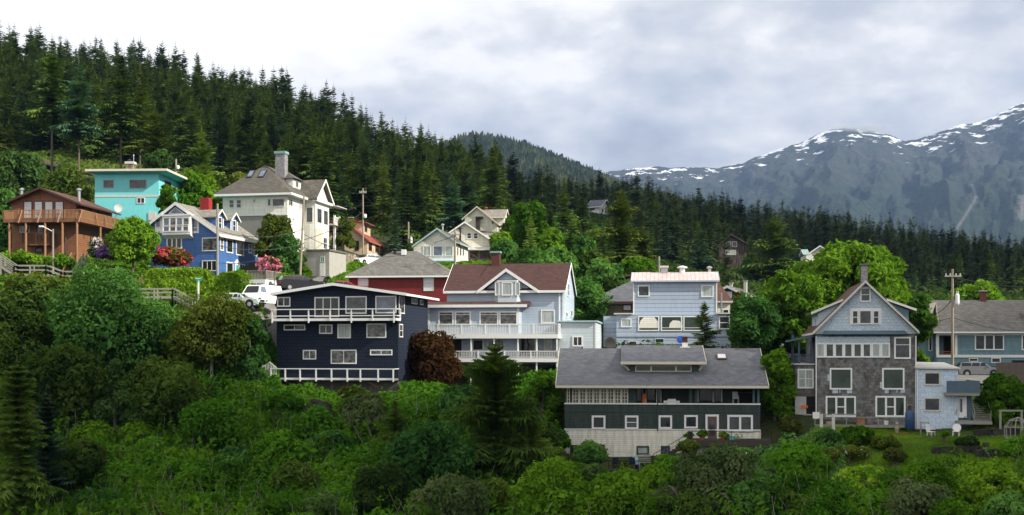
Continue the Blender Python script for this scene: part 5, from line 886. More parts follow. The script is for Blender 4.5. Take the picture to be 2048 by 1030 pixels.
# ------------------------------------------------------------------ plants
def leafquads(c, nrm, size, rng, asp=1.6):
    n = len(c); nrm = nrm/np.maximum(np.linalg.norm(nrm, axis=1, keepdims=True), 1e-6); r = rng.normal(size=(n, 3)); a = np.cross(nrm, r); a /= np.maximum(np.linalg.norm(a, axis=1, keepdims=True), 1e-6); b = np.cross(nrm, a)
    s = (size*rng.uniform(.5, 1.45, n))[:, None]; A = a*s*asp/2; B = b*s/2; fold = nrm*s*.18
    V = np.stack([c-A, c-B+fold, c+A, c+B+fold], 1).reshape(-1, 3); return V, np.arange(4*n).reshape(-1, 4)
def lobes_cloud(rng, lobes, n, leaf, up=.35, inner=.25, rnd_n=.75):
    L = np.array(lobes, float); w = L[:, 3]**2; idx = rng.choice(len(L), n, p=w/w.sum()); d = rng.normal(size=(n, 3)); d[:, 2] += .25; d /= np.linalg.norm(d, axis=1, keepdims=True)
    # ragged shell: clusters stand out of each lobe
    cl = rng.normal(size=(len(L), 14, 3)); cl /= np.linalg.norm(cl, axis=2, keepdims=True); dots = np.einsum('ij,ikj->ik', d, cl[idx]).max(1)
    rr = .62+.52*np.clip((dots-.5)/.5, 0, 1)**1.1 + rng.normal(0, .07, n); deep = rng.random(n) < inner; rr[deep] *= rng.uniform(.3, .9, deep.sum())
    tw = rng.random(n) < .16; rr[tw] *= rng.uniform(1.0, 1.35, tw.sum()); lsz = rng.uniform(.7, 1.35, len(L))[idx]*np.where(rng.random(n) < .15, 1.6, 1)
    c = L[idx, :3] + d*(L[idx, 3]*rr)[:, None]*np.array([1, 1, .85]); nr = d + rng.normal(0, rnd_n, (n, 3)); nr[:, 2] += up; return leafquads(c, nr, leaf*lsz, rng, 1.9)
def crown_lobes(rng, w, h, z0, k, rl=(.24, .42), shape='oval'):
    out = []
    for i in range(k):
        t = (i+.5)/k; ph = i*2.39996+rng.uniform(-.5, .5); zt = t
        prof = {'oval': math.sin(math.pi*min(max(.12+.80*zt, 0), 1))**.7, 'cone': 1.05-zt*.9, 'dome': math.sqrt(max(0, 1-zt**2*.9)), 'vase': .45+.6*math.sin(math.pi*(.25+.55*zt))}[shape]
        rad = prof*w*(.30+.55*math.sqrt(rng.random()))*.84; s = rng.uniform(*rl)*min(w, h*.8)*(1 if shape != 'cone' else (1.1-zt*.7))
        z = z0 + s*.6 + (h-s*1.3)*zt; out.append((rad*math.cos(ph), rad*math.sin(ph), z, s))
    return out
def limbs(m, lobes, z0, r, rng, frac=.7):
    for (x, y, z, s) in lobes:
        if rng.random() < frac:
            zs = z0 + (z-z0)*rng.uniform(.1, .45); p = Vector((x*.12, y*.12, zs)); q = Vector((x, y, z)); mid = p.lerp(q, .5)+Vector((0, 0, -.06*(q-p).length)); rr = r*.5*(1-.5*(zs/max(z, .1))); m.tube(p, mid, rr, 5, rr*.65); m.tube(mid, q, rr*.65, 5, rr*.2)
def stand(px, base, Y):
    "distance at which the ground, seen from the harbour, appears at this height in the photo"
    if base is None or Y > 117 and px > 560: return Y
    lo, hi = 74.0, 135.0
    for i in range(24):
        m = (lo+hi)/2; py = HZ-ht((px-CX)/F*m, m)*F/m
        if py > base: lo = m
        else: hi = m
    return min(max(lo, Y-26), Y+4)
def tree(px, top, hw, Y, name, label, mat, base=None, shape='oval', k=16, n=4200, leaf=.3, trunk=.16, seed=1, group=None, cat='tree', bark='bark', clear=.12, dy=0, stems=1, rl=(.24,.42)):
    "broadleaf tree: px/top/half width measured in the photo, distance Y"
    if base is not None and Y < 130: Y = stand(px, base, Y)
    x = (px-CX)/F*Y; zg = ht(x, Y)-.15; h = (HZ-top)/F*Y-zg; w = hw/F*Y; rng = np.random.default_rng(seed)
    if base is not None and Y > 117: zg = (HZ-base)/F*Y; h = (HZ-top)/F*Y-zg
    kn, kl = (2.0, .68) if Y < 117 else (1.35, .84); n = int(n*kn); leaf *= kl
    h = max(h, w*.5); lob = crown_lobes(rng, w, h*(1-clear), h*clear, k, rl, shape); root = empty(name, (x, Y, zg), 0, label, cat, group)
    V, Q = lobes_cloud(rng, lob, n, leaf); mesh_np('crown', V, Q, M[mat], root)
    m = MB()
    for s in range(stems): a = rng.uniform(0, 6.28); o = .25*(stems > 1)*w*.3; m.tube((math.cos(a)*o*.4, math.sin(a)*o*.4, -.6), (math.cos(a)*o, math.sin(a)*o, h*.72), trunk, 7, trunk*.3)
    limbs(m, lob, h*clear, trunk, rng, .6); m.build('trunk', bark, root); return root
def shrub(px, py, hw, hh, Y, name, label, mat, n=1800, leaf=.22, seed=1, k=9, group=None, cat='shrub', flowers=None, nf=0, depth=.8, zoff=0):
    "rounded bush centred at px, py in the photo, half width hw, half height hh"
    x = (px-CX)/F*Y; zc = (HZ-py)/F*Y; w = hw/F*Y; h = hh/F*Y*2; zg = zc-h/2; rng = np.random.default_rng(seed); lob = []
    for i in range(k):
        a = i*2.4+rng.uniform(-.4, .4); t = math.sqrt((i+.5)/k); s = min(w, h*.6)*rng.uniform(.38, .6); lob.append((math.cos(a)*max(0, w-s*.9)*t, math.sin(a)*max(0, w*depth-s*.9)*t, s*.7+(h-s*1.5)*rng.uniform(.3, 1)*(1-.55*t*t), s))
    if Y < 117: n = int(n*1.8); leaf *= .72
    g = ht(x, Y); root = empty(name, (x, Y, zg), 0, label, cat, group); V, Q = lobes_cloud(rng, lob, n, leaf); mesh_np('foliage', V, Q, M[mat], root)
    m = MB()
    for (lx, ly, lz, s) in lob: m.tube((lx*.2, ly*.2, min(-.1, g-zg)-.1), (lx, ly, lz), .035, 4, .015)
    m.build('stem', 'bark', root)
    if flowers: V, Q = lobes_cloud(rng, [(a, b, c, s*1.04) for a, b, c, s in lob], nf, leaf*1.15, inner=0); mesh_np('blossoms', V, Q, M[flowers], root)
    return root
def conifer_mesh(h, r, seed, nb=150, clear=.1, droop=.35, up=.15, seg=6, side=.5, hang=.5, power=.8, top_bare=.06, gap=.0, w=1.0):
    "whorled branches, each a feathered spray of small facets"
    g = np.random.default_rng(seed); t = np.sort(g.uniform(0, 1, nb))**.92; t = (t+np.round(t*26)/26*1.5)/2.5; z0 = h*(clear+(1-clear-top_bare)*t); prof = np.clip(1-t, 0, 1)**power*(.76+.24*np.sin(t*23+seed))*(.9+.1*np.sin(t*61+seed*2))
    prof = prof*np.where(t < .12, .55+t*3.7, 1); Lb = r*prof*g.uniform(.55, 1.15, nb)+.12; 
    if gap: Lb *= np.where(g.random(nb) < gap, .35, 1)
    az = g.uniform(0, 2*math.pi, nb); ca, sa = np.cos(az), np.sin(az); V = []; Fc = []; base = 0
    s = np.linspace(.08, 1, seg+1); ups = up+.5*t; dr = droop*(1-.5*t)
    for j in range(seg):
        s0, s1 = s[j], s[j+1]
        def ax(q, sidew, down): 
            rr = Lb*q; x = rr*ca - sidew*sa; y = rr*sa + sidew*ca; z = z0 + Lb*(ups*q-dr*q*q) - down; return np.stack([x, y, z], 1)
        wd = w*Lb*side*(1.12-s0)*g.uniform(.5, 1.3, nb)+.05; jt = g.uniform(-.05, .05, nb)*Lb; e = np.minimum(s1+.10, 1.06)
        a0 = ax(s0, 0, 0); a1 = ax(s1, 0, 0)
        l = ax(e, wd, wd*.35+jt); rgt = ax(e, -wd, wd*.35-jt); dn = ax(s0+.3*(s1-s0), g.uniform(-.2, .2, nb)*wd, Lb*hang*(.25+.75*(1-s0))*g.uniform(.5, 1.2, nb)*.6+.04)
        V += [a0, a1, l, rgt, dn]
    V = np.stack(V, 1); k = V.shape[1]; V = V.reshape(-1, 3); tr = []
    for j in range(seg): o = j*5; tr += [(o, o+1, o+2), (o+1, o, o+3), (o, o+1, o+4)]
    tr = np.array(tr); Fc = (np.arange(nb)[:, None, None]*k + tr[None]).reshape(-1, 3)
    # leader
    tip = np.array([[0, 0, h], [.05, 0, h*(1-top_bare)], [-.03, .04, h*(1-top_bare)], [-.03, -.04, h*(1-top_bare)]]); n0 = len(V); V = np.concatenate([V, tip]); Fc = np.concatenate([Fc, n0+np.array([[0,1,2],[0,2,3],[0,3,1]])]); return V, Fc
def trunk_mb(h, r): m = MB(); m.tube((0,0,-.8), (0,0,h*.97), r, 7, r*.12); return m
def conifer(px, top, hw, Y, name, label, mat, base=None, seed=1, cat='tree', group=None, bark='bark', **k):
    if base is not None and Y < 130: Y = stand(px, base, Y)
    x = (px-CX)/F*Y; zg = ht(x, Y)-.2
    if base is not None and Y > 117: zg = (HZ-base)/F*Y
    h = (HZ-top)/F*Y-zg; r = hw/F*Y*1.35
    if Y < 112: k['nb'] = int(k.get('nb', 300)*1.5); k['seg'] = 9; k['side'] = .33
    V, Q = conifer_mesh(h, r, seed, **k); root = empty(name, (x, Y, zg), 0, label, cat, group); mesh_np('crown', V, Q, M[mat], root); trunk_mb(h, .008*h+.04).build('trunk', bark, root); return root

# ---- the dense forest: shared spruce and hemlock shapes
PROT = []
for i in range(9):
    hh = 16; rr = (4.0, 3.2, 4.7, 3.7, 4.3, 3.0, 5.0, 3.4, 4.1)[i]; V, Q = conifer_mesh(hh, rr, 40+i, nb=(290, 270, 310, 280, 300, 250, 310, 260, 290)[i], clear=.06, droop=(.35, .5, .3, .45, .25, .5, .4, .3, .55)[i], power=(.62, .52, .68, .58, .65, .48, .72, .5, .6)[i], top_bare=(.07, .1, .06, .09, .05, .12, .07, .08, .1)[i], seg=5, gap=(.1, .15, .1, .2, .1, .2, .1, .15, .1)[i])
    PROT.append((V, Q))
FM = ['nd_dark', 'nd_mid', 'nd_dark', 'nd_yellow', 'nd_dark', 'nd_mid', 'nd_dark', 'nd_blue', 'nd_mid']
def poisson(poly, d, rng, hfun=None):
    """jittered sites inside a region given as (Y0, Y1, px0(Y), px1(Y))"""
    out = []; y = poly[0]
    while y < poly[1]:
        dd = d*(1+(y-poly[0])/(poly[1]-poly[0])*.15); a, b = poly[2](y), poly[3](y); x = (a-CX)/F*y
        while x < (b-CX)/F*y:
            out.append((x+rng.uniform(-.42, .42)*dd, y+rng.uniform(-.42, .42)*dd)); x += dd
        y += dd*.9
    return out
lin = lambda pts: (lambda y: float(np.interp(y, [p[0] for p in pts], [p[1] for p in pts])))
frng = random.Random(5)
S1 = poisson((196, 385, lin([(196, 640), (212, 520), (225, 380), (240, -330), (385, -330)]), lin([(196, 840), (215, 860), (225, 905), (250, 985), (300, 1000), (385, 1010)])), 4.5, frng)
S2 = poisson((250, 600, lin([(250, 1290), (285, 1200), (320, 1090), (400, 1010), (600, 900)]), lin([(250, 2420), (600, 2420)])), 7.2, frng)
EXC = [(1190, 345, 14, 1215, 330), (1462, 262, 9, 0, 0), (1636, 262, 8, 0, 0)]
def blocked(x, y):
    px = x/y*F+CX
    if abs(px-1192) < 20 and 275 < y < 348: return True
    if abs(px-1467) < 28 and 246 < y < 272: return True
    if abs(px-1636) < 42 and 246 < y < 274: return True
    if 690 < px < 786 and y < 214: return True
    return False
def forest():
    items = []
    for si, S in enumerate((S1, S2)):
        for (x, y) in S:
            if blocked(x, y): continue
            px = x/y*F+CX
            hgt = frng.uniform(10.5, 16.5) if si == 0 else frng.uniform(9.5, 16)
            if si == 0 and px < 420 and y > 335: hgt = frng.uniform(11, 17)
            hgt *= .74+.45*float(vnoise(x/16, y/16, 77))
            if frng.random() < .12: hgt *= .6
            if px > 1480 and y < 300: hgt *= .72
            items.append([x, y, hgt, si, frng.random(), frng.randrange(9)])
    items.sort(key=lambda t: t[1]); X = np.array([i[0] for i in items]); Y = np.array([i[1] for i in items]); Z = hts(X, Y)
    sil = np.full(2300, 2000.0); vis = []
    for it, z in zip(items, Z):
        x, y, hgt = it[:3]; px = x/y*F+CX+100; a = int(px-hgt*.16/y*F); b = int(px+hgt*.16/y*F)+1; it.append(z); s = 0
        if b <= 100 or a >= 2148: it.append(-1); continue
        zt = z+hgt
        for c in range(max(0, a), min(2300, b)):
            rel = abs(c-px)/max(1, (b-a)/2); top = HZ-(zt-hgt*rel*.95)/y*F; s += max(0, min(sil[c], HZ-z/y*F)-top); sil[c] = min(sil[c], top)
        it.append(s)
    order = sorted(range(len(items)), key=lambda i: -items[i][7]); keep = set(i for i in order[:285] if items[i][7] > 60)
    bases = {}; sv = []; sf = []; base = 0; st = {}
    for i, it in enumerate(items):
        x, y, hgt, si, rv, k, z, s = it
        if s <= 4 and y < 330: continue
        if i in keep:
            col = 'nd_far' if si and rv < .6 else (FM[k] if not (si and FM[k] == 'nd_yellow') else 'nd_mid'); key = (k, col)
            if key not in bases:
                o = mesh_np('crown', PROT[k][0], PROT[k][1], M[col]); bases[key] = o.data; bpy.data.objects.remove(o)
                if 'trunk' not in bases: t = trunk_mb(13, .15).build('trunk', 'bark'); bases['trunk'] = t.data; bpy.data.objects.remove(t)
            sky = (si == 0 and y > 325)
            lab = ('dark spruce on the wooded hill behind the left-hand houses' if si == 0 and not sky else 'dark spruce along the crest of the left wooded hill, against the sky' if sky else 'dark spruce on the far wooded ridge below the snowy mountains')
            r = empty('spruce', (x, y, z-.3), frng.uniform(0, 6.28), lab, 'tree', ('spruces on the near wooded hill' if si == 0 and not sky else 'spruces on the hill crest' if sky else 'spruces on the far ridge')); sc = hgt/16; wv = sc*frng.uniform(.85, 1.2); r.scale = (wv, wv, sc)
            for nm, dt in (('crown', bases[key]), ('trunk', bases['trunk'])): c = bpy.data.objects.new(nm, dt); COL.objects.link(c); c.parent = r
        else:
            st.setdefault(1 if (si and y > 300) else 0, []).append((x, y, z, hgt, k, rv))
    for g, lst in st.items():
        VV = []; FF = []; b = 0; mi = []
        for (x, y, z, hgt, k, rv) in lst:
            V, Q = PROT[k]; 
            if y > 330: 
                nb = (len(Q)-3)//15; kk = nb*15; sel = np.concatenate([np.arange(j*15, j*15+15) for j in range(0, nb, 2)]+[np.arange(kk, len(Q))]); Q = Q[sel]
            sc = hgt/16; wv = sc*(.9+.35*rv); a = rv*40; c_, s_ = math.cos(a), math.sin(a); W = np.empty_like(V); W[:, 0] = (V[:, 0]*c_-V[:, 1]*s_)*wv+x; W[:, 1] = (V[:, 0]*s_+V[:, 1]*c_)*wv+y; W[:, 2] = V[:, 2]*sc+z-.3
            VV.append(W); FF.append(Q+b); b += len(W)
        o = mesh_np('distant_forest' if g else 'forest', np.concatenate(VV), np.concatenate(FF), M['nd_far' if g else 'nd_dark']); tag(o, 'distant mass of spruce forest on the far ridges' if g else 'mass of dark spruce filling the near wooded hill between the nearer trees', 'forest', kind='stuff')
forest()
# ------------------------------------------------------------------ ground cover on the slope: one mass of leaves over low mounds
def undergrowth():
    rng = np.random.default_rng(3)
    def scatter(n, ylo, yhi, plo, phi, keepf, leaf, hm, name, lab, mat, seed, up=.8):
        y = np.sqrt(rng.uniform(ylo**2, yhi**2, n)); px = rng.uniform(plo, phi, n); x = (px-CX)/F*y; k = keepf(px, y); x, y, px = x[k], y[k], px[k]; n = len(x)
        m1 = np.clip(fbm(x*.22, y*.22, 2, seed)*.9+.5, 0, 1.3); m2 = np.clip(fbm(x*.9, y*.9, 2, seed+5)*.8+.5, 0, 1.2); top = hm*(m1*.75+m2*.35); e = .25
        def tp(xx, yy): return hm*(np.clip(fbm(xx*.22, yy*.22, 2, seed)*.9+.5, 0, 1.3)*.75+np.clip(fbm(xx*.9, yy*.9, 2, seed+5)*.8+.5, 0, 1.2)*.35)
        gx = (tp(x+e, y)-top)/e; gy = (tp(x, y+e)-top)/e; z = hts(x, y)+top*rng.uniform(.55, 1.05, n)+.05; nr = np.stack([-gx, -gy-.5, np.full(n, up)], 1)+rng.normal(0, .55, (n, 3))
        V, Q = leafquads(np.stack([x, y, z], 1), nr, leaf*(y/100), rng); o = mesh_np(name, V, Q, M[mat]); tag(o, lab, 'undergrowth', kind='stuff')
    def clearA(px, y):
        k = np.ones(len(px), bool)
        # keep road, drives and the insides of houses free
        k &= ~((y > 119) & (y < 200) & (px > 470+ (y-119)*2.6-35) & (px < 590+(y-119)*2.6) & (y < 178))
        k &= ~((px > 1845) & (y > 117) & (y < 150)); k &= ~((px > 1690) & (y > 88) & (y < 103)); k &= ~((px > 560) & (px < 800) & (y > 111) & (y < 140)); k &= ~((px > 1120) & (px < 1560) & (y > 101.5) & (y < 117)); k &= ~((px > 1590) & (px < 1920) & (y > 101) & (y < 117))
        k &= ~((px > 870) & (px < 1220) & (y > 119) & (y < 134)); k &= ~((px > 685) & (px < 782) & (y > 165) & (y < 204)); k &= ~((px > 300) & (px < 560) & (y > 143) & (y < 163))
        return k
    scatter(170000, 74, 121, -120, 1140, clearA, .21, 1.9, 'undergrowth', 'deep green brambles and salmonberry covering the steep left slope', 'lf_deepgreen', 11)
    scatter(70000, 74, 112, 1100, 2460, clearA, .19, 1.2, 'undergrowth', 'mixed green scrub covering the slope below the green and weathered houses', 'lf_alder', 23)
    scatter(46000, 119, 178, -150, 1010, clearA, .2, .9, 'undergrowth', 'sunlit green scrub between the upper left houses', 'lf_hedge', 31)
    scatter(62000, 178, 300, -400, 1010, clearA, .2, 1.2, 'undergrowth', 'dark ferny scrub under the spruces above the upper houses', 'lf_dark', 33)
    scatter(78000, 118, 350, 1010, 2460, clearA, .24, 1.5, 'undergrowth', 'dark green scrub behind the right-hand houses up to the forest', 'lf_dark', 37)
undergrowth()
def twigs():
    rng = np.random.default_rng(19); n = 1700; y = rng.uniform(78, 121, n); px = rng.uniform(-60, 2100, n); k = ((px < 540) | (y < 108)) & ((px < 1100) | (y < 91)) & ((px < 1680) | (y < 89)); y = y[k]; px = px[k]; n = len(y); x = (px-CX)/F*y; z = hts(x, y)+.5; L = rng.uniform(1.0, 2.6, n); dx = rng.normal(0, .35, n)*L; dy = rng.normal(0, .25, n)*L; w = .018
    V = np.stack([np.stack([x-w, y, z], 1), np.stack([x+w, y, z], 1), np.stack([x+dx+w*.5, y+dy, z+L], 1), np.stack([x+dx-w*.5, y+dy, z+L], 1)], 1).reshape(-1, 3); o = mesh_np('twigs', V, np.arange(4*n).reshape(-1, 4), M['bark_pale']); tag(o, 'bare pale twigs and canes sticking out of the brambles', 'twigs', kind='stuff')
    # tall leafy canes
    m_ = 2000; i = rng.choice(n, m_); q = 16; t = rng.uniform(.15, 1.05, (m_, q)); c = np.stack([x[i][:, None]+dx[i][:, None]*t+rng.normal(0, .8, m_)[:, None], y[i][:, None]+dy[i][:, None]*t, z[i][:, None]+L[i][:, None]*t], -1).reshape(-1, 3)+rng.normal(0, .10, (m_*q, 3)); nr = rng.normal(0, 1, (m_*q, 3)); nr[:, 2] += .6; nr[:, 1] -= .5
    V, Q = leafquads(c, nr, .17, rng, 2.6); o = mesh_np('canes', V, Q, M['lf_hedge']); tag(o, 'tall leafy canes rising above the brambles', 'undergrowth', kind='stuff')
twigs()
def meadow():
    rng = np.random.default_rng(8); n = 130000; y = rng.uniform(90, 103.5, n); px = rng.uniform(1620, 2420, n); x = (px-CX)/F*y; x2 = x+rng.uniform(-.1, .1, n); z = hts(x, y); hh = rng.uniform(.06, .22, n)
    V = np.stack([np.stack([x-.02, y, z], 1), np.stack([x+.03, y+.01, z], 1), np.stack([x2, y+rng.uniform(-.1, .1, n), z+hh], 1)], 1).reshape(-1, 3); o = mesh_np('grass', V, np.arange(3*n).reshape(-1, 3), M['lf_lime']); tag(o, 'rough lawn grass below the weathered house', 'grass', kind='stuff')
    n = 22000; t = rng.uniform(0, 1, n); y = 134+t*36+rng.normal(0, .5, n); px = np.interp(y, [134, 145, 160, 172], [625, 672, 705, 722])+rng.uniform(-16, 18, n); x = (px-CX)/F*y; z = hts(x, y); hh = rng.uniform(.1, .35, n)
    V = np.stack([np.stack([x-.03, y, z], 1), np.stack([x+.04, y+.01, z], 1), np.stack([x+rng.uniform(-.1, .1, n), y+rng.uniform(-.1, .1, n), z+hh], 1)], 1).reshape(-1, 3); o = mesh_np('grass', V, np.arange(3*n).reshape(-1, 3), M['lf_lime']); tag(o, 'sunlit grass verge along the steep street under the stone wall', 'grass', kind='stuff')
meadow()

# ------------------------------------------------------------------ trees one can tell apart
T = tree
# lower left slope
T(215,535,118,122,'alder','big green alder rising from the left slope below the hedge','lf_alder',seed=2,k=26,n=11000,leaf=.26,shape='oval',clear=.05,bark='bark_pale',stems=3,base=770)
T(95,560,100,127,'alder','dark alder mass left of the big alder, under the wooden stairs','lf_dark',seed=3,k=22,n=8000,leaf=.28,clear=.03,base=720)
T(300,600,85,119,'alder','alder between the big alder and the long hedge','lf_alder',seed=4,k=18,n=6500,leaf=.25,clear=.05,base=740)
T(425,588,88,118,'alder','light green alder with twin pale trunks below the white van','lf_moss',seed=5,k=20,n=6500,leaf=.24,clear=.25,bark='bark_pale',stems=2,trunk=.11,base=775)
T(500,625,45,116,'alder','small alder beside the left wall of the dark blue house','lf_alder',seed=6,k=12,n=3000,leaf=.24,clear=.1,base=780)
T(228,718,55,106,'alder','slender pale green alder in the middle of the left slope','lf_willow',seed=7,k=14,n=3600,leaf=.22,clear=.2,bark='bark_pale',trunk=.08,shape='cone',base=880)
T(130,690,95,112,'alder','very dark bushy tree in the shade behind the slender alder','lf_dark',seed=8,k=20,n=6500,leaf=.3,clear=.02,base=870)
T(330,720,90,112,'alder','dark green bushy tree low on the slope right of the slender alder','lf_dark',seed=9,k=18,n=5500,leaf=.3,clear=.02,base=850)
T(20,600,70,121,'alder','dark green tree at the left edge below the stairs','lf_dark',seed=10,k=16,n=4500,leaf=.28,clear=.02,base=790)
T(60,548,70,134,'hedge_tree','bright bushy tree top beneath the grey stairs','lf_moss',seed=110,k=14,n=4200,leaf=.22,clear=.02,shape='dome')
T(150,556,62,131,'hedge_tree','yellow-green bushy tree top under the stairs, beside the big alder','lf_moss',seed=111,k=14,n=4000,leaf=.22,clear=.02,shape='dome')
T(862,662,60,113,'copper_maple','dark copper-leaved maple between the dark blue and light blue houses','lf_copper',seed=12,k=20,n=7500,leaf=.24,clear=.06,base=790)
conifer(34,700,74,93,'cedar','tall yellowish cedar in the lower left corner','nd_near',seed=13,nb=800,clear=.02,droop=.5,seg=7,power=.5,side=.5,w=1.2,base=1090)
conifer(92,765,60,97,'spruce_tree','blue-green spruce just right of the corner cedar','nd_blue',seed=14,nb=500,w=1.3,clear=.02,droop=.2,base=1040)
conifer(990,672,105,104,'spruce_tree','tall olive spruce standing before the light blue house decks','nd_near',seed=15,nb=560,w=1.2,hang=.9,clear=.02,droop=.35,seg=7,power=.5,base=975,side=.36)
conifer(1062,790,70,100,'spruce_tree','shorter dark spruce close to the left end of the green house','nd_near',seed=16,nb=360,w=1.2,hang=.9,clear=.02,droop=.3,base=985)
conifer(790,790,52,101,'hemlock','small yellow-green hemlock below the copper maple','nd_near',seed=17,nb=280,w=1.2,hang=.9,clear=.02,droop=.5,base=930)
T(735,785,58,105,'willow','grey-green bushy tree under the right end of the dark blue house','lf_silver',seed=18,k=14,n=4200,leaf=.22,clear=.03,base=880)
T(865,845,95,95,'willow','broad mid-green willow in the middle of the lower slope','lf_alder',seed=19,k=24,n=8500,leaf=.24,clear=.02,base=1010)
T(920,770,62,105,'alder','green alder left of the tall olive spruce','lf_alder',seed=20,k=14,n=4200,leaf=.24,clear=.03,base=880)
T(645,985,55,87,'willow','grey-green willow cut by the bottom edge, left one of the two','lf_willow',seed=21,k=12,n=3600,leaf=.2,clear=.02,base=1080)
T(900,955,85,87,'willow','pale silvery willow at the bottom edge below the olive spruce','lf_silver',seed=22,k=20,n=7500,leaf=.19,clear=.02,base=1080)
T(760,930,70,91,'alder','dark green bush tree between the two bottom willows','lf_dark',seed=122,k=14,n=4500,leaf=.22,clear=.02,base=1060)
T(1110,925,95,91,'willow','bright light green willow under the left corner of the green house','lf_hedge',seed=23,k=26,n=11000,leaf=.19,clear=.02,base=1075,shape='dome')
T(1235,945,85,89,'willow','light green willow at the bottom edge below the cream wall','lf_hedge',seed=24,k=22,n=8500,leaf=.19,clear=.02,base=1075,shape='dome')
T(1085,740,42,112,'alder','bright green young tree in the gap left of the green house roof','lf_hedge',seed=25,k=12,n=3200,leaf=.22,clear=.03,base=860)
T(1430,895,92,93,'elder','grey-green elder bush below the deck of the green house','lf_silver',seed=26,k=22,n=8000,leaf=.2,clear=.02,base=1050)
T(1370,985,70,88,'elder','dark shrubby tree beside the rock outcrop at the bottom','lf_dark',seed=27,k=12,n=3600,leaf=.2,clear=.02,base=1080)
T(1600,885,65,96,'elder','bushy dark green tree below the stairs of the weathered house','lf_deepgreen',seed=28,k=16,n=5200,leaf=.2,clear=.02,base=975)
T(1550,700,48,112,'alder','bright green tree between green house roof and weathered house','lf_hedge',seed=29,k=14,n=4200,leaf=.2,clear=.05,base=840)
T(1730,935,110,87,'laurel','wide glossy yellow-green laurel mass in front of the lawn','lf_lime',seed=30,k=30,n=11000,leaf=.2,clear=.0,base=1010,shape='dome',rl=(.18,.3))
T(1855,925,80,86,'laurel','yellow-green laurel in the right half of the front thicket','lf_hedge',seed=31,k=22,n=7500,leaf=.19,clear=.0,base=1050,shape='dome')
T(1975,925,115,88,'laurel','long bright laurel thicket reaching the right edge','lf_lime',seed=32,k=30,n=11000,leaf=.2,clear=.0,base=1030,shape='dome',rl=(.16,.28))
T(1835,960,75,82,'elder','grey-green elder in front of the laurels','lf_silver',seed=33,k=18,n=6000,leaf=.18,clear=.02,base=1070)
T(1660,985,60,82,'elder','dark elder under the wide laurel mass','lf_deepgreen',seed=34,k=14,n=4000,leaf=.19,clear=.02,base=1080)
T(1900,1000,65,79,'laurel','bright round bush touching the bottom edge at the right','lf_hedge',seed=35,k=16,n=5500,leaf=.18,clear=.0,base=1090,shape='dome')
T(2010,985,60,81,'elder','leafy green bush in the lower right corner','lf_alder',seed=36,k=14,n=5000,leaf=.2,clear=.0,base=1090)
T(1500,960,60,92,'elder','scraggly green bush right of the elder below the deck','lf_alder',seed=37,k=14,n=4000,leaf=.19,clear=.02,base=1060)
sr = random.Random(21)
for i in range(74):
    px = sr.uniform(-30, 1120) if i < 56 else sr.uniform(1280, 2080); py = sr.uniform(800, 1060) if i < 56 else sr.uniform(960, 1060)
    if px < 520: py = max(py, 740)
    hw = sr.uniform(30, 66); Y = stand(px, py+14, 100); r_ = shrub(px, py-hw*.45, hw, hw*.62, Y, 'bush', 'rounded leafy bush among the brambles of the lower slope', sr.choice(['lf_deepgreen', 'lf_deepgreen', 'lf_dark', 'lf_alder', 'lf_hedge', 'lf_deepgreen']), n=2200, leaf=.2, seed=300+i, k=13, group='bushes scattered over the lower slope')
T(560,860,58,104,'alder','leafy green bush tree below the left end of the white walkway','lf_deepgreen',seed=210,k=14,n=4000,leaf=.22,clear=.02,base=960)
T(430,800,70,108,'alder','mid-green bush tree on the slope under the twin-trunk alder','lf_deepgreen',seed=211,k=16,n=4800,leaf=.24,clear=.02,base=900)
T(980,960,60,90,'alder','dark green bush tree right of the pale silvery willow','lf_dark',seed=212,k=14,n=4200,leaf=.22,clear=.02,base=1060)
T(20,760,60,104,'alder','dark tree behind the corner cedar','lf_dark',seed=213,k=14,n=4200,leaf=.28,clear=.02,base=900)
T(160,880,70,92,'alder','dark low tree right of the blue-green spruce','lf_dark',seed=214,k=14,n=4200,leaf=.26,clear=.02,base=1010)
T(1085,850,50,100,'alder','dark bush tree in the shade left of the green house wall','lf_dark',seed=215,k=12,n=3600,leaf=.22,clear=.02,base=960)
# right side, behind the front houses
T(1700,492,150,126,'maple','huge spreading bright green maple behind the weathered house','lf_maple',seed=40,k=60,n=30000,leaf=.3,clear=.25,base=700,trunk=.35,rl=(.16,.26),shape='oval')
T(1585,545,92,121,'maple','darker green maple left of the huge maple','lf_maple',seed=41,k=26,n=10000,leaf=.28,clear=.1,base=720,rl=(.2,.34))
T(1510,590,62,119,'maple','dull green tree at the right corner of the grey-blue house','lf_alder',seed=42,k=18,n=6500,leaf=.24,clear=.06,base=710)
T(1835,590,45,131,'maple','light green outer limb tree right of the steep gable','lf_maple',seed=43,k=14,n=4500,leaf=.25,clear=.3,base=720)
conifer(1408,598,34,117,'spruce_tree','young dark spruce growing before the grey-blue house windows','nd_mid',seed=44,nb=210,clear=.02,droop=.25,base=700)
T(1325,688,38,118,'bush','green bush at the foot of the grey-blue house','lf_alder',seed=45,k=8,n=1500,leaf=.2,clear=.02,base=715,shape='dome')
T(1463,540,38,190,'willow','pale grey-green willow right behind the pink metal roof','lf_silver',seed=46,k=10,n=2600,leaf=.3,clear=.04,base=640)
T(1500,515,26,235,'alder','small round green tree in front of the dark forest','lf_alder',seed=47,k=8,n=1400,leaf=.35,clear=.04,base=580)
T(1478,585,16,146,'japanese_maple','small red-leaved tree beside the dark bungalow','lf_redleaf',seed=48,k=8,n=1400,leaf=.2,clear=.06,base=640)
T(1960,562,60,190,'alder','lime green bush line behind the teal house roof','lf_hedge',seed=49,k=12,n=2200,leaf=.3,clear=.02,base=620,shape='dome')
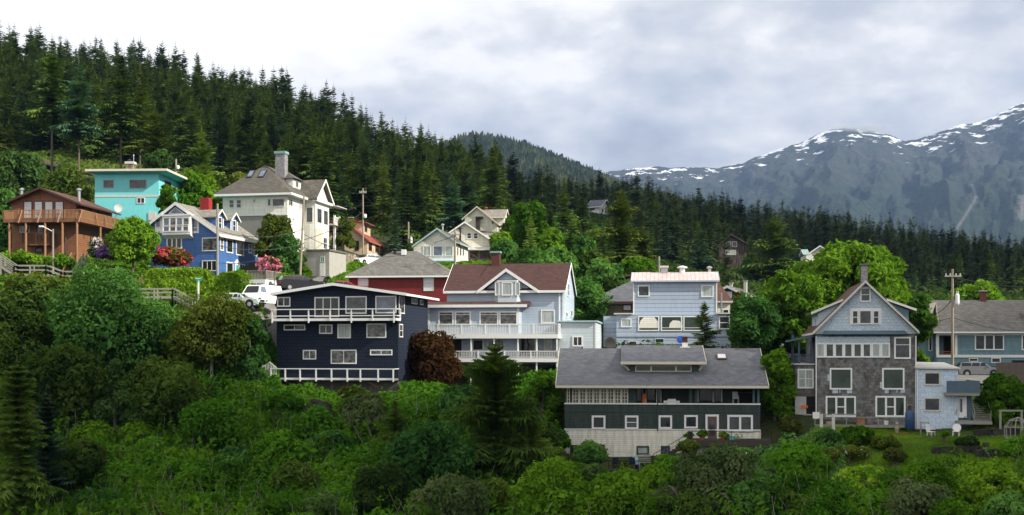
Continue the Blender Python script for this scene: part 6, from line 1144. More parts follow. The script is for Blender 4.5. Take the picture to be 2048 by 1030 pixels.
T(2005,748,60,112,'hedge_bush','dense round green bush below the grey car','lf_hedge',seed=50,k=20,n=9000,leaf=.17,clear=.0,base=850,shape='dome',rl=(.2,.34))
T(1840,700,22,121,'alder','small bright bush between annex and teal house','lf_hedge',seed=51,k=8,n=1600,leaf=.2,clear=.04,base=760)
# behind the light blue house
T(1105,455,66,168,'alder','tall fresh green alder behind the brown roof','lf_hedge',seed=60,k=24,n=7500,leaf=.34,clear=.06,base=600,shape='cone')
conifer(1062,420,28,176,'spruce_tree','yellow-green spruce poking out of the alders left of centre gap','nd_bright',seed=160,nb=320,clear=.02,droop=.35,base=560)
conifer(1140,440,30,172,'spruce_tree','fresh green spruce among the alders behind the brown roof','nd_lit',seed=161,nb=340,clear=.02,droop=.35,base=580)
conifer(1452,455,20,246,'spruce_tree','young spruce half covering the timber chalet','nd_mid',seed=162,nb=200,clear=.02,droop=.3,base=560)
conifer(1500,470,26,244,'spruce_tree','dark young spruce right of the timber chalet','nd_mid',seed=164,nb=240,clear=.02,droop=.3,base=570)
T(1170,470,76,165,'alder','broad green alder in the middle of the gap behind the light blue house','lf_alder',shape='cone',seed=61,k=26,n=9000,leaf=.36,clear=.05,base=660)
T(1080,500,62,155,'alder','leafy green alder just over the brown roof ridge','lf_alder',seed=62,k=18,n=6000,leaf=.34,clear=.04,base=640)
T(1215,520,66,150,'alder','alder left of the olive house roof','lf_alder',seed=63,k=18,n=6000,leaf=.32,clear=.04,base=680)
T(1165,560,60,140,'alder','dark green alder beside the gable of the light blue house','lf_alder',seed=163,k=18,n=6000,leaf=.3,clear=.04,base=700)
T(1060,405,42,185,'alder','yellow-green alder next to the yellow cottage','lf_hedge',seed=64,k=14,n=3600,leaf=.38,clear=.05,base=500)
T(1270,520,60,158,'alder','yellowish shrub line above the olive house','lf_hedge',seed=65,k=14,n=3600,leaf=.3,clear=.02,base=600,shape='dome')
conifer(1243,380,46,178,'cedar','dense olive-green cedar, tallest tree right of centre','nd_yellow',seed=66,nb=520,clear=.02,droop=.3,seg=6,power=.45,base=560,side=.42,top_bare=.02)
conifer(1286,450,34,182,'cedar','smaller olive cedar leaning on the dense one','nd_yellow',seed=67,nb=300,clear=.02,droop=.4,power=.6,base=560)
conifer(1128,345,32,205,'spruce_tree','light olive spruce with open crown right of the yellow cottage','nd_lit',seed=68,nb=260,clear=.02,droop=.35,base=490)
conifer(1163,362,22,212,'spruce_tree','slim dark spruce beside the light olive spruce','nd_mid',seed=69,nb=220,clear=.02,droop=.3,base=500)
conifer(1085,340,26,230,'spruce_tree','slender spruce above the fresh green alders','nd_mid',seed=70,nb=220,clear=.02,droop=.4,base=480)
conifer(1205,440,36,172,'hemlock','bright green hemlock in front of the dense olive cedar','nd_lit',seed=71,nb=300,clear=.02,droop=.5,base=590)
conifer(1550,415,62,232,'spruce_tree','broad dark spruce standing alone in front of the far forest','nd_mid',seed=72,nb=420,clear=.02,droop=.25,base=570)
conifer(1400,455,38,238,'spruce_tree','dark spruce left of the timber chalet','nd_blue',seed=73,nb=260,clear=.02,droop=.3,base=580)
conifer(985,280,42,222,'spruce_tree','tall dark spruce at the right end of the near forest','nd_mid',seed=74,nb=380,clear=.03,droop=.35,base=470)
conifer(1035,330,32,240,'spruce_tree','dark spruce on the shoulder right of the near forest','nd_dark',seed=75,nb=260,clear=.03,droop=.35,base=480)
conifer(908,352,46,214,'spruce_tree','fresh green spruce behind the cream cottages','nd_sea',seed=76,nb=340,clear=.02,droop=.3,base=480)
conifer(868,330,34,222,'hemlock','yellowish hemlock left of the fresh green spruce','nd_yellow',seed=77,nb=260,clear=.02,droop=.5,base=470)
conifer(772,425,20,208,'spruce_tree','small spruce right of the peach cottage','nd_mid',seed=78,nb=160,clear=.02,droop=.3,base=500)
T(1000,468,28,178,'alder','bright bush under the yellow cottage','lf_hedge',seed=79,k=10,n=1800,leaf=.3,clear=.02,base=500,shape='dome')
ar = random.Random(12)
for i, (px_, top_, hw_, Y_, kind) in enumerate(((1010,480,30,176,0),(1040,455,34,190,0),(1120,500,50,158,0),(1185,505,44,160,0),(1100,405,26,215,1),(1145,415,26,225,1),(1180,430,22,240,1),(1215,435,24,262,1),(1060,395,22,240,1),(1030,430,30,205,0),(1135,470,40,200,0),(1190,460,34,228,0),(1235,470,34,215,0),(1160,440,30,252,0),(1100,440,30,235,0),(1215,560,40,148,0),(1020,385,24,245,1),(975,420,26,232,1),(1180,452,26,285,0),(1205,448,22,300,0),(1165,446,22,310,0))):
    if kind: conifer(px_, top_, hw_, Y_, 'spruce_tree', 'fresh green spruce among the alders on the slope behind the light blue house', ('nd_lit','nd_mid','nd_bright')[i%3], seed=400+i, nb=280, clear=.02, droop=.35, group='spruces among the alders')
    else: T(px_, top_, hw_, Y_, 'alder', 'rounded alder in the green thicket behind the light blue house', ('lf_alder','lf_hedge','lf_alder','lf_dark')[i%4], seed=400+i, k=16, n=3600, leaf=.34, clear=.03, group='alders in the thicket')
conifer(800,430,20,202,'spruce_tree','dark spruce right of the peach cottage behind the transformer pole','nd_mid',seed=440,nb=200,clear=.02,droop=.3)
conifer(845,420,24,205,'spruce_tree','dark spruce left of the cream cottage gable','nd_dark',seed=441,nb=220,clear=.02,droop=.3)
T(835,480,26,190,'alder','dark green alder left of the cream cottage','lf_dark',seed=442,k=12,n=2400,leaf=.3,clear=.03)
# upper left
conifer(104,62,52,186,'spruce_tree','tall sunlit yellow-green spruce behind the log house','nd_bright',seed=80,nb=620,clear=.32,droop=.35,up=.1,base=340,gap=.3,side=.42,seg=7)
conifer(158,112,52,182,'spruce_tree','sunlit blue-green spruce beside the tall yellow-green one','nd_sea',seed=81,nb=560,clear=.28,droop=.3,base=340,gap=.3,side=.42,seg=7)
conifer(242,92,50,192,'spruce_tree','big shaggy olive spruce with bare lower trunk behind the turquoise house','nd_mid',seed=82,nb=420,clear=.3,droop=.35,base=345,gap=.2,side=.4)
conifer(280,120,44,200,'spruce_tree','olive spruce right of the shaggy one','nd_yellow',seed=83,nb=320,clear=.2,droop=.3,base=345,gap=.2)
conifer(310,205,40,190,'pine','thin-topped greyish pine above the turquoise roof','nd_yellow',seed=84,nb=220,clear=.25,droop=.15,base=350,gap=.2)
conifer(18,235,24,180,'hemlock','small yellowish hemlock at the left edge above the flat roof','nd_yellow',seed=85,nb=170,clear=.02,droop=.4,base=330)
conifer(403,252,54,172,'spruce_tree','bright fresh green spruce between the turquoise house and mansion','nd_bright',seed=86,nb=460,clear=.02,droop=.25,base=420,side=.42,seg=7,power=.7)
T(390,345,56,170,'bush','green bushes at the foot of the bright spruce','lf_hedge',seed=87,k=18,n=5000,leaf=.3,clear=.02,base=430,shape='dome')
T(335,368,24,152,'bush','round bush against the right side of the turquoise house','lf_hedge',seed=88,k=10,n=2600,leaf=.24,clear=.02,base=440,shape='dome')
T(35,306,62,168,'alder','light green alder above the log house roof','lf_willow',seed=89,k=22,n=7000,leaf=.3,clear=.03,base=440)
T(15,380,38,156,'alder','green tree filling the left edge beside the log house','lf_alder',seed=90,k=16,n=4500,leaf=.28,clear=.02,base=510)
T(135,335,56,166,'bush','dark green rounded thicket behind the log house roof','lf_dark',seed=91,k=16,n=4600,leaf=.3,clear=.02,base=440,shape='dome')
T(92,345,30,172,'bush','small light bush under the flat-roofed house','lf_hedge',seed=191,k=8,n=1800,leaf=.28,clear=.02,base=400,shape='dome')
T(318,300,34,178,'bush','pale green bush behind the turquoise chimney','lf_willow',seed=92,k=12,n=2800,leaf=.3,clear=.02,base=360,shape='dome')
T(480,345,34,178,'bush','yellow-green bush at the left roof edge of the mansion','lf_moss',seed=93,k=10,n=2400,leaf=.28,clear=.02,base=400,shape='dome')
T(548,428,42,153,'maple','brown-tinged green maple hiding the mansion lower wall','lf_moss',seed=94,k=18,n=5600,leaf=.24,clear=.08,base=560)
T(578,470,36,150,'maple','dark leafy maple in front of the mansion corner','lf_alder',seed=95,k=16,n=4600,leaf=.24,clear=.04,base=570)
T(266,438,56,138,'maple','sunny round green maple between log house and blue house','lf_hedge',seed=96,k=24,n=8000,leaf=.22,clear=.2,base=545,rl=(.2,.36))
T(687,438,25,178,'bush','round olive bush on top of the stone wall','lf_moss',seed=97,k=10,n=2600,leaf=.26,clear=.02,base=494,shape='dome')
T(640,395,20,184,'bush','small olive bush behind the mansion porch','lf_moss',seed=98,k=8,n=1500,leaf=.26,clear=.02,base=440)
shrub(340,512,40,24,142,'rhododendron','red-flowering rhododendron in front of the blue house','lf_moss',n=2400,leaf=.2,seed=99,flowers='fl_red',nf=1150)
shrub(537,532,24,20,140,'rhododendron','bright pink rhododendron right of the blue house','lf_olive',n=1500,leaf=.2,seed=100,flowers='fl_pink',nf=1500)
shrub(214,506,24,14,140,'rhododendron','purple rhododendron beneath the sunny round maple','lf_dark',n=1200,leaf=.2,seed=101,flowers='fl_purple',nf=1300)
shrub(192,496,14,22,141,'rhododendron','pale lilac rhododendron next to the purple one','lf_dark',n=1100,leaf=.2,seed=102,flowers='fl_lilac',nf=600)
shrub(656,446,14,14,180,'rhododendron','pink flowering bush on the mansion side porch','lf_olive',n=500,leaf=.24,seed=103,flowers='fl_pink',nf=500)
shrub(45,518,62,20,141,'shrub','sunlit hedge-like shrub at the foot of the log house, left','lf_hedge',n=4200,leaf=.19,seed=104,k=14)
shrub(118,522,30,20,140,'shrub','sunlit shrub under the street lamp','lf_hedge',n=2400,leaf=.19,seed=105)
shrub(572,556,22,16,137,'shrub','clipped green shrub beside the black car','lf_hedge',n=1800,leaf=.18,seed=106)
shrub(608,545,14,24,142,'shrub','ivy-green shrub against the concrete garage corner','lf_hedge',n=1800,leaf=.18,seed=107)
shrub(560,540,16,12,143,'shrub','low green shrub under the pink rhododendron','lf_alder',n=1000,leaf=.18,seed=108)
shrub(655,560,8,7,146,'shrub','small dark juniper on the grass verge','lf_dark',n=600,leaf=.15,seed=109)
shrub(1180,905,40,26,100,'shrub','leafy climbing shrub screening the lower left windows of the green house','lf_alder',n=3000,leaf=.17,seed=120,zoff=0)
shrub(1152,940,30,18,98,'shrub','bright round shrub by the patio rail, leftmost','lf_hedge',n=2000,leaf=.17,seed=121)
shrub(1190,942,26,18,97,'shrub','bright green shrub in the middle of the patio rail','lf_willow',n=1800,leaf=.17,seed=123)
shrub(1248,935,18,12,99,'shrub','dark flowering shrub with a few pink blooms on the patio','lf_dark',n=900,leaf=.14,seed=124,flowers='fl_pink',nf=60)
shrub(1108,905,10,10,99,'potted_shrub','small bright shrub on a post at the left corner of the green house','lf_hedge',n=500,leaf=.15,seed=125)
shrub(1375,890,24,16,101,'shrub','yellow-green shrub beside the deck steps','lf_moss',n=1600,leaf=.16,seed=126)
shrub(1480,905,34,16,99,'shrub','low green shrub with pale flowers below the deck','lf_alder',n=2200,leaf=.17,seed=127,flowers='fl_white',nf=40)
shrub(1650,868,30,18,100,'shrub','green shrub row under the deck posts of the weathered house','lf_alder',n=2200,leaf=.18,seed=128)
shrub(1715,870,36,18,99,'shrub','leafy green shrub in front of the weathered house deck','lf_hedge',n=2600,leaf=.18,seed=129)
shrub(1770,885,34,16,97,'shrub','yellowish shrub sprawling onto the lawn','lf_moss',n=2200,leaf=.18,seed=130)
shrub(1790,910,30,14,93,'shrub','olive shrub in the middle of the lawn','lf_olive',n=1800,leaf=.18,seed=131)
shrub(1935,885,28,12,95,'shrub','dark low shrub on the stone terrace','lf_dark',n=1600,leaf=.17,seed=132)
shrub(2030,890,30,22,92,'shrub','dark green shrub at the right edge of the lawn','lf_deepgreen',n=2200,leaf=.18,seed=133)
shrub(1888,866,10,6,98,'shrub','tuft of green by the annex wall','lf_hedge',n=500,leaf=.14,seed=134)
shrub(1690,905,60,16,95,'shrub','flowering weeds below the lawn terrace','lf_moss',n=3000,leaf=.16,seed=135,flowers='fl_white',nf=60)
shrub(1580,850,24,26,103,'shrub','tall grass and scrub beside the dark stairs','lf_olive',n=1800,leaf=.18,seed=136)
shrub(560,800,45,20,104,'shrub','dark green brambles under the white railed walkway','lf_deepgreen',n=2600,leaf=.2,seed=137)
shrub(700,785,30,14,106,'shrub','olive bush beneath the walkway supports','lf_moss',n=1500,leaf=.18,seed=138,flowers='fl_white',nf=20)
# clipped hedges
def hedge(x0, x1, top, bot, Y, Y2, wd, label, mat, n, seed):
    a = P(x0, bot, Y); b = P(x1, bot, Y2); L = math.dist(a[:2], b[:2]); hh = (bot-top)/F*Y; rng = np.random.default_rng(seed); f = rng.random(n); u = rng.uniform(0, L, n); v = rng.uniform(-wd/2, wd/2, n); z = rng.uniform(0, hh, n); nr = np.zeros((n, 3))
    k = f < .5; v[k] = -wd/2; nr[k, 1] = -1; k = (f >= .5) & (f < .8); z[k] = hh; nr[k, 2] = 1; k = (f >= .8) & (f < .9); u[k] = L; nr[k, 0] = 1; k = f >= .9; u[k] = 0; nr[k, 0] = -1
    bump_ = fbm(u*.9+3, z*.9+v, 3, seed)*.35; c = np.stack([u, v, z], 1)+nr*(bump_[:, None]+rng.normal(0, .05, n)[:, None]); edge = np.minimum(np.minimum(u, L-u)/.9, 1); c[:, 2] = np.where(c[:, 2] > hh*.6, c[:, 2]-(1-edge)**2*.7, c[:, 2]); nr += rng.normal(0, .45, (n, 3)); V, Q = leafquads(c, nr, .16, rng)
    o = mesh_np('hedge', V, Q, M[mat], None, loc=a, rz=math.atan2(b[1]-a[1], b[0]-a[0])); tag(o, label, 'hedge'); m = MB(); m.box(.3, L-.3, -wd/2+.3, wd/2-.3, -.8, hh-.35); m.build('branches', 'bark', o)
hedge(298,424,540,592,133,133,3.0,'long clipped green hedge below the blue house','lf_lime',9000,1)
hedge(445,494,546,604,131,130,2.4,'rounded clipped hedge beside the white garage','lf_lime',4200,2)
# ------------------------------------------------------------------ mountains, forested hill, clouds
def mountains():
    pts = [(850,420),(1150,352),(1310,332),(1345,336),(1400,334),(1440,335),(1480,328),(1520,312),(1560,298),(1600,285),(1640,266),(1665,258),(1700,256),(1740,262),(1775,268),(1810,281),(1830,279),(1850,274),(1880,262),(1920,250),(1960,242),(1990,230),(2020,216),(2048,205),(2120,190),(2300,150),(2600,140)]
    px = np.linspace(950, 2560, 560); b = np.linspace(0, 1.25, 230); PX, B = np.meshgrid(px, b)
    ridge = np.interp(PX, [p[0] for p in pts], [p[1] for p in pts]); Y0, Y1 = 2600.0, 5200.0; Y = Y0+(Y1-Y0)*B
    x = (PX-CX)/F*Y; zr = (HZ-ridge)/F*Y1; zb = (HZ-560)/F*Y0; t = np.clip(B, 0, 1)
    z = zb+(zr-zb)*(t**1.15); z = np.where(B > 1, zr-(B-1)*1500, z)
    env = np.sin(np.pi*np.clip(B, 0, 1))**.8
    rid = 1-np.abs(fbm(PX*.0085+B*1.2, B*2.2, 4, 5))*2.0; z = z+env*(50*(rid-.6)+36*fbm(PX*.03, B*9, 5, 9))+ (1-env*.5)*6*fbm(PX*.08, B*30, 3, 12)*(B > .5)
    # nearer green shoulder coming down from the right
    sh = np.clip((PX-1450)/600, 0, 1.3); z += env*70*sh*np.clip(1-np.abs(B-.35)*3, 0, 1)
    t_ = NT('mountain'); g = t_.n('ShaderNodeNewGeometry'); pos = g.outputs['Position']; sp = t_.n('ShaderNodeSeparateXYZ'); t_.l(pos, sp.inputs[0]); n = t_.noise(pos, .0035, 9, .66); n2 = t_.noise(pos, .02, 7, .7); n3 = t_.noise(pos, .09, 3, .7)
    hz = t_.math('DIVIDE', sp.outputs[2], 1000.0)
    forest = t_.mix(t_.ramp(n2, [(.35, 0), (.65, 1)]), (.009,.021,.015), (.021,.038,.019)); alpine = t_.mix(t_.ramp(n2, [(.4, 0), (.6, 1)]), (.022,.040,.022), (.05,.05,.052))
    hv = t_.math('ADD', hz, t_.math('MULTIPLY', t_.math('SUBTRACT', n, .5), .55)); c = t_.mix(t_.ramp(hv, [(.42, 0), (.66, 1)]), forest, alpine)
    c = t_.mix(t_.math('MULTIPLY', t_.ramp(n2, [(.56, 0), (.66, 1)]), t_.ramp(hv, [(.3, .1), (.7, .9)])), c, (.06,.065,.072))
    sn = t_.noise(t_.mapv(pos, (1, .55, 2.2)), .017, 7, .6); s = t_.math('ADD', t_.math('MULTIPLY', sn, 2.6), t_.math('MULTIPLY', hz, .62)); s = t_.math('ADD', s, t_.math('MULTIPLY', t_.math('SUBTRACT', n, .5), .35))
    sl = t_.n('ShaderNodeAttribute', attribute_name='snow'); s = t_.math('ADD', s, sl.outputs['Fac']); c = t_.mix(t_.ramp(s, [(1.00, 0), (1.02, 1)]), c, (.80,.83,.88)) if 0 else t_.mix(t_.math('GREATER_THAN', s, 2.17), c, (.78,.81,.86))
    sc = t_.n('ShaderNodeAttribute', attribute_name='scar'); c = t_.mix(t_.math('MULTIPLY', sc.outputs['Fac'], t_.ramp(n3, [(.3, .3), (.6, 1)])), c, (.15,.145,.15))
    t_.bsdf(c, .95, t_.bump(t_.math('ADD', n3, n2), 14, .8))
    V, Q = grid(x, Y, z); o = mesh_np('mountain', V, Q, t_.m, smooth=True); a = o.data.attributes.new('snow', 'FLOAT', 'POINT'); near = np.clip((B-.80)/.2, 0, 1); a.data.foreach_set('value', (np.where(B > .74, near*.30, -.6)).ravel().astype(np.float32))
    py = HZ-z/Y*F; d = np.abs(PX-np.interp(py, [365, 395, 420, 455], [1944, 1952, 1938, 1915])); scar = np.clip(1-d/5, 0, 1)*((py > 368) & (py < 462)); d2 = np.abs(PX-2046+ (py-400)*.1); scar = np.maximum(scar, np.clip(1-d2/16, 0, 1)*((py > 390) & (py < 440)))
    # scars are fixed to the ground by mesh vertices
    a = o.data.attributes.new('scar', 'FLOAT', 'POINT'); a.data.foreach_set('value', scar.ravel().astype(np.float32)); tag(o, 'snow-streaked mountain range in blue haze', 'mountain', kind='structure')
    # wooded hill in the middle distance
    pts = [(700,330),(850,305),(910,278),(940,268),(960,268),(1000,273),(1050,287),(1080,298),(1120,313),(1150,327),(1190,342),(1260,375),(1400,415)]
    px = np.linspace(720, 1400, 520); b = np.linspace(0, 1.2, 170); PX, B = np.meshgrid(px, b); ridge = np.interp(PX, [p[0] for p in pts], [p[1] for p in pts]); Y0, Y1 = 1100.0, 1700.0; Y = Y0+(Y1-Y0)*B; x = (PX-CX)/F*Y; zr = (HZ-ridge-3)/F*Y1; zb = (HZ-470)/F*Y0; z = np.where(B > 1, zr-(B-1)*500, zb+(zr-zb)*np.clip(B, 0, 1)**.9)
    z += 22*fbm(PX*.015, B*5, 4, 33)*np.sin(np.pi*np.clip(B, 0, 1)); rg = np.random.default_rng(4); z += rg.random(z.shape)**3*9
    t_ = NT('wooded_hill'); pos = t_.n('ShaderNodeNewGeometry').outputs['Position']; n = t_.noise(pos, .01, 6, .6); n2 = t_.noise(pos, .12, 4, .7); c = t_.mix(t_.ramp(n, [(.42, 0), (.58, 1)]), (.018,.038,.018), (.065,.085,.028)); c = t_.mix(t_.ramp(n2, [(.3, .6), (.7, 0)]), c, (.01,.02,.01)); t_.bsdf(c, .95, t_.bump(n2, 4))
    V, Q = grid(x, Y, z); o = mesh_np('hill', V, Q, t_.m); tag(o, 'rounded green wooded hill in the middle distance', 'hill', kind='structure')
mountains()
def cloud(name, label, c, sx, sy, sz, seed, n=5):
    import bmesh
    bm = bmesh.new(); bmesh.ops.create_icosphere(bm, subdivisions=n, radius=1)
    co = np.array([v.co[:] for v in bm.verts]); d = 1+.35*fbm(co[:, 0]*1.6+seed, co[:, 1]*1.6+co[:, 2], 4, seed)+.12*fbm(co[:, 0]*6+seed, co[:, 1]*6+co[:, 2]*3, 3, seed+2)
    for v, k in zip(bm.verts, d): v.co = (v.co.x*k*sx, v.co.y*k*sy, v.co.z*k*sz)
    me = bpy.data.meshes.new(name); bm.to_mesh(me); bm.free(); me.materials.append(M['cloud']); me.polygons.foreach_set('use_smooth', [True]*len(me.polygons)); o = bpy.data.objects.new(name, me); COL.objects.link(o); o.location = c; tag(o, label, 'cloud', kind='structure'); return o
t = NT('cloud'); t.bsdf((.85,.86,.88), 1, None, 0, 0)
def along(pt, dist): return (pt[0]+sd.x*dist, pt[1]+sd.y*dist, pt[2]+sd.z*dist)
# unseen clouds added toward the sun, shaped to shade town, teal house and ridge
cloud('cloud', 'unseen cloud shaped to shade the lower houses', along((20, 50, 0), 1500), 300, 60, 26, 3)
cloud('cloud', 'small unseen cloud added to shade the teal house at the right', along((97, 136, 0), 1500), 52, 20, 14, 7, 4)
cloud('cloud', 'broad unseen cloud added to darken the far wooded ridge', along((150, 400, 40), 1700), 190, 125, 30, 9)
def haze():
    m = MB(); m.box(-3300, 4200, -60, 6600, -45, 1330); t = NT('haze'); v = t.n('ShaderNodeVolumePrincipled'); v.inputs['Color'].default_value = (.34,.55,1,1); v.inputs['Density'].default_value = HAZE; v.inputs['Anisotropy'].default_value = .0; t.l(v.outputs[0], t.out.inputs['Volume']); o = m.build('haze', t.m); tag(o, 'thin blue air between the houses and the mountains', 'haze', kind='stuff')
HAZE = 0.000055
haze()
t = NT('cloud_wisp')
def wisp():
    t = NT('wisp'); o_ = t.co(); g = t.n('ShaderNodeVectorMath', operation='LENGTH'); t.l(o_, g.inputs[0]); n = t.noise(o_, 2.2, 4, .6); f = t.math('SUBTRACT', t.math('ADD', t.math('SUBTRACT', 1.0, g.outputs['Value']), t.math('MULTIPLY', n, .9)), .55); f = t.math('MAXIMUM', f, 0)
    v = t.n('ShaderNodeVolumePrincipled'); v.inputs['Color'].default_value = (.8,.84,.9,1); t.l(t.math('MULTIPLY', f, .02), v.inputs['Density']); t.l(v.outputs[0], t.out.inputs['Volume'])
    p = P(1712, 262, 5150); m = MB(); m.lathe((0,0,0), [(.05,-1),(.5,-.85),(.87,-.5),(1,0),(.87,.5),(.5,.85),(.05,1)], 20); o = m.build('cloud_cap', t.m, loc=p); o.scale = (190, 160, 34); tag(o, 'grey cloud scrap hanging on the mountain top', 'cloud', kind='stuff')

wisp()
# ------------------------------------------------------------------ roads and walls
def road(name, label, pts, mat_c, edge=True):
    L = []; 
    for i in range(len(pts)-1):
        for j in range(8): t = j/8; L.append([pts[i][k]*(1-t)+pts[i+1][k]*t for k in range(3)])
    L.append(list(pts[-1])); L = np.array(L); x = L[:, 0]/1.0; y = L[:, 1]; w = L[:, 2]; dx = np.gradient(x); dy = np.gradient(y); n = np.hypot(dx, dy); nx, ny = -dy/n, dx/n; rows = []
    for s in np.linspace(-1, 1, 9): rows.append(np.stack([x+nx*w*s, y+ny*w*s], 1))
    R_ = np.stack(rows, 1); z = hts(R_[..., 0], R_[..., 1])+.16; V = np.concatenate([R_, z[..., None]], -1); a, b = V.shape[:2]; i = np.arange(a*b).reshape(a, b); Q = np.stack([i[:-1, :-1], i[:-1, 1:], i[1:, 1:], i[1:, :-1]], -1).reshape(-1, 4)
    o = mesh_np(name, V.reshape(-1, 3), Q, M[mat_c]); tag(o, label, 'road', kind='structure')
t = NT('asphalt'); g_ = t.n('ShaderNodeNewGeometry').outputs['Position']; n_ = t.noise(g_, .8, 6, .65); t.bsdf(t.ramp(n_, [(.3, (.11,.105,.10)), (.7, (.20,.19,.175))]), .95, t.bump(t.noise(g_, 12, 3, .6), .02))
PX = lambda px, Y: ((px-CX)/F*Y, Y)
road('street', 'steep grey street climbing past the parked cars', [PX(470, 118)+(2.4,), PX(520, 123)+(3.4,), PX(590, 131)+(3.6,), PX(655, 142)+(3.0,), PX(705, 156)+(2.8,), PX(740, 172)+(2.8,), PX(800, 190)+(2.6,), PX(860, 200)+(2.4,)], 'asphalt')
road('street', 'grey street in front of the teal house', [PX(1560, 124)+(3,), PX(1800, 124)+(3.2,), PX(1900, 123)+(3.6,), PX(2000, 122)+(3.6,), PX(2200, 121)+(3.6,)], 'asphalt')
def simple(name, label, cat, mb, mat, group=None, **k): return tag(mb.build(name, mat, None, **k), label, cat, group)
def walls():
    # concrete garage under the mansion and its stone wall
    C = C2; h = H('concrete_garage', 'concrete garage with green door cut into the bank under the mansion', C2, 645, 792, 150, 885, th=-16, L=4, cat='garage'); W = h.W; q = h.uz; zt = q(720, 705)[1]
    h.block(0, W, 0, 5, -1, zt, 'concrete'); h.block(-.15, W+.15, -.12, 5.1, zt+.003, zt+.22, 'concrete_dark', 'roof'); h.win(733,740,762,780, pane='sign_green', mat='old_white', fw=.08, nx=2); s0, s1, z0, z1 = h.rect(('f', 0), 730, 785, 764, 870); m = MB(); m.pb(('f', 0), s0, s1, z0, z1, 0, .06); h.part('door', m, 'trim')
    m = MB(); a = P(655, 500, 152); b = P(712, 540, 172); g = ht(b[0], b[1]); m.hexa([(a[0], a[1], a[2]-5.5), (b[0], b[1], b[2]-1.5), (b[0]-.6, b[1]+.6, b[2]-1.5), (a[0]-.6, a[1]+.6, a[2]-5.5), (a[0], a[1], a[2]+.0), (b[0], b[1], b[2]+2.2), (b[0]-.6, b[1]+.6, b[2]+2.2), (a[0]-.6, a[1]+.6, a[2]+.0)])
    simple('stone_wall', 'tall rough stone retaining wall beside the street', 'wall', m, 'stone_wall')
    # white garage below the blue house
    h = H('white_garage', 'small white garage with two grey doors under the blue house fence', C1, 1640, 1762, 136, 960, th=-14, L=5, cat='garage'); W = h.W; q = h.uz; zt = q(1700, 893)[1]; h.block(0, W, 0, 5, -1, zt, 'white')
    for a, b in ((1655,1700), (1708,1752)): s0, s1, z0, z1 = h.rect(('f', 0), a, 918, b, 1000); m = MB(); m.pb(('f', 0), s0, s1, z0, z1, 0, .04); h.part('garage_door', m, 'stucco_grey')
    h.rail([(0, .1, zt), (W, .1, zt), (W, 4.8, zt)], .95, 'wood_grey', bal=.16, post=1.6)
    m = MB(); a = P(472, 556, 139); 
    for i in range(26): u = i*.24; m.box(a[0]+u, a[0]+u+.2, a[1]-i*.02, a[1]-i*.02+.04, a[2]-1.2, a[2]+.05)
    # board fence in front of grey car
    m = MB(); a = P(1993, 752, 116); n = 40
    for i in range(n): m.box(a[0]+i*.22, a[0]+i*.22+.2, a[1], a[1]+.04, a[2]-1.0, a[2]+1.25)
    m.box(a[0], a[0]+n*.22, a[1]+.045, a[1]+.1, a[2]+.8, a[2]+.9); simple('board_fence', 'dark brown board fence in front of the grey car', 'fence', m, 'wood_dark')
    # terraces of rock on the lawn
    rg = random.Random(3)
    for nm, lab, x0, x1, y0, Y in (('rock_wall','low dark rock wall behind the lawn near the frame dome',1955,2040,858,100), ('rock_wall','low rock wall across the middle of the lawn',1870,1960,902,94.5), ('rock_wall','low rock wall at the right end of the lawn',1955,2040,900,93.5)):
        m = MB(); n = int((x1-x0)/4)
        for i in range(n):
            px = x0+(x1-x0)*i/n; p = P(px, y0, Y); g = ht(p[0], p[1]); 
            for r in range(2):
                s = rg.uniform(.15, .4); c = (p[0]+rg.uniform(-.1,.1), p[1]+rg.uniform(-.15,.15), g+.08+r*.24); vs = [(c[0]+s*math.cos(t)*rg.uniform(.7,1.2), c[1]+s*math.sin(t)*rg.uniform(.7,1.2), c[2]+z_*s*.7) for z_ in (-1, 1) for t in (0, 1.25, 2.5, 3.8, 5)]; m.add(vs, [(0,1,2,3,4)[::-1], (5,6,7,8,9)]+[(k, (k+1)%5, 5+(k+1)%5, 5+k) for k in range(5)])
        simple(nm, lab, 'wall', m, 'rock')
    # rock outcrops on the slope
    def outcrop(px, py, hw, hh, Y, seed, lab):
        import bmesh
        bm = bmesh.new(); bmesh.ops.create_icosphere(bm, subdivisions=5, radius=1); co = np.array([v.co[:] for v in bm.verts]); d = 1+.6*fbm(co[:, 0]*1.8+seed, co[:, 1]*1.8+co[:, 2]*2, 5, seed); w = hw/F*Y; h_ = hh/F*Y; p = P(px, py, Y)
        for v, k in zip(bm.verts, d): v.co = (v.co.x*k*w, v.co.y*k*w*.6, v.co.z*k*h_)
        me = bpy.data.meshes.new('rock_outcrop'); bm.to_mesh(me); bm.free(); me.materials.append(M['rock']); o = bpy.data.objects.new('rock_outcrop', me); COL.objects.link(o); o.location = (p[0], p[1], p[2]); tag(o, lab, 'rock')
    outcrop(632, 828, 34, 24, 105.5, 1, 'dark rock face under the dark blue house'); outcrop(1350, 1005, 60, 30, 90, 2, 'mossy rock outcrop at the bottom below the cream wall'); outcrop(1552, 965, 36, 26, 94, 3, 'brown rock face right of the grey-green elder')
    # dead snag
    m = MB(); a = Vector(P(1345, 975, 88)); b = Vector(P(1358, 992, 88)); c = Vector(P(1361, 1040, 88)); m.tube(a, b, .09, 6, .12); m.tube(b, c, .12, 6, .16); m.tube(a, a+Vector((-.3, 0, .15)), .06, 5, .03); simple('dead_snag', 'pale bent dead trunk in front of the rock outcrop', 'dead tree', m, 'bark_pale')
walls()

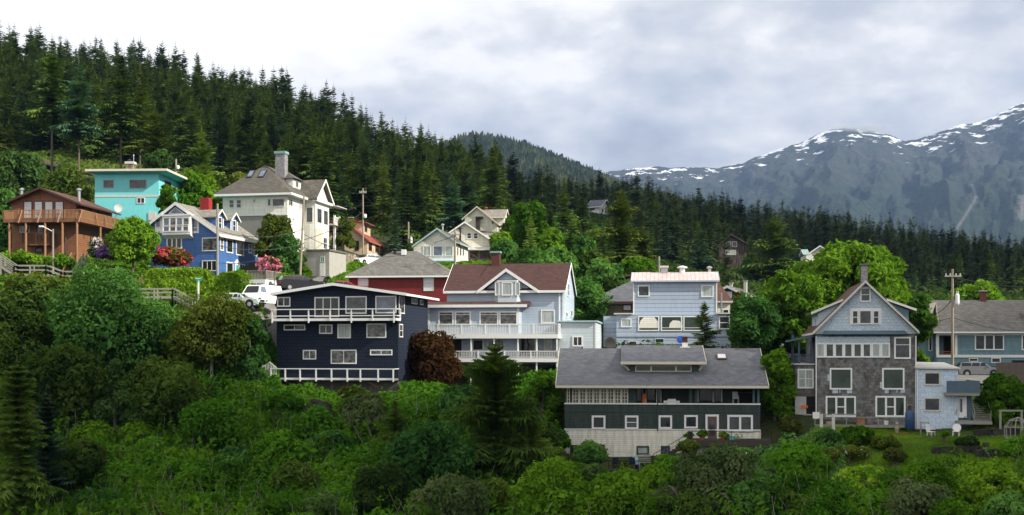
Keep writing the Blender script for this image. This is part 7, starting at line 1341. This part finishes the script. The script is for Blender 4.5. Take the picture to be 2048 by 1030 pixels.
# ------------------------------------------------------------------ poles and wires
def pole(px, top, base, Y, label, arm=None, trans=0, lamp=0, lean=0, r=.14, mat='pole_wood', dish=0, white=0):
    p = P(px, base, Y); h = (base-top)/F*Y; root = empty('utility_pole', p, 0, label, 'utility pole'); m = MB(); m.tube((0,0,-1.0), (lean, 0, h), r, 8, r*.72); m.build('pole', mat, root)
    if arm: m = MB(); m.box(lean*.9-arm, lean*.9+arm, -.2, -.1, h-.75, h-.62); o = m.build('crossarm', 'wood_grey', root); [MB().tube((lean*.9+s*arm*.85, -.15, h-.62), (lean*.9+s*arm*.85, -.15, h-.42), .05).build('insulator', 'old_white', o) for s in (-1, -.4, .4, 1)]
    if trans:
        m = MB(); m.lathe((.42, -.1, 0), [(.05, h-3.4), (.17, h-3.38), (.2, h-3.25), (.2, h-2.5), (.16, h-2.4), (.05, h-2.35)], 12); o = m.build('transformer', 'white_metal', root, smooth=False); m = MB(); m.tube((.36, -.1, h-2.36), (.36, -.1, h-2.1), .04); m.tube((.5, -.1, h-2.36), (.5, -.1, h-2.1), .04); m.build('insulator', 'old_white', o)
    if lamp:
        m = MB(); m.tube((0, 0, h-.3), (lamp, -.2, h+.25), .05, 6); m.box(lamp-.45*(lamp < 0)-.0, lamp+.45*(lamp > 0), -.36, -.04, h+.18, h+.36); m.build('lamp_arm', 'white_metal', root)
    if white: m = MB(); m.lathe((.3, -.1, h-white), [(.05, -.3), (.2, -.25), (.26, 0), (.2, .25), (.05, .3)], 10); m.build('lamp_head', 'white', root)
    return (p[0]+lean, p[1], p[2]+h)
def poles():
    q = {}
    m = MB(); 
    q['a'] = pole(106, 458, 530, 139, 'grey lamp post with curved arm in front of the log house', lamp=-1.0, r=.13, mat='wood_grey')
    pole(131, 475, 522, 140, 'short dark wooden post beside the grey lamp post', r=.13, mat='wood_dark')
    q['b'] = pole(435, 407, 590, 131, 'tall grey pole at the corner of the blue house', r=.15, mat='wood_grey')
    q['c'] = pole(599, 392, 562, 137, 'leaning pole in front of the white mansion', r=.14, lean=.5)
    q['d'] = pole(726, 376, 520, 178, 'dark wooden pole with white lamp behind the red house', r=.13, arm=.5, white=4.0)
    q['e'] = pole(817, 444, 512, 190, 'pole with white transformer against the forest, left of the cream cottage', r=.16, trans=1)
    q['f'] = pole(910, 458, 528, 150, 'brown pole rising beside the brick chimney', r=.15, arm=.6)
    q['g'] = pole(1905, 538, 726, 119, 'tall wooden pole with grey transformer in front of the teal house', r=.15, arm=.8, trans=1)
    q['h'] = pole(1318, 513, 560, 170, 'weathered pole stub behind the pink metal roof', r=.2, mat='wood_grey')
    pole(652, 393, 470, 176, 'thin grey mast beside the mansion porch', r=.09, mat='wood_grey'); q['i'] = pole(352, 318, 365, 176, 'pole with white transformer at the right edge of the turquoise roof', r=.18, trans=0, mat='wood_grey', white=1.2)
    def wire(lab, pts, sag=.6, r=.035):
        m = MB()
        for a, b in zip(pts, pts[1:]):
            a = Vector(a); b = Vector(b); n = 10; pr = a
            for i in range(1, n+1): t = i/n; c = a.lerp(b, t)-Vector((0, 0, 4*sag*t*(1-t))); m.tube(pr, c, r, 4); pr = c
        simple('overhead_wire', lab, 'wire', m, 'cable')
    dn = lambda p, d: (p[0], p[1], p[2]-d)
    wire('sagging wire from the blue house corner pole to the leaning pole', [dn(q['b'], 4.4), dn(q['c'], 5.2)]); wire('upper wire between the blue house corner pole and the leaning pole', [dn(q['b'], 2.8), dn(q['c'], 3.6)], .8)
    wire('long wire from leaning pole up to the pole with the white lamp', [dn(q['c'], 4.8), dn(q['d'], 3.4)], .4, .035); wire('wire from the mansion eaves to the pole with the white lamp', [P(655, 408, 176), dn(q['d'], 2.0)], 1.0)
    wire('wire crossing in front of the forest from white-lamp pole to transformer pole', [dn(q['d'], .8), dn(q['e'], .6)], .9); wire('lower wire between white-lamp pole and transformer pole', [dn(q['d'], 5), dn(q['e'], 2.6)], .8); wire('wire from transformer pole over the cream cottage', [dn(q['e'], 2.6), dn(q['f'], .7)], .8)
    wire('wire running right from the pole behind the pink roof', [dn(q['h'], .6), P(1760, 566, 150)], 1.5); wire('wire from the pole at the teal house to the right edge', [dn(q['g'], .7), P(2100, 570, 140)], .5); wire('lower wire sagging across the teal house roof', [P(1790, 634, 128), dn(q['g'], 4.6), P(2100, 662, 118)], .5, .03); wire('slack service wire from the pole down to the teal house wing', [dn(q['g'], 2.8), P(1858, 628, 131)], .5)
    wire('wire from the leaning pole to the concrete garage corner', [dn(q['c'], 5.6), P(640, 502, 151)], .2); wire('service wire from the white-lamp pole down to the peach cottage', [dn(q['d'], 3.0), P(748, 470, 186)], .4); wire('wire from the brown pole to the cream cottage gable', [dn(q['f'], .9), P(880, 470, 163)], .3); wire('wire from the leaning pole over the street to the red house roof', [dn(q['c'], 4.2), P(792, 512, 142)], .9); wire('wire from the brown pole to the light blue house roof', [dn(q['f'], 1.2), P(990, 530, 128)], .5)
    wire('wire from the grey pole across the blue house front to the hedge', [dn(q['b'], 6.2), P(515, 520, 138)], .2); wire('wire from the lamp post to the blue house corner pole', [dn(q['a'], .4), P(330, 585, 120)], .6) if 0 else None
poles()

# ------------------------------------------------------------------ cars
def car(label, px, py, Y, ang, kind, mat, group=None, length=None):
    x, y, z = P(px, py, Y); root = empty(kind, (x, y, z), R(ang), label, {'van': 'van', 'pickup': 'truck'}.get(kind, 'car'))
    if kind == 'van': L_, Wd, bp, cp = 5.2, 1.95, [(-2.6,.35),(2.6,.35),(2.62,.75),(2.5,1.05),(1.75,1.2),(-2.6,1.2)], [(-2.58,1.18),(1.72,1.18),(1.2,1.95),(.9,2.05),(-2.45,2.05)]
    elif kind == 'suv': L_, Wd, bp, cp = 4.7, 1.85, [(-2.3,.3),(2.3,.3),(2.35,.65),(2.2,.9),(1.1,1.05),(-2.25,1.1),(-2.38,.7)], [(-2.28,1.05),(1.25,1.0),(.5,1.45),(.15,1.56),(-.5,1.61),(-1.5,1.56),(-2.0,1.40)]
    else: L_, Wd, bp, cp = 4.7, 1.8, [(-2.3,.28),(2.3,.28),(2.36,.55),(2.2,.8),(.95,.92),(-1.4,.95),(-2.3,.88),(-2.38,.6)], [(-1.7,.93),(1.0,.90),(.35,1.32),(.1,1.40),(-1.0,1.40)]
    m = MB(); n = len(bp); W2 = Wd/2
    vs = []
    for yy, ins in ((-W2, .0), (-W2+.12, .06), (W2-.12, .06), (W2, .0)):
        for (a, b) in bp: vs.append((a*(1 if ins else .975), yy, b+(.03 if ins and b > .6 else 0)))
    m.add(vs, [tuple(range(n)), tuple(range(3*n, 4*n))[::-1]]+[(k*n+i, k*n+(i+1) % n, (k+1)*n+(i+1) % n, (k+1)*n+i) for k in range(3) for i in range(n)])
    k = len(cp); vs = []
    for yy, top in ((-1, 0), (1, 0)):
        for (a, b) in cp: tt = (b-cp[0][1])/(max(c[1] for c in cp)-cp[0][1]); vs.append((a, yy*(W2-.04-.2*tt), b))
    m.add(vs, [tuple(range(k)), tuple(range(k, 2*k))[::-1]]+[(i, (i+1) % k, k+(i+1) % k, k+i) for i in range(k)]); m.build('body', mat, root, bevel=.04)
    zt = max(c[1] for c in cp); zb = cp[0][1]; hh = zt-zb
    side = lambda t: W2-.04-.2*t
    xf = lambda t: cp[1][0]+(cp[2][0]-cp[1][0])*min(1, t*hh/(cp[2][1]-zb)); xr = lambda t: cp[0][0]+(cp[-1][0]-cp[0][0])*t
    for sg in (-1, 1):
        segs = ((xr(.2)+.18, xr(.2)+1.25), (xr(.2)+1.32, (xr(.2)+xf(.2))/2+.55), ((xr(.2)+xf(.2))/2+.62, xf(.85)-.02)) if kind != 'van' else ((xf(.5)-1.1, xf(.85)-.15),)
        for a, b in segs:
            m = MB(); pts = [(a, .2), (b+(.25 if b == segs[-1][1] else 0), .2), (b, .82), (a+.08, .82)]; m.prism([(p, sg*(side(t)+.012), zb+t*hh) for p, t in pts], (0, sg*.022, 0)); m.build('side_window', 'car_glass', root)
    m = MB(); a, b = .14, .86; m.prism([(xf(a)+.02, -side(a)+.12, zb+a*hh), (xf(a)+.02, side(a)-.12, zb+a*hh), (xf(b)+.02, side(b)-.12, zb+b*hh), (xf(b)+.02, -side(b)+.12, zb+b*hh)], (.015, 0, .02)); m.build('windscreen', 'car_glass', root)
    m = MB(); m.prism([(xr(a)-.02, -side(a)+.15, zb+a*hh), (xr(a)-.02, side(a)-.15, zb+a*hh), (xr(b)-.02, side(b)-.15, zb+b*hh), (xr(b)-.02, -side(b)+.15, zb+b*hh)], (-.015, 0, .01)); m.build('rear_window', 'car_glass', root)
    for sx in (-L_*.31, L_*.31):
        for sg in (-1, 1):
            m = MB(); m.lathe((sx, sg*(W2-.075), .34), [(.2, -.12), (.34, -.11), (.34, .11), (.2, .12)], 16, axis=1); w = m.build('wheel', 'tyre', root); m = MB(); m.lathe((sx, sg*(W2+.045), .34), [(.02, -.01), (.2, -.01), (.2, .015), (.02, .015)], 12, axis=1); m.build('rim', 'grey_metal', w); m = MB(); m.lathe((sx, sg*(W2-.005), .38), [(.3, -.012), (.43, -.012), (.43, .012), (.3, .012)], 18, axis=1); m.build('wheel_arch', 'black_metal', w)
    for sg in (-1, 1):
        m = MB(); m.box(L_/2-.12, L_/2+.03, sg*(W2-.3)-.17, sg*(W2-.3)+.17, .62, .8); m.build('headlight', 'glass_blind', root); m = MB(); m.box(-L_/2-.04, -L_/2+.08, sg*(W2-.2)-.12, sg*(W2-.2)+.12, .68, 1.0 if kind != 'sedan' else .85); m.build('tail_light', 'tail_red', root)
        m = MB(); m.box(xf(.2)-.28, xf(.2)-.08, sg*(W2+.02)-.08, sg*(W2+.02)+.1, zb+.02, zb+.18); m.build('mirror', mat, root)
    m = MB(); m.box(L_/2-.05, L_/2+.06, -W2+.15, W2-.15, .36, .52); m.box(-L_/2-.07, -L_/2+.02, -W2+.15, W2-.15, .36, .55); m.build('bumper', 'black_metal' if kind != 'van' else 'white', root); m = MB(); m.box(L_/2-.04, L_/2+.035, -.5, .5, .58, .76); m.build('grille', 'black_metal', root)
    if kind == 'suv': [MB().beam((-1.5, s*(W2-.3), zt+.02), (-.1, s*(W2-.3), zt+.02), .04, .04).build('roof_rail', 'black_metal', root) for s in (-1, 1)]
    return root
car('white van parked on the street under the white garage', 521, 613, 122, 248, 'van', 'car_white')
car('pale green-white saloon half hidden by the alder below the hedge', 478, 616, 119.5, -12, 'sedan', 'car_pale')
car('black off-road car parked beside the clipped shrub', 602, 582, 132, 25, 'suv', 'car_black')
car('silver-white car parked by the peach cottage', 733, 532, 172, 235, 'suv', 'car_white')
car('dark red car roof just over the dark blue house', 690, 588, 139, 15, 'sedan', 'car_red')
car('silver-grey car parked in front of the teal house', 1957, 753, 126, -8, 'suv', 'car_grey').scale = (.88, .88, .92)
car('dark car glimpsed behind the bright tree right of the green roof', 1583, 712, 122, 185, 'sedan', 'car_black')

# ------------------------------------------------------------------ small things
def small():
    # street sign
    r = empty('street_sign', P(397, 592, 128), 0, 'green street name sign on a white post in front of the hedge', 'street sign'); h = 1.65; m = MB(); m.box(-.07, .07, -.07, .07, -1.2, h-.1); m.build('post', 'white', r)
    m = MB(); m.box(-.42, .36, -.03, .03, h+.05, h+.24); m.build('sign_panel', 'sign_green', r, rz=R(-8)); m = MB(); m.box(-.03, .03, -.3, .3, h-.16, h+.03); m.box(-.2, .3, -.02, .02, h-.14, h+.02); m.build('sign_panel', 'sign_green', r)
    m = MB(); 
    for i, w in enumerate((.07, .05, .08, .06, .07, .05)): m.box(-.32+i*.1, -.32+i*.1+w, -.045, -.035, h+.1, h+.19)
    m.build('lettering', 'white', r, rz=R(-8))
    # grey wooden stairs of the hillside
    def stair(lab, pts, Y, w=1.2, mat='wood_grey', rail=.95):
        r = empty('staircase', (0, 0, 0), 0, lab, 'staircase'); P3 = [Vector(P(a, b, Y+c)) for a, b, c in pts]; r.location = P3[0]; O = P3[0]; tr = MB(); ra = MB(); st = MB()
        for a, b in zip(P3, P3[1:]):
            a = a-O; b = b-O; n = max(2, int((b-a).length/.3))
            for i in range(n): p = a.lerp(b, (i+.5)/n); tr.box(p.x-.17, p.x+.17, p.y, p.y+w, p.z-.05, p.z)
            for yy in (0, w): o = Vector((0, yy, 0)); st.beam(a+o-Vector((0,0,.15)), b+o-Vector((0,0,.15)), .06, .24); ra.beam(a+o+Vector((0,0,rail)), b+o+Vector((0,0,rail)), .09, .09); ra.beam(a+o+Vector((0,0,rail*.5)), b+o+Vector((0,0,rail*.5)), .05, .09)
            k = max(1, int((b-a).length/1.5))
            for i in range(k+1): p = a.lerp(b, i/k); [ra.box(p.x-.06, p.x+.06, p.y+yy-.06, p.y+yy+.06, p.z-1.0, p.z+rail) for yy in (0, w)]
        tr.build('tread', mat, r); st.build('stringer', mat, r); ra.build('railing', mat, r)
    stair('long grey timber stairs and landing running left under the log house', [(-25, 512, 0), (28, 548, 0), (92, 548, 0), (122, 560, 0), (160, 560, 0)], 136)
    stair('light timber steps leading up to the log house', [(126, 556, 0), (143, 522, 1.5)], 139, mat='log_light'); stair('second flight of weathered steps beside the log house', [(146, 556, 0), (166, 524, 1.5)], 139.5)
    stair('grey timber walk and steps below the long hedge', [(272, 592, 0), (345, 592, 0), (384, 614, -1)], 127, rail=.75)
    m = MB(); p = P(280, 556, 136)
    for i in range(14): m.box(p[0]-.9+i*.18, p[0]-.9+i*.18+.15, p[1], p[1]+.05, p[2]-1.1, p[2]+.1)
    simple('board_fence', 'short brown board fence left of the long hedge', 'fence', m, 'log_wood')
    # things on the porch and decks of the green house
    g = HG
    def gpt(x, y, v): u, z = g.uz(x, y, v); return (*g.world(u, v), z+g.zb), u, z
    def pot(x, y, v, lab, mat='terracotta', plant='lf_hedge', s=.2, seed=1):
        (px_, py_, pz), u, z = gpt(x, y, v); r = empty('potted_plant', (px_, py_, pz), 0, lab, 'potted plant'); m = MB(); m.lathe((0,0,0), [(s*.65, 0), (s*.9, s*1.4), (s, s*1.4), (s, s*1.65), (s*.85, s*1.6)], 12); m.build('pot', mat, r); rng = np.random.default_rng(seed); V, Q = lobes_cloud(rng, [(0,0,s*2.3,s*1.3), (s*.8,0,s*2,s*.9), (-s*.8,0,s*2,s*.9)], 260, .11); mesh_np('foliage', V, Q, M[plant], r)
    pot(985,758,-1.8,'terracotta pot of green leaves at the head of the deck steps',seed=1); pot(1080,757,-1.8,'wide terracotta pot of low green leaves left of the deck door',seed=2,s=.24); pot(1222,757,-1.8,'red pot with green plant just right of the deck door',mat='red_paint',seed=3); pot(1250,757,-1.6,'small brown pot beside the red pot',seed=4,s=.14,plant='lf_olive'); pot(1325,757,-1.6,'thin white-flowering plant on the deck',seed=5,plant='fl_white',s=.16,mat='grey_metal')
    (a, b, c), u, z = gpt(1282, 757, -1.7); r = empty('watering_can', (a, b, c), 0, 'teal watering can on the deck of the green house', 'watering can'); m = MB(); m.lathe((0,0,0), [(.18,0),(.22,.05),(.2,.3),(.12,.36)], 12); m.tube((.15,0,.1), (.42,0,.38), .03, 6); m.build('can', 'teal_paint', r); m = MB(); m.tube((-.18,0,.1), (-.33,0,.25), .02); m.tube((-.33,0,.25), (-.12,0,.38), .02); m.build('handle', 'teal_paint', r)
    (a, b, c), u, z = gpt(1410, 757, -1.7); m = MB(); m.box(-.35, .35, -.15, .15, 0, .14); simple('planter_box', 'long dark planter box on the deck under the double window', 'planter', m, 'green_paint', loc=(a, b, c))
    # life vest hanging on the porch
    (a, b, c), u, z = gpt(682, 470, 1.2); r = empty('life_vest', (a, b, c), 0, 'orange life vest with yellow patch hanging in the open porch', 'life vest'); m = MB(); m.prism([(-.16,0,-.5),(.12,0,-.55),(.2,0,-.1),(.15,0,.32),(.02,0,.45),(-.12,0,.3),(-.17,0,0)], (0,.14,0)); m.build('vest', 'orange', r, bevel=.03); m = MB(); m.prism([(.05,-.02,-.38),(.17,-.02,-.33),(.19,-.02,-.05),(.08,-.02,0)], (0,-.03,0)); m.build('patch', 'yellow', r)
    # tiered white boards on the porch parapet
    (a, b, c), u, z = gpt(870, 508, -.15); r = empty('house_sign', (a, b, c), 0, 'stacked white boards standing on the porch rail of the green house', 'sign'); m = MB(); m.box(-.66,.66,-.03,.03,.1,.27); m.box(-.33,.33,-.03,.03,.275,.42); m.box(-.38,.38,-.03,.03,-.06,.095); m.build('board', 'white', r); m = MB()
    for i in range(9): m.box(-.56+i*.125, -.56+i*.125+.07, -.045, -.032, .155, .21)
    for i in range(4): m.box(-.24+i*.125, -.24+i*.125+.07, -.045, -.032, .325, .375)
    m.build('lettering', 'wood_grey', r)
    def chair(x, y, v, lab, mat, rz=0, H_=None):
        (a, b, c), u, z = (H_ or g) and ((lambda hh: ((*hh.world(hh.uz(x, y, v)[0], v), hh.uz(x, y, v)[1]+hh.zb), 0, 0))(H_ or g)); r = empty('chair', (a, b, c), R(rz), lab, 'chair'); m = MB(); m.box(-.25,.25,-.25,.25,.4,.45); m.build('seat', mat, r); m = MB(); m.hexa([(-.25,.2,.45),(.25,.2,.45),(.25,.25,.45),(-.25,.25,.45),(-.24,.32,1.0),(.24,.32,1.0),(.24,.37,1.0),(-.24,.37,1.0)]); m.build('backrest', mat, r, bevel=.02)
        for sx in (-.22, .22):
            for sy in (-.22, .2): m = MB(); m.tube((sx, sy, 0), (sx, sy, .4), .022, 5); m.build('leg', mat, r)
            m = MB(); m.box(sx-.03, sx+.03, -.24, .24, .62, .66); m.box(sx-.02, sx+.02, -.24, -.2, .44, .62); m.build('armrest', mat, r)
    chair(1310,505,2.0,'white chair at the right end of the open porch','white'); chair(100,940,-2.8,'lavender blue plastic chair at the left corner of the green house','blue_plastic',160); chair(600,955,-1.8,'dark navy chair on the patio','navy_cloth',170); chair(628,955,-1.7,'pale sky blue chair beside the navy chair','sky_plastic',10); chair(485,955,-1.6,'dark grey chair near the flowering shrub on the patio','navy_cloth',170)
    (a, b, c), u, z = gpt(685, 945, -1.6); r = empty('bench', (a, b, c), 0, 'wooden garden bench at the foot of the deck steps', 'bench'); m = MB(); m.box(-.5,.5,-.2,.2,.42,.47); m.build('seat', 'wood_grey', r); m = MB(); [m.box(-.5,.5,.2,.24,z_,z_+.09) for z_ in (.55,.7,.85,1.0)]; m.build('backrest', 'wood_grey', r); [MB().box(s-.03,s+.03,-.2,.22,0,.42).build('leg', 'wood_grey', r) for s in (-.45,.45)]
    (a, b, c), u, z = gpt(60, 965, -2.9); r = empty('planter_post', (a, b, c-1), 0, 'grey timber post with a shelf at the left corner of the green house', 'post'); m = MB(); m.box(-.12,.12,-.12,.12,0,3.6); m.box(-.35,.35,-.2,.2,3.6,3.68); m.build('post', 'wood_grey', r)
    m = MB(); (a, b, c), u, z = gpt(30, 905, 2); 
    for i in range(26): m.box(-.5, .5, i*.32, i*.32+.3, i*.19, i*.19+.05)
    m.beam((-.5,0,1), (-.5,8,6), .06, .08); m.beam((.5,0,1), (.5,8,6), .06, .08); simple('staircase', 'dark narrow stairs climbing along the left wall of the green house', 'staircase', m, 'wood_dark', loc=(a-.2, b, c))
    # things by the weathered house
    w = HW
    def wpt(x, y, v): u, z = w.uz(x, y, v); return (*w.world(u, v), z+w.zb)
    r = empty('tank', wpt(668, 925, -1.9), 0, 'tall dark blue tank at the corner of the weathered house', 'tank'); m = MB(); m.lathe((0,0,0), [(.3,0),(.36,.05),(.36,1.35),(.3,1.5),(.14,1.6)], 16); m.build('shell', 'tank_blue', r, smooth=True); m = MB(); m.lathe((0,0,1.6), [(.14,0),(.14,.35),(.08,.4)], 10); m.build('cap', 'wood_dark', r)
    for x, y, v, lab, rz in ((778,962,-3.2,'white plastic chair tipped beside the planks',40), (908,960,-3.4,'white plastic chair on the lawn below the annex corner',-30)):
        r = empty('chair', wpt(x, y, v), R(rz), lab, 'chair'); m = MB(); m.box(-.26,.26,-.24,.24,.38,.43); m.build('seat', 'white', r); m = MB(); m.lathe((0,.26,.68), [(.02,-.02),(.34,-.02),(.34,.02),(.02,.02)], 14, axis=1); m.build('backrest', 'white', r); [MB().tube((sx,sy,0),(sx*.9,sy*.9,.38),.03,5).build('leg', 'white', r) for sx in (-.24,.24) for sy in (-.22,.22)]; [MB().box(sx-.03,sx+.03,-.22,.26,.58,.62).build('armrest', 'white', r) for sx in (-.27,.27)]
    m = MB(); m.prism([(-.28,0,.0),(-.1,0,.16),(.12,0,.12),(.2,0,.02),(.36,0,.14),(.34,0,-.14),(.2,0,-.02),(.1,0,-.12),(-.12,0,-.14)], (0,.05,0)); simple('fish_ornament', 'orange fish-shaped ornament on the white lattice', 'ornament', m, 'orange', loc=wpt(122, 808, .66), rz=R(-9))
    (a, b, c) = wpt(415, 898, -1.2); m = MB(); m.box(-.3,.3,-.2,.2,0,.62); simple('cardboard_box', 'brown box standing on the weathered house deck', 'box', m, 'log_light', loc=(a, b, c)); m = MB(); m.lathe((0,0,0), [(.15,0),(.2,.3),(.2,.33),(.12,.33)], 12); simple('bucket', 'white bucket on the weathered house deck', 'bucket', m, 'white', loc=wpt(547, 900, -1.3)); m = MB(); m.box(-.3,.3,-.25,.25,0,.2); m.box(-.28,.28,-.23,.23,.2,.26); simple('crate', 'pinkish crate at the left of the weathered house deck', 'crate', m, 'pink_trim', loc=wpt(257, 900, -1.2))
    for i, (x, lab) in enumerate(((575,'left red planter below the weathered house deck'), (630,'right red planter below the weathered house deck'))): m = MB(); m.prism([(-.4,-.15,0),(.4,-.15,0),(.46,-.2,.22),(-.46,-.2,.22)], (0,.36,0)); simple('planter', lab, 'planter', m, 'terracotta', loc=wpt(x, 955, -2.4))
    m = MB(); m.lathe((0,0,0), [(.16,0),(.13,.35),(.2,.6),(.1,.85),(.15,1.0),(.05,1.15)], 9); simple('driftwood_stump', 'upright pale driftwood stump between the red planters', 'stump', m, 'pole_wood', loc=wpt(603, 958, -2.3))
    m = MB(); [m.box(-2.1,1.9,-.3+i*.3,-.04+i*.3,-.06,0) for i in range(5)]; simple('plank_platform', 'low platform of old grey planks on the lawn', 'platform', m, 'wood_grey', loc=wpt(715, 960, -3.2))
    m = MB(); m.tube((-.35,0,0),(-.3,0,1.05),.05); m.tube((.35,0,0),(.3,0,1.0),.05); m.tube((-.3,0,.95),(.3,0,.95),.05); m.tube((-.3,0,.5),(.3,0,.75),.035); simple('wood_rack', 'small pale timber rack by the annex deck', 'rack', m, 'pole_wood', loc=wpt(746, 950, -2.4)) 
    # timber frame and polyhedral greenhouse frame at the right edge
    c = P(2022, 848, 100); r = empty('swing_frame', c, 0, 'grey timber goalpost frame on the lawn near the right edge', 'frame'); [MB().box(s-.07,s+.07,-.07,.07,-.5,1.0).build('post', 'wood_grey', r) for s in (-.85,.85)]; MB().box(-.95,.95,-.08,.08,1.003,1.13).build('beam', 'wood_grey', r)
    c = P(2036, 876, 96); m = MB(); pts = []
    for z_, rr in ((0, .95), (.85, 1.0), (1.35, .65)): pts.append([Vector((rr*math.cos(t), rr*math.sin(t), z_)) for t in [2*math.pi*i/8+.2 for i in range(8)]])
    for ring in pts: [m.beam(ring[i], ring[(i+1) % 8], .05, .05) for i in range(8)]
    for a, b in zip(pts, pts[1:]): [m.beam(a[i], b[i], .05, .05) for i in range(8)]
    [m.beam(p, Vector((0,0,1.6)), .05, .05) for p in pts[-1]]; simple('greenhouse_frame', 'many-sided bare timber greenhouse frame at the right edge', 'greenhouse', m, 'wood_grey', loc=c)
    m = MB(); p = P(1972, 872, 96); m.lathe((0,0,0), [(.2,0),(.28,.2),(.25,.4),(.1,.45)], 10); simple('stump', 'dark tree stump on the lawn', 'stump', m, 'wood_dark', loc=(p[0], p[1], ht(p[0], p[1])))
    # satellite dish and blue drum behind the green house roof
    c = P(1221, 686, 121); m = MB(); m.lathe((0,0,0), [(.03,.15),(.35,.08),(.58,-.06),(.6,-.05),(.35,.1),(.03,.17)], 22, axis=1); simple('satellite_dish', 'old brownish satellite dish beside the grey-blue house', 'satellite dish', m, 'concrete_dark', loc=c, rz=R(-30), smooth=True)
    c = P(1361, 679, 119); m = MB(); m.lathe((0,0,0), [(.05,-.12),(.34,-.1),(.36,0),(.34,.1),(.05,.12)], 16, axis=1); simple('hose_reel', 'bright blue round reel by the lattice fence', 'reel', m, 'car_blue', loc=c) 
t = NT('car_blue'); t.bsdf((.02,.09,.45), .35)
small()
for d_ in bpy.data.meshes:
    if d_.users == 0: bpy.data.meshes.remove(d_)
